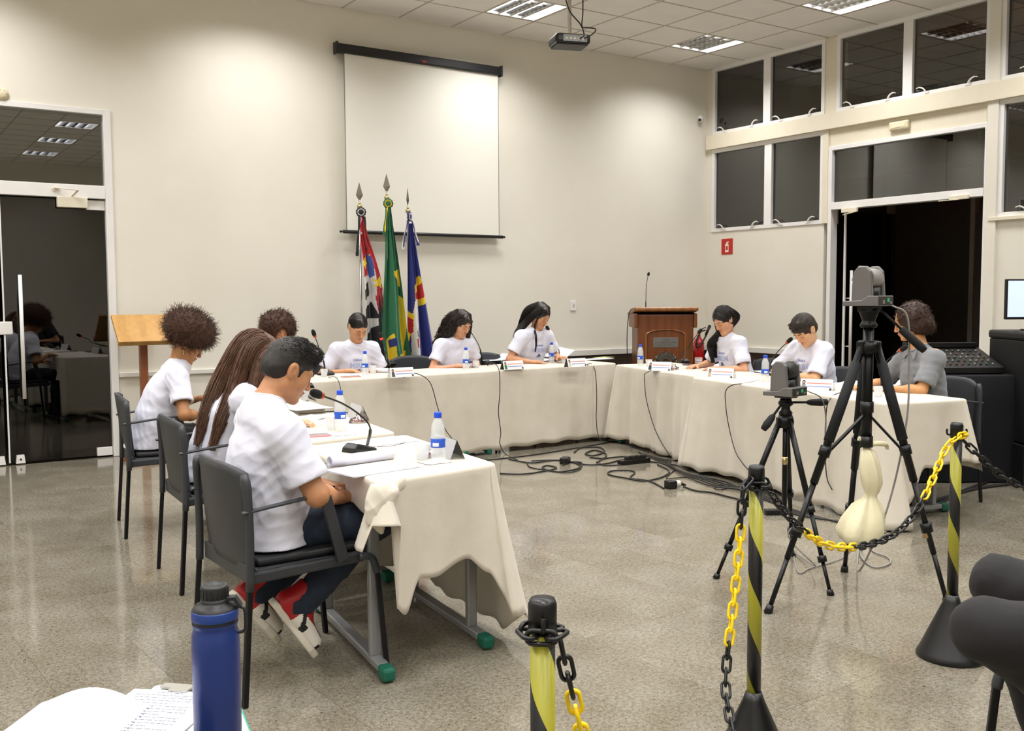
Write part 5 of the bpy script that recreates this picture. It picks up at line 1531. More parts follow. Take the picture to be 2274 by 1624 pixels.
# ================================================================== RIGHT EDGE EQUIPMENT
KIT = pm('flight_case_black', '#09090a', .6, var=.2)
r = empty('equipment_case', (-1.74, -5.32, 0), R(-34), label='tall black equipment case at the right picture edge', cat='case')
MB().box(-.30, .55, -.25, .35, .0, .30).build('lower_box', KIT, r, bevel=.01)
MB().box(-.29, .54, -.24, .34, .31, 1.06).build('upper_box', KIT, r, bevel=.01)
MB().box(-.30, .55, -.25, .35, 1.06, 1.125).build('lid', pm('case_lid', '#1b1a19', .6), r, bevel=.02)
m = MB().cyl((-.10, -.262, .36), (-.10, -.24, .36), .022, 14); m.build('knob', pm('knob_grey', '#4a4846', .5), r)
MB().box(-.30, .55, -.252, -.25, .298, .31).build('seam_strip', pm('knob_grey', '#4a4846', .5), r)
r = empty('covered_table', (-2.12, -4.74, 0), R(-34), label='small table under a black cloth carrying the sound mixer', cat='table')
P = []
for i in range(48):
    a = 2 * PI * i / 48; c, s_ = math.cos(a), math.sin(a); k = 1 / max(abs(c) / .40, abs(s_) / .34)
    P.append([(c * k * q + .012 * math.sin(a * 7) * (1 - z), s_ * k * q + .012 * math.cos(a * 9) * (1 - z), z) for q, z in ((.05, .80), (.6, .80), (.97, .80), (1, .79), (1.02, .6), (1.04, .3), (1.06, .01))])
MB().grid(P, closed_u=True).build('black_cloth', pm('black_cloth', '#0c0d12', .95), r)
MB().box(-.38, .38, -.32, .32, .76, .795).build('table_top', KIT, r)
for sx in (-1, 1):
    for sy in (-1, 1): MB().box(sx * .34 - .02, sx * .34 + .02, sy * .28 - .02, sy * .28 + .02, 0, .76).build('leg', KIT, r)
r = empty('sound_mixer', (-2.12, -4.76, .805), R(-34), label='black sound mixer with rows of coloured knobs beside the tall case', cat='mixer')
m = MB(); m.prism([(-.24, 0), (.24, 0), (.24, .16), (.18, .175), (-.24, .05)], .60, Matrix.Translation((-.30, 0, 0)) @ Matrix.Rotation(R(90), 4, 'X') @ Matrix.Rotation(R(90), 4, 'Y')); 
mx_ = m.build('console', PLB, r, bevel=.006)
bpy.context.view_layer.update()
zf = lambda y: .05 + (y + .24) / .42 * .125
kc = [pm('knob_' + n_, c, .4) for n_, c in (('white', '#8d8b84'), ('green', '#1c5a4c'), ('orange', '#5e4424'), ('greyk', '#2a2a29'))]
me_k = {}
for i in range(12):
    for j in range(5):
        c_ = kc[int(rng.integers(0, 4))]
        m = MB(); x = -.26 + i * .045; y = -.19 + j * .07; m.cyl((x, y, zf(y)), (x, y, zf(y) + .014), .007, 8); m.build('knob', c_, r)
MB().box(-.27, .22, -.02, -.012, zf(-.016), zf(-.016) + .004).build('white_strip', kc[0], r)
MB().box(-.28, .28, .16, .24, .175, .215).build('rear_unit', PLB, r, bevel=.004)
r = empty('monitor', (-1.60, -4.78, 1.125), R(-60), label='flat monitor with a pale blue lit screen, cut by the right picture edge', cat='monitor')
r.location = (-1.98, -5.13, 1.125); r.rotation_euler = (0, 0, R(-30))
MB().box(-.03, .55, -.015, .015, .085, .385).build('casing', PLB, r, bevel=.004)
MB().box(-.018, .54, -.0165, -.0155, .103, .373).build('lit_screen', pm('screen_blue', '#c0d0e8', .4, emit=.75), r)
MB().box(.22, .30, -.005, .03, .0, .2).box(.14, .38, -.08, .08, 0, .012).build('foot', PLB, r, bevel=.003)
# green seat / desk glimpsed in the doorway behind the tall tripod
r = empty('green_stool', (-1.35, -3.98, 0), label='small pale topped table with a green edge glimpsed behind the tall tripod', cat='table')
MB().box(-.22, .22, -.2, .2, .70, .725).build('table_top', pm('pale_top', '#cfd2c4', .4), r, bevel=.004)
MB().box(-.225, .225, -.205, .205, .672, .70).build('green_edge', pm('green_edge', '#1f5a48', .5), r, bevel=.004)
for sx in (-1, 1):
    for sy in (-1, 1): MB().box(sx * .19 - .012, sx * .19 + .012, sy * .17 - .012, sy * .17 + .012, 0, .675).build('leg', CHL, r)

# ================================================================== FOREGROUND DESK ITEMS
ZD = .69
r = empty('side_table', (-8.80, -7.64, 0), R(-30), label='small dark table under the clipboard and the blue bottle', cat='table')
MB().box(-.12, .10, -.10, .10, ZD - .03, ZD - .006).build('table_top', KIT, r, bevel=.003)
MB().box(-.02, .02, -.02, .02, .02, ZD - .03).build('pedestal', KIT, r)
MB().lathe([(0, .03), (.06, .03), (.16, .01), (.16, 0)], 24).build('base', KIT, r)
BLUB = pm('flask_blue', '#1f3579', .35, metal=.25, coat=.2); BLUB2 = pm('flask_band_blue', '#1c3a80', .45); BKL = pm('flask_lid_black', '#1c1d20', .45, bump=.1, bscale=200)
r = empty('flask', (-8.691, -7.664, ZD - .004), R(20), label='large matte blue flask with a black screw lid and carry loop in the foreground', cat='bottle')
MB().lathe([(0, .001), (.034, .001), (.0365, .006), (.0368, .17), (.036, .190), (.0335, .198), (.0338, .2025), (.0352, .206), (.0352, .2085)], 48).build('flask_body', BLUB, r)
MB().lathe([(.0345, .2085), (.034, .2135)], 48).build('black_gasket', BKL, r)
MB().lathe([(.0352, .2135), (.0358, .216), (.0358, .2265), (.0352, .2285), (.03, .2285)], 48).build('blue_ring', BLUB2, r)
m = MB().lathe([(.0355, .2265), (.0345, .230), (.030, .2355), (.0225, .2385), (.0215, .241), (.0215, .246), (.0, .246)], 40); m.build('lid', BKL, r)
pr = [(.0200, .244), (.0212, .246), (.0212, .2635), (.0200, .2660), (.0160, .2670), (.0156, .2660), (0, .2660)]
m = MB().lathe(pr, 40)
for k in range(20):
    a = 2 * PI * k / 20; m.bar((.0210 * math.cos(a), .0210 * math.sin(a), .247), (.0210 * math.cos(a), .0210 * math.sin(a), .262), .0022, .0018, up=(math.cos(a), math.sin(a), 0))
m.build('screw_cap', BKL, r)
dl = Vector((math.cos(R(-54)), math.sin(R(-54)), 0))
m = MB().bar(tuple(dl * .012 + Vector((0, 0, .2445))), tuple(dl * .034 + Vector((0, 0, .246))), .016, .006); m.bar(tuple(dl * .032 + Vector((0, 0, .246))), tuple(dl * .041 + Vector((0, 0, .232))), .012, .006); m.build('loop_strap', BKL, r, bevel=.001)
P_ = [dl * .0395 + Vector((0, 0, .232)), dl * .047 + Vector((0, 0, .226)), dl * .048 + Vector((0, 0, .200)), dl * .044 + Vector((0, 0, .192)), dl * .032 + Vector((0, 0, .194)), dl * .031 + Vector((0, 0, .226))]
m = MB(); m.tube([tuple(p + Vector((-dl.y, dl.x, 0)) * 0) for p in smooth_path(P_ + [P_[0]], 4)[:-1]], .0028, 8, closed=True); m.build('carry_loop', BKL, r)
# clipboard
r = empty('clipboard', (0, 0, ZD), label='white clipboard with teal edge under the printed pages in the foreground', cat='clipboard')
q = [(-8.712, -7.352), (-8.602, -7.462), (-8.642, -7.69), (-8.84, -7.62)]
def rounded(poly, rr, n=5):
    out = []
    for k in range(len(poly)):
        a = Vector(poly[k - 1]); b = Vector(poly[k]); c = Vector(poly[(k + 1) % len(poly)])
        p = b + (a - b).normalized() * rr; s_ = b + (c - b).normalized() * rr
        for i in range(n + 1):
            t = i / n; out.append(tuple(p * (1 - t) ** 2 + b * 2 * t * (1 - t) + s_ * t * t))
    return out
q = q[::-1]
m = MB(); m.prism(rounded(q, .018), .003); m.build('board', pm('clip_white', '#dfe2e2', .35), r)
m = MB(); m.prism(rounded([(x * 1.0, y * 1.0) for x, y in [(-8.714, -7.348), (-8.598, -7.462), (-8.639, -7.694), (-8.844, -7.622)][::-1]], .02), .0012, Matrix.Translation((0, 0, -.001))); m.build('teal_edge', pm('clip_teal', '#2b9a86', .3), r)
a = Vector((-8.700, -7.372, .003)); b = Vector((-8.640, -7.432, .003)); d = (b - a).normalized(); nn = Vector((d.y, -d.x, 0))
m = MB().obox((a + b) / 2 + nn * .004 + Vector((0, 0, .004)), ((b - a).length / 2, .009, .002), Matrix((d, nn, Vector((0, 0, 1)))).transposed())
m.obox((a + b) / 2 + nn * .016 + Vector((0, 0, .006)), (.018, .012, .0015), Matrix((d, nn, Vector((0, 0, 1)))).transposed())
m.build('metal_clip', pm('clip_metal', '#c4c2bc', .25, metal=.6), r)
r = empty('printed_pages', (-8.765, -7.50, ZD + .004), R(-42), label='printed white pages clipped on the foreground clipboard', cat='paper')
m = MB()
for k in range(4):
    P = [[(u * .085 + k * .002, v * .12 - k * .002, .001 * k + .003 * (u + 1) * .1) for v in (-1, -.3, .4, 1)] for u in (-1, -.5, 0, .5, 1)]
    m.grid(P, thick=.0006)
m.build('pages', PAPER, r)
m = MB(); zz = .0052
for k in range(18):
    y = .098 - k * .011
    x0 = -.062 if k % 5 else -.03
    x1 = .062 if k % 4 else .02
    x = x0
    while x < x1:
        d = rng.uniform(.004, .013); m.add([(x, y, zz), (min(x1, x + d), y, zz), (min(x1, x + d), y + .0022, zz), (x, y + .0022, zz)], [(0, 1, 2, 3)]); x += d + .002
m.build('printed_lines', pm('ink_grey', '#505062', .7), r)
r = empty('curled_page', (-8.90, -7.50, ZD + .004), R(-38), label='blank white page curling up at the lower left picture corner', cat='paper')
P = []
for i in range(15):
    u = i / 14
    P.append([(-.10 + .20 * u, v * .13, .004 + .030 * math.sin(PI * min(1, u * 1.02)) ** 1.2 * (.6 + .4 * v)) for v in (-1, -.5, 0, .5, 1)])
MB().grid(P, thick=.0006).build('page', PAPER, r)
MB().box(-.09, .02, -.13, .10, 0, .003).build('lower_pages', PAPER, r)

# ================================================================== PEOPLE
class Vol:
    """Signed distance volume sampled on a grid; shapes are blended in and a smooth surface is drawn from it."""
    def __init__(s, lo, hi, h):
        s.h = h; s.lo = np.array(lo, np.float32); n = np.ceil((np.array(hi) - lo) / h).astype(int) + 1
        s.n = n; s.D = np.full(n, .2, np.float32)
        s.ax = [s.lo[i] + h * np.arange(n[i], dtype=np.float32) for i in range(3)]
    def blk(s, lo, hi):
        a = np.clip(np.floor((np.array(lo) - s.lo) / s.h).astype(int), 0, s.n)
        b = np.clip(np.ceil((np.array(hi) - s.lo) / s.h).astype(int) + 1, 0, s.n)
        if np.any(b <= a): return None, None
        sl = tuple(slice(a[i], b[i]) for i in range(3))
        return sl, (s.ax[0][sl[0]][:, None, None], s.ax[1][sl[1]][None, :, None], s.ax[2][sl[2]][None, None, :])
    def mix(s, sl, d, k, sub=False):
        A = s.D[sl]
        if sub:
            if k <= 0: s.D[sl] = np.maximum(A, -d); return
            hh = np.maximum(k - np.abs(A + d), 0) / k
            s.D[sl] = np.maximum(A, -d) + hh * hh * k * .25
        else:
            if k <= 0: s.D[sl] = np.minimum(A, d); return
            hh = np.maximum(k - np.abs(A - d), 0) / k
            s.D[sl] = np.minimum(A, d) - hh * hh * k * .25
    def cone(s, a, b, r1, r2, k=.02, sq=None, sub=False):
        # tapered capsule; sq = (axis vector, factor) squashes the section along that axis
        a = np.array(a, float); b = np.array(b, float); R_ = max(r1, r2) * (1.0 if sq is None else max(1, sq[1])) + k + 2 * s.h
        sl, X = s.blk(np.minimum(a, b) - R_, np.maximum(a, b) + R_)
        if sl is None: return
        p = [X[i] - a[i] for i in range(3)]; ba = b - a; L2 = max(1e-9, ba @ ba)
        f = 1.0
        if sq is not None:
            w_ = np.array(sq[0], float); w_ = w_ - ba * (w_ @ ba) / L2; w_ /= np.linalg.norm(w_) + 1e-9
            f = sq[1]; dp = p[0] * w_[0] + p[1] * w_[1] + p[2] * w_[2]; g = (1 / f - 1)
            p = [p[i] + w_[i] * dp * g for i in range(3)]
        t = np.clip((p[0] * ba[0] + p[1] * ba[1] + p[2] * ba[2]) / L2, 0, 1)
        q = [p[i] - ba[i] * t for i in range(3)]
        d = np.sqrt(q[0] ** 2 + q[1] ** 2 + q[2] ** 2) - (r1 + (r2 - r1) * t)
        s.mix(sl, (d * min(1, f)).astype(np.float32), k, sub)
    def ell(s, c, r, M=None, k=.02, sub=False):
        # ellipsoid; M rows = local axes in world
        c = np.array(c, float); r = np.array(r, float); R_ = r.max() + k + 2 * s.h
        sl, X = s.blk(c - R_, c + R_)
        if sl is None: return
        p = [X[i] - c[i] for i in range(3)]
        if M is not None: p = [p[0] * M[j][0] + p[1] * M[j][1] + p[2] * M[j][2] for j in range(3)]
        k0 = np.sqrt(sum((p[j] / r[j]) ** 2 for j in range(3))); k1 = np.sqrt(sum((p[j] / r[j] ** 2) ** 2 for j in range(3)))
        s.mix(sl, (k0 * (k0 - 1) / np.maximum(k1, 1e-6)).astype(np.float32), k, sub)
    def plane(s, c, n_, k=0):
        # keep only the side the normal points away from
        n_ = np.array(n_, float); n_ /= np.linalg.norm(n_)
        d = (s.ax[0][:, None, None] - c[0]) * n_[0] + (s.ax[1][None, :, None] - c[1]) * n_[1] + (s.ax[2][None, None, :] - c[2]) * n_[2]
        s.D = np.maximum(s.D, d.astype(np.float32))
    def noise(s, amp, freqs, seed):
        rg = np.random.default_rng(seed)
        band = np.abs(s.D) < amp * 3 + s.h * 2
        ix = np.nonzero(band)
        P = np.stack([s.ax[i][ix[i]] for i in range(3)], 1)
        v = np.zeros(len(P), np.float32)
        for f in freqs:
            for _ in range(3):
                w_ = rg.normal(size=3); w_ = w_ / np.linalg.norm(w_) * f
                v += np.sin(P @ w_ + rg.uniform(0, 6.28) + 1.3 * np.sin(P @ np.roll(w_, 1) * .6)).astype(np.float32) / 3
        s.D[ix] += amp * v / len(freqs)
    def folds(s, amp, freqs, seed, up, lat, fw):
        rg = np.random.default_rng(seed)
        ix = np.nonzero(np.abs(s.D) < amp * 3 + s.h * 2)
        P = np.stack([s.ax[i][ix[i]] for i in range(3)], 1).astype(np.float32)
        v = np.zeros(len(P), np.float32)
        for f in freqs:
            for _ in range(2):
                w_ = unit(up * rg.uniform(.5, 1) + lat * rg.uniform(-.9, .9) + fw * rg.uniform(-.6, .6)) * f
                w2 = rg.normal(size=3) * f * .16; w3 = unit(rg.normal(size=3)) * 9
                ph = P @ w_ + rg.uniform(0, 6.28) + 1.6 * np.sin(P @ w2 + rg.uniform(0, 6)) + .8 * np.sin(P @ (w2 * 2.3))
                m = np.clip(.5 + .9 * np.sin(P @ w3 + rg.uniform(0, 6.28)), 0, 1)
                v += (1 - np.abs(np.sin(ph)) ** .8 - .35) * m
        s.D[ix] -= amp * v / len(freqs)
    def mesh(s):
        D = s.D; h = s.h
        S = D < 0
        c = np.zeros(tuple(np.array(D.shape) - 1), np.int8)
        for i in (0, 1):
            for j in (0, 1):
                for k in (0, 1):
                    c += S[i:D.shape[0] - 1 + i, j:D.shape[1] - 1 + j, k:D.shape[2] - 1 + k]
        act = (c > 0) & (c < 8)
        I = np.stack(np.nonzero(act), 1)
        acc = np.zeros((len(I), 3)); cnt = np.zeros(len(I))
        cor = [np.array(x) for x in ((0, 0, 0), (1, 0, 0), (0, 1, 0), (1, 1, 0), (0, 0, 1), (1, 0, 1), (0, 1, 1), (1, 1, 1))]
        vals = [D[I[:, 0] + q[0], I[:, 1] + q[1], I[:, 2] + q[2]] for q in cor]
        for a, b in ((0, 1), (2, 3), (4, 5), (6, 7), (0, 2), (1, 3), (4, 6), (5, 7), (0, 4), (1, 5), (2, 6), (3, 7)):
            m = (vals[a] < 0) != (vals[b] < 0)
            t = vals[a][m] / (vals[a][m] - vals[b][m])
            acc[m] += cor[a] + (cor[b] - cor[a]) * t[:, None]; cnt[m] += 1
        V = (I + acc / cnt[:, None]) * h + s.lo
        idx = np.full(act.shape, -1, np.int32); idx[act] = np.arange(len(I))
        Q = []
        for ax in range(3):
            b1, b2 = [(1, 2), (2, 0), (0, 1)][ax]
            n = list(D.shape); sl0 = [slice(0, n[i]) for i in range(3)]
            sl0[ax] = slice(0, n[ax] - 1); sl1 = list(sl0); sl1[ax] = slice(1, n[ax])
            for sl_ in (sl0, sl1):
                sl_[b1] = slice(1, n[b1] - 1); sl_[b2] = slice(1, n[b2] - 1)
            A = S[tuple(sl0)]; B = S[tuple(sl1)]
            for flag, cond in ((0, A & ~B), (1, ~A & B)):
                E_ = np.stack(np.nonzero(cond), 1)
                if not len(E_): continue
                E_[:, b1] += 1; E_[:, b2] += 1
                def g(d1, d2):
                    q = E_.copy(); q[:, b1] -= d1; q[:, b2] -= d2; return idx[q[:, 0], q[:, 1], q[:, 2]]
                q = np.stack([g(1, 1), g(0, 1), g(0, 0), g(1, 0)], 1)
                if flag: q = q[:, ::-1]
                Q.append(q)
        return V, np.concatenate(Q)
    def at(s, P):
        q = (np.asarray(P) - s.lo) / s.h; i = np.clip(np.floor(q).astype(int), 0, s.n - 2); f = q - i; v = 0
        for a in (0, 1):
            for b in (0, 1):
                for c in (0, 1):
                    v = v + s.D[i[..., 0] + a, i[..., 1] + b, i[..., 2] + c] * (f[..., 0] if a else 1 - f[..., 0]) * (f[..., 1] if b else 1 - f[..., 1]) * (f[..., 2] if c else 1 - f[..., 2])
        return v

def np_mesh(name, V, Q, mat, parent=None, colors=None, smooth=True):
    me = bpy.data.meshes.new(name)
    nq = len(Q); w_ = Q.shape[1]
    me.vertices.add(len(V)); me.vertices.foreach_set('co', np.ascontiguousarray(V, np.float32).ravel())
    me.loops.add(nq * w_); me.loops.foreach_set('vertex_index', np.ascontiguousarray(Q, np.int32).ravel())
    me.polygons.add(nq); me.polygons.foreach_set('loop_start', np.arange(0, nq * w_, w_, dtype=np.int32)); me.polygons.foreach_set('loop_total', np.full(nq, w_, np.int32))
    me.polygons.foreach_set('use_smooth', np.full(nq, smooth, bool))
    me.update(calc_edges=True)
    if colors is not None:
        ca_ = me.color_attributes.new('Col', 'FLOAT_COLOR', 'POINT')
        ca_.data.foreach_set('color', np.ascontiguousarray(np.c_[colors, np.ones(len(V))], np.float32).ravel())
    me.materials.append(mat)
    return obj(name, me, parent)

def skin_mat():
    t = NT('skin'); a = t.n('ShaderNodeAttribute'); a.attribute_name = 'Col'
    m = t.n('ShaderNodeMixRGB'); m.blend_type = 'MULTIPLY'; m.inputs[0].default_value = .5
    t.l(a.outputs['Color'], m.inputs[1]); t.l(t.ramp(t.noise(t.co(), 45, 4), [(.3, '#e8dcd4'), (.7, '#ffffff')]), m.inputs[2])
    t.l(m.outputs[0], t.b.inputs['Base Color'])
    t.b.inputs['Roughness'].default_value = .48; t.b.inputs['Specular IOR Level'].default_value = .4
    t.b.inputs['Subsurface Weight'].default_value = .12; t.b.inputs['Subsurface Radius'].default_value = (.012, .005, .003); t.b.inputs['Subsurface Scale'].default_value = 1
    t.bump(t.noise(t.co(), 260, 3), .12, .0008)
    return t.m
SKIN = skin_mat()
def hair_mat(name, c0, c1, stretch=(40, 40, 4), rough=.42):
    t = NT(name); v = t.co('Object', stretch)
    t.l(t.ramp(t.noise(v, 4, 5, .65), [(.25, c0), (.75, c1)]), t.b.inputs['Base Color'])
    t.b.inputs['Roughness'].default_value = rough; t.b.inputs['Specular IOR Level'].default_value = .45
    t.bump(t.noise(v, 6, 4, .7), .5, .004)
    return t.m
def tee_mat(name, c, bump=.35):
    t = NT(name); v = t.co()
    t.b.inputs['Base Color'].default_value = lin(c); t.b.inputs['Roughness'].default_value = .85; t.b.inputs['Sheen Weight'].default_value = .25 if lin(c)[0] > .15 else .02
    t.bump(t.noise(v, 18, 4, .5), bump, .006)
    return t.m
TEE = tee_mat('white_tshirt', '#d2d3e2')
TBLK = tee_mat('black_top', '#121215')
POLO = tee_mat('grey_polo', '#74767a', .3)
JEAN = tee_mat('dark_jeans', '#1b2638', .5)
KHAKI = tee_mat('khaki_trousers', '#b7a88c', .4)
BLKT = tee_mat('black_trousers', '#131418', .4)
DGREY = tee_mat('charcoal_trousers', '#161417', .4)
BROWD = pm('brow_hair', '#17100d', .7)

def unit(v):
    v = np.array(v, float); return v / (np.linalg.norm(v) + 1e-12)

def add_head(V, HM, HC, sc, female, full=1.0):
    """head in local axes x=right(own left) y=forward z=up, HM rows are those axes, HC centre"""
    Wd = lambda x, y, z: HC + sc * (HM[0] * x + HM[1] * y + HM[2] * z)
    E = lambda x, y, z, r, k=.015, sub=False: V.ell(Wd(x, y, z), np.array(r) * sc, HM, k * sc, sub)
    C = lambda a, b, r1, r2, k=.012, sub=False, sq=None: V.cone(Wd(*a), Wd(*b), r1 * sc, r2 * sc, k * sc, sq, sub)
    jw = .90 if female else 1.0
    E(0, -.014, .028, (.073, .094, .088), .02)
    E(0, .022, -.022, (.062 * full, .064, .082), .03)
    E(0, .030, -.064, (.047 * jw * full, .048, .040), .025)
    C((-.040 * jw, .0, -.062), (-.018, .066, -.094), .020, .015, .025)
    C((.040 * jw, .0, -.062), (.018, .066, -.094), .020, .015, .025)
    E(0, .072, -.094, (.019, .017, .015), .018)
    for s in (-1, 1):
        E(s * .037 * full, .052, -.028, (.027, .026, .026), .022)
        C((s * .014, .083, .020), (s * .044, .070, .022), .011, .010, .012)
    for s in (-1, 1):
        E(s * .030, .101, -.001, (.019, .020, .0125), .014, True)
    for s in (-1, 1):
        E(s * .030, .0725, -.002, (.0155, .0145, .0125), .005)
    C((0, .084, .012), (0, .104, -.027), .0065, .0095, .010)
    E(0, .105, -.030, (.0095, .0085, .008), .006)
    for s in (-1, 1): E(s * .0115, .095, -.034, (.0075, .009, .0065), .006)
    C((-.019, .083, -.0565), (0, .0935, -.0545), .0045, .0062, .007)
    C((.019, .083, -.0565), (0, .0935, -.0545), .0045, .0062, .007)
    C((-.015, .083, -.0660), (.015, .083, -.0660), .0065, .0065, .008)
    E(0, .0885, -.0655, (.013, .0075, .0065), .006)
    V.ell(Wd(0, .100, -.0605), np.array((.020, .0085, .0016)) * sc, HM, .003 * sc, True)
    for s in (-1, 1):
        E(s * .073, -.008, -.006, (.008, .019, .031), .008)
        E(s * .078, -.014, .004, (.006, .016, .022), .006)
        E(s * .085, -.006, -.002, (.007, .009, .016), .004, True)

def head_colors(P, HM, HC, sc, skin, lip):
    q = (P - HC) @ HM.T / sc; x, y, z = np.abs(q[:, 0]), q[:, 1], q[:, 2]
    c = np.tile(np.array(skin), (len(P), 1))
    def blend(m, col): 
        nonlocal c
        m = np.clip(m, 0, 1)[:, None]; c = c * (1 - m) + np.array(col) * m
    face = (y > .05) & (np.abs(z) < .14)
    g = lambda a, s_: np.exp(-(a / s_) ** 2)
    # lips
    blend(face * g(x, .017) * g(z + .0605, .0095) * 1.15 * (y > .075), np.array(lip))
    # cheeks and nose a little redder
    red = np.array(skin) * np.array((1.06, .86, .84))
    blend(face * (g(x - .036, .022) * g(z + .03, .022) * .5 + g(x, .011) * g(z + .03, .012) * .5), red)
    # eyelid
    blend(face * g(x - .030, .013) * g(z + .001, .008) * .35, np.array(skin) * .72)
    return c

def finger_hand(V, W_, pd, nd, size=1.0, curl=.6, side=1, spread=.12, sc_r=1.0):
    """W_: wrist, pd: pointing direction, nd: palm normal (towards what it touches), side: +1 thumb to the left of pd seen from the back"""
    pd = unit(pd); nd = unit(np.array(nd) - pd * np.dot(nd, pd)); sd = np.cross(nd, pd) * side   # thumb side
    s = size
    K = W_ + pd * .085 * s
    for j, o in enumerate((-.028, -.010, .010, .027)):
        V.cone(W_ + pd * .012 * s + sd * o * .5 * s, K + sd * o * s * -1, .0165 * s * sc_r, .0125 * s * sc_r, .012)
    L = (.074, .082, .076, .060); O = (.030, .010, -.011, -.030)
    for j in range(4):
        d = unit(pd + sd * spread * (1.2 - j) * .8)
        p = K + sd * O[j] * s - pd * .004 * s; r_ = (.0088 - .0004 * j) * s * sc_r
        seg = np.array((.46, .30, .24)) * L[j] * s
        a = 0.0
        for q in range(3):
            a += curl * (.35, .6, .5)[q]
            dd = d * math.cos(a) + nd * math.sin(a)
            V.cone(p, p + dd * seg[q], r_, r_ * .93, .004); p = p + dd * seg[q]; r_ *= .93
    p = W_ + pd * .025 * s + sd * .022 * s
    for q, (ln, r_) in enumerate(((.040, .0125), (.033, .0100), (.026, .0088))):
        dd = unit(pd * (.62 + .16 * q) + sd * (.75 - .3 * q) + nd * (.25 + .25 * curl * q))
        V.cone(p, p + dd * ln * s, r_ * s * sc_r, r_ * s * .9 * sc_r, .008); p = p + dd * ln * s

def ik(S_, W_, l1, l2, hint):
    d = W_ - S_; L = min(np.linalg.norm(d), (l1 + l2) * .999); u = unit(d)
    a = (l1 * l1 - l2 * l2 + L * L) / (2 * L); hgt = math.sqrt(max(0, l1 * l1 - a * a))
    hv = np.array(hint, float); hv = unit(hv - u * (hv @ u))
    return S_ + u * a + hv * hgt, S_ + u * L

def strand_mesh(curves, r, V0, seg=3, taper=.35):
    Vs = []; Qs = []; o = V0
    for cv in curves:
        cv = np.asarray(cv); n = len(cv)
        T_ = np.gradient(cv, axis=0); T_ /= np.linalg.norm(T_, axis=1, keepdims=True) + 1e-9
        u = np.cross(T_, np.array((.31, .17, .93))); u /= np.linalg.norm(u, axis=1, keepdims=True) + 1e-9; v = np.cross(T_, u)
        rr = r * (1 - (1 - taper) * np.linspace(0, 1, n) ** 2)[:, None]
        ring = [cv + (u * math.cos(a) + v * math.sin(a)) * rr for a in np.arange(seg) * 2 * PI / seg]
        Vs.append(np.stack(ring, 1).reshape(-1, 3))
        i = np.arange(n - 1)[:, None]; k = np.arange(seg)[None, :]; l_ = (k + 1) % seg
        Qs.append((o + np.stack([i * seg + k, i * seg + l_, (i + 1) * seg + l_, (i + 1) * seg + k], -1)).reshape(-1, 4)); o += n * seg
    return np.concatenate(Vs), np.concatenate(Qs)

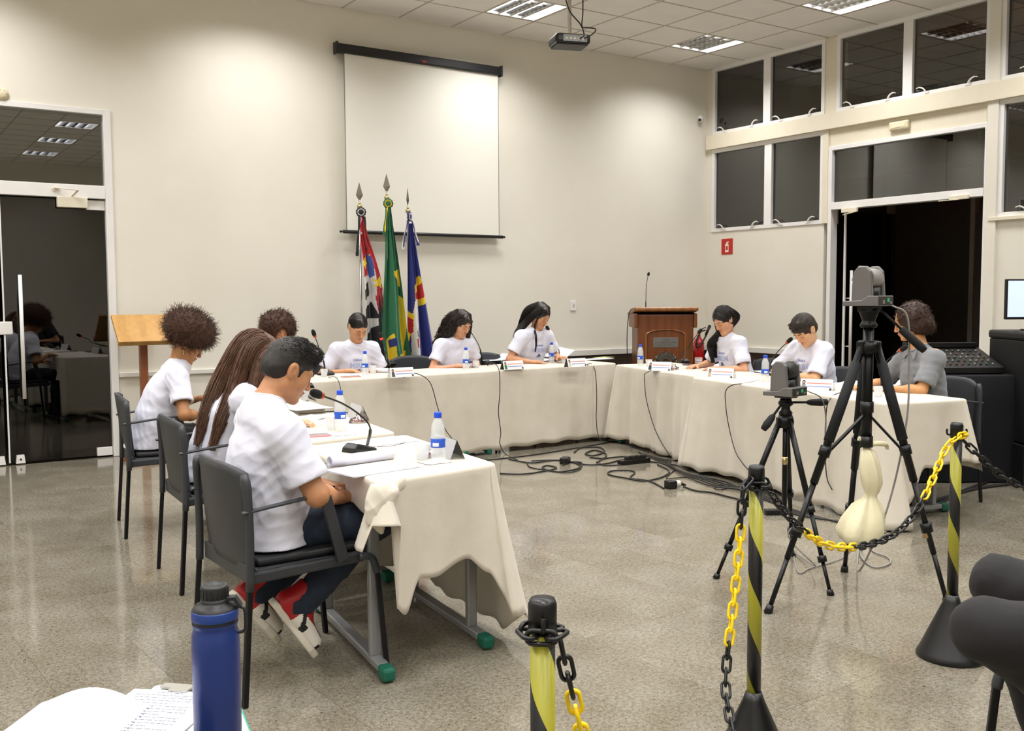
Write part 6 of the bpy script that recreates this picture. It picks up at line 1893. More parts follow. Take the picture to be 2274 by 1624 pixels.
def person(label, base, face, J, skin='#b07a55', lip='#9a5548', vox=.006, shirt=TEE, trousers=BLKT, hair=None, female=True, head_sc=1.0, girth=1.0, print_=False, shoe=None, sleeve=.62, legs=True, fold_seed=1, belly=0, sit=.49, hand_curl=.6, full=1.0, earring=False, collar=False, neckr=1.0):
    """J holds world joints: pelvis, chest, neck, head, hf (head forward), hu (head up), sl/sr shoulders, wl/wr wrists, el/er elbow hints,
    pl/pr hand pointing, nl/nr palm normals, kl/kr knees, al/ar ankles"""
    r = empty('person', base, label=label, cat='person', group='seated people')
    B0 = np.array(base, float)
    A = {k: np.array(v, float) for k, v in J.items() if not isinstance(v, (int, float))}
    hf = unit(A['hf']); hu = A['hu'] - hf * (A['hu'] @ hf); hu = unit(hu); hx = np.cross(hf, hu)   # own right
    HM = np.stack([hx, hf, hu]); HC = A['head']; sc = head_sc
    up = unit(A['neck'] - A['pelvis']); lat = unit(A['sr'] - A['sl']); fw = unit(np.cross(up, lat))
    if fw @ np.array([face[0], face[1], 0]) < 0: fw = -fw
    g = girth
    l1 = J.get('l1', .27); l2 = J.get('l2', .235)
    arms = {}
    for q in 'lr':
        e, w_ = ik(A['s' + q], A['w' + q], l1, l2, A['e' + q])
        arms[q] = (A['s' + q], e, w_)
    pts = [HC, A['pelvis']] + [p for a in arms.values() for p in a] + [arms[q][2] + unit(A['p' + q]) * .18 for q in 'lr']
    lo = np.min(pts, axis=0) - .17; hi = np.max(pts, axis=0) + .17
    # ---------------- body (skin), one surface
    V = Vol(lo, hi, vox)
    V.cone(A['pelvis'], A['chest'], .10 * g, .105 * g, .03, (lat, 1.25))
    V.cone(A['chest'], A['neck'] - up * .05, .10 * g, .075 * g, .03, (lat, 1.35))
    V.cone(A['sl'] + up * .0, A['sr'], .042, .042, .03)
    NB = A['neck']; HB = HC - hu * .055 * sc - hf * .018 * sc
    V.cone(NB - up * .03, HB, .056 * neckr * (1 if not female else .88), .050 * neckr * (1 if not female else .86), .03)
    add_head(V, HM, HC, sc, female, full)
    for q in 'lr':
        S_, E_, W_ = arms[q]; th = .92 if female else 1.0
        V.cone(S_, E_, .046 * g * th, .036 * g * th, .02)
        m1 = E_ + (W_ - E_) * .3
        V.cone(E_, m1, .034 * g * th, .038 * g * th, .02); V.cone(m1, W_, .037 * g * th, .0235 * g * th, .02, (np.array(A['n' + q]), .85))
        finger_hand(V, W_, A['p' + q], A['n' + q], size=J.get('hs', .95), curl=J.get('c' + q, hand_curl), side=(1 if q == 'l' else -1))
    P_, Q_ = V.mesh()
    cols = head_colors(P_, HM, HC, sc, lin(skin)[:3], lin(lip)[:3])
    body = np_mesh('body', P_ - B0, Q_, SKIN, r, cols)
    BV = V
    # brows and lashes on the skin surface
    Wd = lambda x, y, z: HC + sc * (HM[0] * x + HM[1] * y + HM[2] * z)
    def surf(x, z, off=0):
        ys = np.linspace(.125, .03, 60); pp = np.stack([Wd(x, yy_, z) for yy_ in ys]); d = V.at(pp)
        k = np.argmax(d < 0); return Wd(x, ys[k] + .0012 + off, z)
    mb = MB()
    for s in (-1, 1):
        pts_ = [Vector(surf(s * x, z)) - Vector(B0) for x, z in ((.012, .019), (.022, .0235), (.034, .025), (.047, .019))]
        pts_ = smooth_path(pts_, 3); n = len(pts_)
        mb.tube(pts_, [(.0030 if female else .0038) * sc * math.sin(PI * (.18 + .78 * i / (n - 1))) for i in range(n)], 6, sq=.9)
    mb.build('eyebrows', BROWD, r)
    mb = MB()
    for s in (-1, 1):
        pts_ = [Vector(surf(s * x, z)) - Vector(B0) for x, z in ((.017, -.005), (.024, -.0085), (.032, -.0095), (.040, -.0075), (.045, -.004))]
        pts_ = smooth_path(pts_, 3); n = len(pts_)
        mb.tube(pts_, [.0014 * sc * (.6 + .6 * math.sin(PI * i / (n - 1))) for i in range(n)], 5)
    mb.build('eyelashes', BROWD, r)
    if earring:
        e = Vector(Wd(.078, -.006, -.052)) - Vector(B0)
        MB().ball(e, .006, 8, 6).tube([e - Vector((0, 0, .006)), e - Vector((0, 0, .022))], .0035, 6).build('earring', pm('earring_gold', '#d8c07a', .25, metal=.9), r)
    # ---------------- shirt
    V = Vol(lo - .03, hi + .03, vox * 1.2)
    th = 1.0
    PB = A['pelvis'] - up * .075 + fw * .012
    V.cone(PB, A['pelvis'] + (A['chest'] - A['pelvis']) * .5 + fw * belly * .5, .140 * g, .122 * g, .04, (lat, 1.28))
    V.cone(A['pelvis'] + (A['chest'] - A['pelvis']) * .4 + fw * belly * .4, A['chest'], .125 * g, .120 * g, .04, (lat, 1.24))
    V.cone(A['chest'], NB - up * .075, .118 * g, .082 * g, .04, (lat, 1.40))
    for q in 'lr':
        V.cone(NB - up * .022 + fw * .004, A['s' + q] - up * .006, .056, .047 * g, .05)
        V.cone(A['chest'] + up * .05, A['s' + q] - up * .05, .085 * g, .055 * g, .06)
    for q in 'lr':
        S_, E_, W_ = arms[q]; d = unit(E_ - S_); L = np.linalg.norm(E_ - S_)
        V.cone(S_ + d * .02 - up * .004, S_ + d * L * sleeve * .9, .052 * g, .068 * g, .05)
    # folds
    V.noise(.004, (26, 44), fold_seed)
    V.folds(.0065 if not print_ else .010, (26, 40, 62), fold_seed, up, lat, fw)
    # pulled folds between armpit and waist
    X = V.ax; 
    for q in 'lr':
        S_, E_, W_ = arms[q]; d = unit(E_ - S_); L = np.linalg.norm(E_ - S_); c = S_ + d * L * sleeve
        # sleeve opening: remove cloth past the cuff around the arm
        a = c; b = E_ + d * .03
        sl, XX = V.blk(np.minimum(a, b) - .10, np.maximum(a, b) + .10)
        if sl is not None:
            pd = (XX[0] - c[0]) * d[0] + (XX[1] - c[1]) * d[1] + (XX[2] - c[2]) * d[2]
            rx = [XX[i] - c[i] for i in range(3)]
            rad = np.sqrt(np.maximum(rx[0] ** 2 + rx[1] ** 2 + rx[2] ** 2 - pd ** 2, 0))
            cutter = np.maximum(-pd, rad - .092 * g).astype(np.float32)
            # do not cut the trunk
            t0 = A['pelvis']; t1 = A['chest'] + up * .08; ba = t1 - t0
            tt = np.clip(((XX[0] - t0[0]) * ba[0] + (XX[1] - t0[1]) * ba[1] + (XX[2] - t0[2]) * ba[2]) / (ba @ ba), 0, 1)
            tr = np.sqrt((XX[0] - t0[0] - ba[0] * tt) ** 2 + (XX[1] - t0[1] - ba[1] * tt) ** 2 + (XX[2] - t0[2] - ba[2] * tt) ** 2) - .150 * g
            V.mix(sl, np.maximum(cutter, -tr), .004, True)
            V.cone(c - d * .02, c + d * .03, .048 * g, .056 * g, .004, None, True)
    if legs: V.plane((0, 0, .500), (0, 0, -1))
    # neck opening
    nd_ = unit(HB - NB)
    ndo = unit(up * .8 + nd_ * .5 + fw * .35)
    nr0 = .0575 * neckr * (1 if not female else .92)
    V.cone(NB + ndo * .030 + fw * .006, NB + ndo * .16 + fw * .02, nr0, .10, .006, None, True)
    # head region kept free
    V.ell(HC, (.085 * sc, .12 * sc, .12 * sc), HM, .005, True)
    sp_, sq_ = V.mesh(); SV = V
    shirt_o = np_mesh('polo_shirt' if collar else ('black_top' if shirt is TBLK else 'tshirt'), sp_ - B0, sq_, shirt, r)
    # collar rib
    mb = MB(); ring = []
    for i in range(28):
        a = 2 * PI * i / 28; n2 = unit(np.cross(ndo, lat)); dd = lat * math.cos(a) + n2 * math.sin(a)
        c0 = NB + ndo * .0 + fw * .014
        best = None
        for hgt in np.linspace(-.06, .075, 60):
            pp = c0 + ndo * hgt + dd * (nr0 + .006)
            if V.at(pp[None])[0] > 0: best = pp; break
        if best is not None and i % 1 == 0 and np.linalg.norm(best - c0) < .12: ring.append(Vector(best - ndo * .002) - Vector(B0))
    if len(ring) > 12:
        mb.tube(ring, .0055 if not collar else .010, 6, closed=True, sq=.7)
        mb.build('collar', shirt, shirt_o)
    if collar:
        m = MB()
        for s in (-1, 1):
            c = NB + fw * .07 - up * .03 + lat * s * .03; 
            pts_ = [c + lat * s * -.028 + up * .02, c + lat * s * .03 + up * .045 - fw * .02, c + lat * s * .028 - up * .03 + fw * .02]
            m.add([tuple(Vector(p + fw * .012) - Vector(B0)) for p in pts_] + [tuple(Vector(p + fw * .002) - Vector(B0)) for p in pts_], [(0, 1, 2), (5, 4, 3), (0, 2, 5, 3), (1, 0, 3, 4), (2, 1, 4, 5)])
        m.build('collar_wing', shirt, shirt_o)
    # ---------------- print
    if print_:
        def project(o, cx, cz, flat=False):
            me = o.data; n = len(me.vertices); co = np.empty(n * 3, np.float32); me.vertices.foreach_get('co', co); co = co.reshape(-1, 3)
            out = np.empty_like(co)
            M0 = A['chest'] + up * (cz + J.get('pz', .095))
            for i in range(n):
                p0 = M0 - lat * (co[i, 0] + cx) * LS + up * co[i, 1]
                ts = np.linspace(.30, .02, 57); pp = p0[None] + fw[None] * ts[:, None]; d = SV.at(np.clip(pp, SV.lo, SV.lo + (SV.n - 2) * SV.h)); k = int(np.argmax(d < 0)) if (d < 0).any() else 40
                # refine
                if k > 0 and d[k] < 0: t = ts[k] + (ts[k - 1] - ts[k]) * (-d[k]) / (d[k - 1] - d[k] + 1e-9)
                else: t = ts[k]
                out[i] = p0 + fw * (t + .0012 + (0 if co[i, 2] <= 0 else .0006)) - B0
            me.vertices.foreach_set('co', out.ravel()); me.update()
        LS = 1
        I4 = Matrix.Identity(4)
        PBL = pm('print_blue', '#5d6aa8', .7); PDK = pm('print_dark', '#5a5a78', .7); PGR = pm('print_pale_blue', '#a9b2d6', .7)
        o = text_obj('lettering', 'CÂMARA', .028, I4, PBL, shirt_o, .0004, sx=.95); project(o, 0, -.01)
        o = text_obj('lettering', 'MIRIM', .062, I4, PGR, shirt_o, .0003, sx=1.0, bold=.0022); project(o, 0, -.058)
        o = text_obj('lettering', 'IBITINGA', .016, I4, PDK, shirt_o, .0004); project(o, 0, -.122)
        m = MB(); m.box(-.011, .011, -.012, .006, -.0003, .0004).box(-.014, .014, .007, .013, -.0003, .0004).box(-.024, -.013, -.012, .0, -.0003, .0004).box(.013, .024, -.012, 0, -.0003, .0004)
        o = m.build('crest_print', PDK, shirt_o); project(o, 0, -.102)
    # ---------------- trousers
    if legs:
        ptsl = [A['pelvis'], A['kl'], A['kr'], A['al'], A['ar']]
        V = Vol(np.min(ptsl, axis=0) - .16, np.max(ptsl, axis=0) + .15, max(vox * 1.3, .006) if vox < .006 else .014)
        hip = A['pelvis'] - np.array((0, 0, .02))
        V.cone(hip - lat * .055, hip + lat * .055, .090 * g, .090 * g, .05)
        for q, s in (('l', -1), ('r', 1)):
            K_ = A['k' + q]; N_ = A['a' + q]; hp = hip + lat * s * .075
            V.cone(hp, K_, .082 * g, .062 * g, .05); V.cone(K_, N_ + (K_ - N_) * .5, .060 * g, .052 * g, .03); V.cone(N_ + (K_ - N_) * .5, N_, .054 * g, .050 * g, .02)
        V.noise(.003, (40, 70), fold_seed + 5); V.folds(.007, (40, 75), fold_seed + 9, fw, lat, up)
        tp, tq = V.mesh(); np_mesh('trousers', tp - B0, tq, trousers, r)
        for q in 'lr':
            N_ = A['a' + q]; fd = unit(A.get('f' + q, np.array((face[0], face[1], 0.))))
            make_shoe(N_, fd, unit(A['k' + q] - N_), shoe, r, B0)
    # ---------------- hair
    if hair: hair(dict(HM=HM, HC=HC, sc=sc, B0=B0, root=r, NB=NB, up=up, fw=fw, lat=lat, BV=BV, SV=SV, vox=vox, A=A, Wd=Wd, bf=np.array((face[0], face[1], 0.)), bl=np.array((-face[1], face[0], 0.))))
    return r

SOLE = pm('sole_white', '#d8d2c6', .5); SOLEB = pm('sole_edge', '#b09a70', .6); SHB = pm('shoe_black', '#17181b', .5); SHR = pm('shoe_red', '#a3161c', .45); SHW = pm('shoe_white', '#ddd8d0', .5)
def make_shoe(N_, fd, shin, kind, root, B0):
    # fd: toe direction, shin: up the leg. sole plane normal = up component
    upv = unit(shin - fd * (shin @ fd)) if abs(shin @ fd) < .95 else np.array((0, 0, 1.))
    sd = np.cross(fd, upv)
    c = N_ - upv * .075
    M = Matrix(((fd[0], sd[0], upv[0], c[0] - B0[0]), (fd[1], sd[1], upv[1], c[1] - B0[1]), (fd[2], sd[2], upv[2], c[2] - B0[2]), (0, 0, 0, 1)))
    prof = [(-.085, .028), (-.07, .036), (-.02, .036), (.05, .038), (.10, .047), (.15, .045), (.185, .030), (.197, .012)]
    out = [(x, w_) for x, w_ in prof] + [(x, -w_) for x, w_ in prof[::-1]]
    out = [Vector((x, y)) for x, y in out][::-1]
    m = MB(); m.X = M; m.prism([tuple(p) for p in out], .026); sh_ = m.build('shoe', SOLE if kind else SHB, root, bevel=.006)
    # upper as a small volume in local space
    V = Vol((-.12, -.08, 0), (.23, .08, .19), .0055 if kind else .010)
    V.cone((-.045, 0, .05), (.03, 0, .055), .042, .042, .03); V.cone((.03, 0, .05), (.14, 0, .038), .042, .034, .03, ((0, 1, 0), 1.2))
    V.cone((-.035, 0, .06), (-.03, 0, .135), .044, .047, .02); V.cone((.03, 0, .07), (.0, 0, .125), .036, .036, .02)
    V.plane((0, 0, .148), (0, 0, 1)); V.plane((0, 0, .018), (0, 0, -1))
    P, Q = V.mesh(); Mn = np.array(M)
    Pw = P @ Mn[:3, :3].T + Mn[:3, 3]
    o = np_mesh('upper', Pw, Q, SHB, sh_)
    if kind:
        o.data.materials.clear()
        for mt in (SHR, SHW, SHB): o.data.materials.append(mt)
        cen = P[Q].mean(axis=1); mi = np.zeros(len(Q), np.int32)
        x, y, z = cen[:, 0], np.abs(cen[:, 1]), cen[:, 2]
        mi[(x > .01) & (z < .075)] = 1
        mi[(x > .150) & (z < .045)] = 2
        mi[(x < -.03) & (z < .075)] = 0
        mi[(x > .02) & (z > .066) & (y < .022)] = 2      # lacing
        mi[(np.abs(x - .045 + (z - .05) * .9) < .011) & (z > .03)] = 2   # side band
        mi[(z > .118) & (x > -.02)] = 2
        mi[(z < .05) & (x > .05) & (x < .075)] = 2
        o.data.polygons.foreach_set('material_index', mi); o.data.update()
        m = MB(); m.X = M
        for k in range(5): m.bar((.02 + k * .018, -.02, .105 - k * .010), (.03 + k * .018, .02, .103 - k * .010), .006, .004)
        m.build('laces', SHB, sh_)
        m = MB(); m.X = M; m.box(-.012, .01, -.014, .014, .146, .158); m.build('tongue_tab', SHW, sh_)

# ---- hair styles
def skull_cap(H_, grow, hairline_y, back_drop, k=.01, vox=None, front=.0, opening=None):
    HM, HC, sc = H_['HM'], H_['HC'], H_['sc']; W_ = H_['Wd']
    V = Vol(HC - .42, HC + .2, vox or max(.005, H_['vox']))
    V.ell(W_(0, -.016, .030), np.array((.073 + grow, .094 + grow, .088 + grow)) * sc, HM, .0)
    V.ell(W_(0, -.045, -.030 - back_drop), np.array((.062 + grow, .055 + grow, .06)) * sc, HM, .03)
    return V
def face_cut(V, H_, wid=.062, top=.060, low=-.14, yc=.105, ydep=.085):
    HM, HC, sc = H_['HM'], H_['HC'], H_['sc']; W_ = H_['Wd']
    zc = (top + low) / 2
    V.ell(W_(0, yc, zc), np.array((wid, ydep, (top - low) / 2)) * sc, HM, .008, True)
def curl_field(H_, pts, nrm, n, r, L, amp, seed, dark):
    rg = np.random.default_rng(seed); cur = []
    ids = rg.choice(len(pts), n, replace=len(pts) < n)
    t = np.linspace(0, 1, 9)
    for i in ids:
        p = pts[i] - nrm[i] * .01; N_ = nrm[i]; u = unit(rg.normal(size=3)); u = unit(u - N_ * (u @ N_)); v = np.cross(N_, u)
        LL = L * rg.uniform(.4, 1.25); ph = rg.uniform(0, 6.28); a = amp * rg.uniform(.6, 1.3); f = rg.uniform(6, 11)
        tilt = unit(rg.normal(size=3)) * .5
        cur.append(p[None] + (N_ + tilt)[None] * (t * LL)[:, None] + (u[None] * np.cos(ph + f * t)[:, None] + v[None] * np.sin(ph + f * t)[:, None]) * (a * (t ** .4))[:, None])
    return cur
def vnormals(V, P):
    e = V.h
    g = np.stack([V.at(P + np.eye(3)[i] * e) - V.at(P - np.eye(3)[i] * e) for i in range(3)], 1)
    return g / (np.linalg.norm(g, axis=1, keepdims=True) + 1e-9)
def hair_afro(mat, R_=.15, drop=.0, shape=(1, 1, 1), off=(0, -.03, .05), n=2600, L=.03, amp=.007, r=.0013, cut=None, seed=3, lobes=()):
    def f(H_):
        HM, HC, sc, W_ = H_['HM'], H_['HC'], H_['sc'], H_['Wd']
        V = Vol(HC - .30, HC + .30, max(.0055, H_['vox'] * 1.1))
        V.ell(W_(*off), np.array(shape) * R_, HM, 0)
        for (x, y, z, rr) in lobes: V.ell(W_(x, y, z), (rr, rr, rr), HM, .03)
        face_cut(V, H_, **(cut or {}))
        V.noise(.006, (60, 110, 190), seed)
        P, Q = V.mesh(); N_ = vnormals(V, P)
        cur = curl_field(H_, P, N_, n, r, L, amp, seed, None)
        SV_, SQ = strand_mesh(cur, r, len(P))
        PV = np.concatenate([P, SV_]) - H_['B0']; QQ = np.concatenate([Q, SQ])
        np_mesh('hair', PV, QQ, mat, H_['root'])
    return f
def hair_short(mat, grow=.012, top=.062, n=900, L=.02, seed=5, sidecut=-.01, r=.0012, quiff=.0, wid=.060):
    def f(H_):
        HM, HC, sc, W_ = H_['HM'], H_['HC'], H_['sc'], H_['Wd']
        V = Vol(HC - .2, HC + .2, min(.0045, H_['vox']))
        V.ell(W_(0, -.012, .034), np.array((.073 + grow * .75, .094 + grow * .8, .088 + grow)) * sc, HM, 0)
        V.ell(W_(0, -.05, -.02), np.array((.064, .058, .052)) * sc, HM, .025)
        if quiff: V.cone(W_(-.035, .055, .105), W_(.035, .06, .10), quiff * sc, quiff * sc, .03); V.cone(W_(0, .0, .11), W_(0, .065, .10), quiff * 1.1 * sc, quiff * sc, .03)
        for s in (-1, 1): V.cone(W_(s * .071, .018, .01), W_(s * .069, .022, -.012), .010 * sc, .006 * sc, .012)
        face_cut(V, H_, wid=wid, top=top, low=-.16, yc=.112, ydep=.082)
        for s in (-1, 1): V.ell(W_(s * .082, -.004, -.012), np.array((.022, .024, .036)) * sc, HM, .006, True)
        # trim below the hairline at nape
        V.plane(W_(0, -.05, -.062), -HM[2] * 1.0 + HM[1] * -.1)
        V.noise(.0022, (90, 170), seed)
        P, Q = V.mesh(); N_ = vnormals(V, P); q = (P - HC) @ HM.T
        topm = np.nonzero(q[:, 2] > .045)[0]
        rg = np.random.default_rng(seed); cur = []
        t = np.linspace(0, 1, 6)
        for i in rg.choice(topm, n):
            fl = unit(HM[1] * .9 + N_[i] * .10 + rg.normal(size=3) * .22); LL = L * rg.uniform(.6, 1.3)
            cur.append((P[i] - N_[i] * .002)[None] + fl[None] * (t * LL)[:, None] + N_[i][None] * (.004 * np.sin(t * 3))[:, None])
        SV_, SQ = strand_mesh(cur, r, len(P))
        np_mesh('hair', np.concatenate([P, SV_]) - H_['B0'], np.concatenate([Q, SQ]), mat, H_['root'])
    return f
def hair_long(mat, locks, part=0.0, n=420, wave=.006, wf=14, r=.0022, cut=None, grow=.010, seed=7, shrink=1.0, base_r=.030, lock_noise=.003, puff=0):
    """locks: list of (list of local head points [x,y,z] for the first two, then world offsets), width, strands share)"""
    def f(H_):
        HM, HC, sc, W_ = H_['HM'], H_['HC'], H_['sc'], H_['Wd']
        paths = []
        for pts, wd, sh_ in locks:
            pp = [W_(*p[1:]) if p[0] == 'h' else H_['B0'] + H_['bf'] * p[1] + H_['bl'] * p[2] + np.array((0, 0, p[3])) for p in pts]
            pp = np.array([tuple(v) for v in smooth_path(pp, 6)]); paths.append((pp, wd, sh_))
        lo = np.min([p.min(axis=0) for p, _, _ in paths] + [HC - .14], axis=0) - .09; hi = np.max([p.max(axis=0) for p, _, _ in paths] + [HC + .14], axis=0) + .09
        V = Vol(lo, hi, H_['vox'] * 1.12)
        V.ell(W_(0, -.014, .031), np.array((.073 + grow, .094 + grow, .088 + grow)) * sc, HM, 0)
        V.ell(W_(0, -.045, -.025), np.array((.066 + grow * .6, .058 + grow, .055)) * sc, HM, .03)
        face_cut(V, H_, **(cut or {}))
        for pp, wd, _ in paths:
            m = len(pp)
            for i in range(0, m - 1, 2):
                j = min(m - 1, i + 2); t0, t1 = i / (m - 1), j / (m - 1)
                w0 = wd * (.75 + .35 * math.sin(PI * min(1, t0 * 1.1)) - .55 * t0 ** 3); w1 = wd * (.75 + .35 * math.sin(PI * min(1, t1 * 1.1)) - .55 * t1 ** 3)
                V.cone(pp[i], pp[j], max(.004, w0 * .8), max(.004, w1 * .8), .012)
        V.noise(lock_noise, (60, 120), seed)
        P, Q = V.mesh()
        rg = np.random.default_rng(seed); cur = []
        for pp, wd, shr in paths:
            m = len(pp); tt = np.linspace(0, 1, m)
            T_ = np.gradient(pp, axis=0); T_ /= np.linalg.norm(T_, axis=1, keepdims=True)
            u = np.cross(T_, HM[1]); u /= np.linalg.norm(u, axis=1, keepdims=True) + 1e-9; v = np.cross(T_, u)
            for _ in range(int(n * shr)):
                a = rg.uniform(0, 6.28); q = math.sqrt(rg.uniform(.35, 1.0)); ph = rg.uniform(0, 6.28); e = rg.uniform(.8, 1.08)
                w_ = wd * (.75 + .35 * np.sin(PI * np.minimum(1, tt * 1.1)) - .35 * tt ** 3)
                off = (u * math.cos(a) + v * math.sin(a)) * (w_ * q * 1.02)[:, None]
                wv = (u * np.sin(tt * wf + ph)[:, None] + v * np.cos(tt * wf * .9 + ph)[:, None]) * (wave * (.2 + tt))[:, None]
                k = max(4, int(m * min(1, e))); cur.append((pp + off + wv)[:k])
        # strands lying over the crown, from the parting down to the start of the locks
        for _ in range(int(n * .9)):
            s = rg.choice((-1, 1)); y0 = rg.uniform(-.09, .075); a0 = part or 0
            t = np.linspace(0, 1, 9); th = s * (.06 + t * 1.62); yy = y0 - t * .03 * (1 if y0 > 0 else .4)
            q = np.sqrt(np.maximum(.05, 1 - ((yy + .014) / (.095 + grow)) ** 2))
            pts_ = np.stack([HC + sc * (HM[0] * (a0 * (1 - t_) + math.sin(h_) * (.0745 + grow) * q_) + HM[1] * y_ + HM[2] * (.031 + math.cos(h_) * (.0895 + grow) * q_)) for t_, h_, q_, y_ in zip(t, th, q, yy)])
            qh = (pts_ - HC) @ HM.T / sc
            if ((qh[:, 1] > .055) & (qh[:, 2] < .055)).any(): continue
            cur.append(pts_)
        SV_, SQ = strand_mesh(cur, r, len(P), taper=.5)
        o = np_mesh('hair', np.concatenate([P, SV_]) - H_['B0'], np.concatenate([Q, SQ]), mat, H_['root'])
        # pale parting line
        if part is not None:
            mb = MB(); pts_ = []
            for th in np.linspace(R(8), R(62), 9):
                pts_.append(Vector(HC + sc * (HM[0] * part + HM[1] * (-.014 + math.sin(th) * (.096 + grow)) + HM[2] * (.031 + math.cos(th) * (.0905 + grow)))) - Vector(H_['B0']))
            mb.tube(pts_, .0020, 6, sq=.8); mb.build('parting', pm('scalp_line', '#8a6a58', .7), o)
    return f
HB_AFRO = hair_mat('afro_brown_hair', '#2a180f', '#5e3a24', (60, 60, 60), .6)
HB_CURL = hair_mat('curly_dark_hair', '#140d0a', '#5a3218', (50, 50, 50), .55)
HB_LONG = hair_mat('long_brown_hair', '#2a1911', '#7a5238', (60, 60, 8), .4)
HB_BLK = hair_mat('black_hair', '#0b0909', '#1f1814', (70, 70, 8), .3)
HB_WAV = hair_mat('wavy_dark_hair', '#110c0a', '#2f211a', (60, 60, 14), .35)
HB_SHORT = hair_mat('short_black_hair', '#0d0b0b', '#241d1a', (80, 80, 30), .45)
HB_BOY = hair_mat('short_brown_hair', '#15100c', '#38281c', (80, 80, 30), .5)
HB_MAN = hair_mat('curly_brown_hair', '#1a100b', '#4a2c1a', (50, 50, 50), .5)

def seated(x, y, a, lean=.0, **kw):
    """seated joints; (x, y) seat centre, a = facing angle; local offsets are (forward, left, up)"""
    f = np.array((math.cos(a), math.sin(a), 0.)); l = np.array((-math.sin(a), math.cos(a), 0.)); z = np.array((0, 0, 1.)); o = np.array((x, y, 0.))
    L = lambda t: o + f * t[0] + l * t[1] + z * t[2]
    D = lambda t: f * t[0] + l * t[1] + z * t[2]
    J = dict(pelvis=L((-.04, 0, .57)), kl=L((.40, .11, .53)), kr=L((.40, -.11, .53)), al=L((.38, .10, .13)), ar=L((.38, -.10, .13)))
    for k, v in kw.items():
        if isinstance(v, (int, float)): J[k] = v
        elif k in ('hf', 'hu', 'el', 'er', 'pl', 'pr', 'nl', 'nr', 'fl', 'fr'): J[k] = D(v)
        else: J[k] = L(v)
    J.setdefault('hf', D((.75, 0, -.66))); J.setdefault('hu', D((.66, 0, .75)))
    for q, s in (('l', 1), ('r', -1)):
        J.setdefault('e' + q, D((-.5, s * .8, -.8))); J.setdefault('p' + q, D((.9, -s * .45, -.05))); J.setdefault('n' + q, D((0, 0, -1)))
        J.setdefault('f' + q, D((1, 0, 0)))
    return J, tuple(f)
def chest_set(lean=.08, h=0., tw=0.):
    # default torso for a given forward lean
    return dict(chest=(lean * .35 - .01, 0, .80 + h), neck=(lean, 0, 1.00 + h), sl=(lean * .85 + tw, .165, .965 + h), sr=(lean * .85 - tw, -.165, .965 + h))

# --- boy in jeans, nearest (facing +x)
J, f = seated(-7.86, -5.67, R(0), chest=(-.035, 0, .78), neck=(-.04, -.0, 1.015), sl=(-.01, .185, .955), sr=(-.035, -.185, .945), head=(.062, 0, 1.130), hf=(.86, -.02, -.50), hu=(.50, 0, .86),
              wl=(.235, .02, .665), wr=(.225, -.09, .64), el=(.1, .6, -1), er=(-.4, -1, -.6), pl=(.75, -.55, -.1), pr=(.85, .35, .0), nl=(0, -.3, -1), nr=(0, .3, 1), l1=.27, l2=.255, hs=1.0,
              pelvis=(-.045, 0, .565), kl=(.38, .15, .545), kr=(.37, -.10, .545), al=(-.03, .13, .255), ar=(.055, -.07, .25), fl=(.62, -.05, -.78), fr=(.55, -.12, -.84), cl=.5, cr=.7)
person('person with short black hair in white t-shirt, dark jeans and red sneakers, nearest seated', (-7.86, -5.67, 0), f, J, '#ba8660', '#95584a', .0044, TEE, JEAN, hair_short(HB_SHORT, .0055, .058, 2000, .013, 5, quiff=.018), female=False,
       head_sc=.965, girth=1.12, shoe='red', sleeve=.80, fold_seed=3, belly=.03, full=1.05)
# --- girl with long brown hair (facing +x, leaning)
J, f = seated(-7.66, -4.27, R(0), pelvis=(-.01, 0, .57), chest=(.06, 0, .79), neck=(.16, 0, .975), sl=(.14, .16, .93), sr=(.11, -.165, .925), head=(.235, -.02, 1.09), hf=(.80, -.05, -.60), hu=(.60, 0, .80),
              wl=(.34, .10, .765), wr=(.335, -.17, .775), pr=(.75, -.45, -.05), pl=(.9, -.4, 0), er=(-.3, -1, -.5), cl=.5, cr=.9)
bl = [([('h', 0, -.05, .10), ('h', .02, -.115, .02), ('w', .03, -.02, .96), ('w', -.06, -.06, .80), ('w', -.11, -.09, .68)], .050, .30),
      ([('h', .04, -.03, .09), ('h', .07, -.085, 0), ('w', .08, -.10, .95), ('w', -.01, -.15, .80), ('w', -.07, -.18, .665)], .042, .28),
      ([('h', .05, .02, .08), ('h', .085, -.02, -.01), ('w', .16, -.14, .96), ('w', .105, -.19, .84), ('w', .07, -.21, .73)], .030, .22),
      ([('h', .05, .045, .06), ('h', .084, .012, -.03), ('w', .21, -.12, .95), ('w', .17, -.16, .86), ('w', .15, -.18, .78)], .020, .14),
      ([('h', -.05, .02, .07), ('h', -.08, -.03, -.03), ('w', .18, .10, .96), ('w', .12, .12, .84)], .03, .12)]
person('person with long straight brown hair hanging down the back of a white t-shirt', (-7.66, -4.27, 0), f, J, '#ddb090', '#b06a60', .0055, TEE, KHAKI, hair_long(HB_LONG, bl, .0, 620, .006, 9, .0019, dict(wid=.060, top=.060), seed=8), sleeve=.66, fold_seed=4)
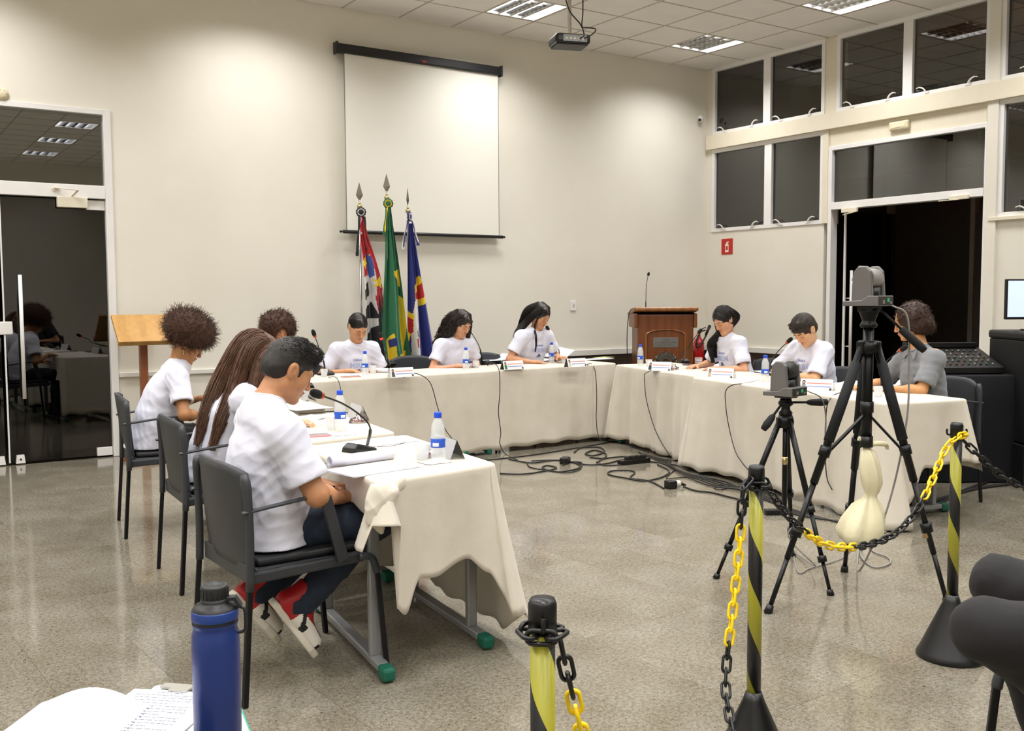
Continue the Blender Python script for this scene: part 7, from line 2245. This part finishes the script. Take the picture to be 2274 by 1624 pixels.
# --- student with the afro (facing +x)
J, f = seated(-7.60, -3.0, R(-6), pelvis=(-.06, 0, .57), chest=(.03, 0, .80), neck=(.115, 0, 1.0), sl=(.10, .165, .95), sr=(.08, -.17, .95), head=(.165, -.01, 1.118), hf=(.84, -.05, -.54), hu=(.54, 0, .84),
              wl=(.26, .12, .765), wr=(.24, -.12, .68), er=(-.5, -1, -.6), pr=(.9, .3, .05), cr=.6)
person('person with a big brown afro and drop earring, farthest of the left row', (-7.60, -3.0, 0), f, J, '#aa7850', '#8a5044', .0055, TEE, BLKT,
       hair_afro(HB_AFRO, .150, shape=(1.0, 1.04, .80), off=(0, -.030, .082), n=3300, L=.038, amp=.007, r=.0014, cut=dict(wid=.090, top=.060, low=-.24, yc=.115, ydep=.115), seed=4), sleeve=.72, fold_seed=6, earring=True)
# --- person in black with curly hair (back row, facing -y)
S = dict(hs=.9)
J, f = seated(-6.17, -1.12, R(-90), **chest_set(.06), head=(.09, 0, 1.125), hf=(.94, .0, -.34), hu=(.34, 0, .94), wl=(.25, .12, .765), wr=(.25, -.10, .765), **S)
person('person with a round curly brown bob in a black top, half hidden', (-6.17, -1.12, 0), f, J, '#c68e68', '#9c5a4c', .007, TBLK, BLKT,
       hair_afro(HB_CURL, .140, shape=(1.08, .98, 1.02), off=(0, -.035, .018), n=1500, L=.03, amp=.010, r=.0022, cut=dict(wid=.060, top=.066, low=-.22, yc=.125, ydep=.115), seed=9), sleeve=.5, fold_seed=7)
# --- girl with tied back hair
J, f = seated(-5.47, -1.13, R(-90), **chest_set(.07, -.005), head=(.13, .0, 1.138), hf=(.80, .03, -.60), hu=(.60, 0, .80), wl=(.24, .10, .765), wr=(.20, -.14, .765), pl=(.8, -.6, 0), pr=(.8, .6, 0), **S)
pts = [([('h', 0, -.09, .05), ('h', 0, -.125, -.02), ('h', 0, -.12, -.08)], .03, .3)]
person('person with black hair tied back and centre parted, white printed t-shirt, before the striped flag', (-5.47, -1.13, 0), f, J, '#cc9870', '#a0584c', .0065, TEE, BLKT, hair_long(HB_BLK, pts, .0, 260, .0, 6, .0016, dict(wid=.064, top=.062, yc=.112, ydep=.085), grow=.004, lock_noise=.001), print_=True, sleeve=.78, fold_seed=8, girth=1.03)
# --- girl with wavy hair
J, f = seated(-4.46, -1.15, R(-84), **chest_set(.08, .005), head=(.13, .02, 1.148), hf=(.86, .12, -.50), hu=(.50, 0, .86), wl=(.20, .10, .765), wr=(.24, -.12, .765), pl=(.8, -.5, 0), pr=(.8, .6, 0), **S)
wl_ = [([('h', 0.04, .01, .10), ('h', 0.085, -.01, .0), ('h', 0.11, -.02, -.10), ('h', 0.15, -.05, -.20), ('h', 0.18, -.08, -.27)], .040, .5),
       ([('h', 0.02, -.05, .10), ('h', 0.07, -.09, .0), ('h', 0.09, -.10, -.12), ('h', 0.12, -.12, -.24)], .045, .4),
       ([('h', -0.04, .01, .10), ('h', -0.085, .0, .0), ('h', -0.095, .01, -.12), ('h', -0.1, .03, -.24), ('h', -0.105, .06, -.34)], .036, .5),
       ([('h', -0.02, -.05, .10), ('h', -0.07, -.09, .0), ('h', -0.09, -.08, -.14), ('h', -0.1, -.06, -.26)], .04, .4)]
person('person with long dark wavy hair and glasses-like mic before the face, white t-shirt, right of the blue flag'.replace(' and glasses-like mic before the face', ''), (-4.46, -1.15, 0), f, J, '#d4a080', '#a8645a', .0065, TEE, BLKT, hair_long(HB_WAV, wl_, -.005, 330, .016, 26, .0030, dict(wid=.056, top=.060), seed=11, lock_noise=.006), sleeve=.66, fold_seed=9, girth=.95)
# --- girl with long black hair
J, f = seated(-3.58, -1.16, R(-82), **chest_set(.10, .065), head=(.15, .02, 1.212), hf=(.82, .08, -.56), hu=(.56, 0, .82), wl=(.27, .16, .79), wr=(.22, -.14, .765), pl=(.8, -.3, .2), pr=(.8, .6, 0), **S)
gl = [([('h', .04, .01, .10), ('h', .084, -.02, .0), ('h', .100, -.05, -.11), ('w', .03, -.185, 1.04), ('w', .05, -.235, .95)], .034, .5),
      ([('h', .02, -.05, .10), ('h', .07, -.10, .0), ('h', .09, -.10, -.12), ('h', .11, -.09, -.24)], .042, .5),
      ([('h', .05, .04, .05), ('h', .076, .04, -.05), ('h', .068, .055, -.12), ('w', .205, -.095, 1.02), ('w', .215, -.10, .94), ('w', .20, -.10, .86)], .008, .25),
      ([('h', -.04, .01, .10), ('h', -.086, .0, .0), ('h', -.09, .0, -.10), ('h', -.085, -.03, -.20)], .030, .5),
      ([('h', -.02, -.05, .10), ('h', -.07, -.09, .0), ('h', -.07, -.10, -.14)], .04, .3)]
person('person with long straight black hair holding a sheet of paper, white printed t-shirt', (-3.58, -1.16, 0), f, J, '#cc9672', '#a45c54', .0065, TEE, BLKT, hair_long(HB_BLK, gl, .008, 320, .003, 8, .0022, dict(wid=.058, top=.062), seed=12), print_=True, sleeve=.74, fold_seed=10, girth=1.0)
# --- girl with side ponytail (right side, facing -x)
J, f = seated(-2.62, -3.02, R(166), **chest_set(.10, .04), head=(.15, .03, 1.182), hf=(.84, .16, -.52), hu=(.52, 0, .84), wl=(.27, .12, .765), wr=(.28, -.20, .765), pl=(.8, -.6, 0), pr=(.9, .3, 0), **S)
hl = [([('h', .01, -.02, .11), ('h', .065, -.04, .07), ('h', .088, .0, -.02), ('h', .082, .045, -.10), ('w', .20, -.105, .97), ('w', .19, -.11, .88), ('w', .17, -.11, .80)], .032, .9),
      ([('h', .02, -.05, .10), ('h', .08, -.06, .0), ('h', .09, .0, -.10), ('w', .15, -.12, .94), ('w', .14, -.12, .84)], .032, .6),
      ([('h', -.03, -.05, .10), ('h', -.07, -.07, .02), ('h', -.02, -.115, -.05), ('h', .05, -.08, -.12)], .03, .4)]
person('person with long dark hair swept over one shoulder, white t-shirt, beside the red extinguisher', (-2.62, -3.02, 0), f, J, '#d09c7a', '#a9635a', .0065, TEE, BLKT, hair_long(HB_BLK, hl, None, 320, .004, 7, .0024, dict(wid=.064, top=.062), seed=13), print_=True, sleeve=.80, fold_seed=11)
# --- boy in white (right side)
J, f = seated(-2.88, -4.10, R(166), **chest_set(.06, .03), head=(.15, .06, 1.13), hf=(.76, .14, -.64), hu=(.64, .05, .76), wl=(.25, .01, .775), wr=(.26, -.04, .775), el=(-.2, 1, -.15), er=(-.2, -1, -.15), pl=(.6, -.6, .1), pr=(.7, .5, .1), cl=.9, cr=.9, **S)
person('person with short brown hair bent over a phone, loose white printed t-shirt', (-2.88, -4.10, 0), f, J, '#dcac82', '#a9645a', .0065, TEE, BLKT, hair_short(HB_BOY, .012, .048, 800, .016, 6, quiff=.014, wid=.058), female=False, print_=True, sleeve=.92, fold_seed=12, girth=1.06)
# --- man in the grey polo
J, f = seated(-3.08, -5.16, R(160), **{**chest_set(.02, .03), 'sl': (.017, .148, .99), 'sr': (.017, -.148, .99)}, head=(.06, -.07, 1.21), hf=(.70, -.62, -.35), hu=(.25, -.25, .93), wl=(.30, .02, .765), wr=(.33, -.20, .765), el=(-.3, 1, -.6), pl=(.8, -.4, 0), **S)
person('person with thick curly brown hair in a grey polo shirt with a small dark crest', (-3.08, -5.22, 0), f, J, '#ca9462', '#9a5a48', .0065, POLO, DGREY,
       hair_afro(HB_MAN, .103, shape=(1.0, 1.08, 1.08), off=(0, -.035, .02), n=1500, L=.018, amp=.009, r=.0026, cut=dict(wid=.056, top=.045, low=-.2, yc=.118, ydep=.085), seed=14, lobes=((.0, -.09, -.06, .062), (-.045, -.06, -.05, .052), (.045, -.06, -.05, .052))), female=False, sleeve=.86, fold_seed=13, girth=1.02, collar=True)
# --- person cut by the right edge: crossed legs and seat
J, f = seated(-6.685, -8.16, R(146), pelvis=(-.10, 0, .62), chest=(-.10, 0, .84), neck=(-.05, 0, 1.02), sl=(-.06, .18, .97), sr=(-.06, -.18, .97), head=(0, 0, 1.16), hf=(1, 0, -.2), hu=(.2, 0, 1),
              wl=(.02, .10, .72), wr=(.02, -.10, .72), kl=(.385, -.01, .625), kr=(.16, -.40, .62), al=(.02, -.10, .34), ar=(.0, -.40, .14))
person('person in charcoal trousers with one knee showing at the lower right picture edge', (-6.685, -8.16, 0), f, J, '#ba8660', '#95584a', .011, TBLK, DGREY, hair_short(HB_SHORT, .012, .058, 200, .02, 5), female=False, girth=1.15, sleeve=.7)
chair(-6.665, -8.17, R(146), 'grey chair under the person cut off at the right picture edge')

# gathered bunch of cloth tied over the near leg of the nearest table
V = Vol((-7.80, -6.22, .50), (-7.45, -5.90, .78), .004)
kn = np.array((-7.625, -6.055, .70))
V.cone((-7.53, -6.03, .722), (-7.62, -6.05, .690), .030, .040, .03, ((0, 1, 0), .55))
V.cone((-7.62, -6.05, .690), (-7.640, -6.06, .625), .040, .036, .03, ((0, 1, 0), .6))
V.cone((-7.635, -6.06, .63), (-7.615, -6.055, .57), .034, .010, .02, ((0, 1, 0), .6))
V.cone((-7.57, -6.06, .70), (-7.60, -6.065, .62), .020, .012, .02)
V.folds(.006, (30, 45), 8, np.array((.8, .3, .6)), np.array((1., 0, 0)), np.array((0, 1., 0)))
P_, Q_ = V.mesh()
tc_ = [x for x in bpy.data.objects if str(x.get('label', '')).startswith('cream tablecloth gathered')][0]
np_mesh('gathered_corner', P_, Q_, CLOTH, tc_)
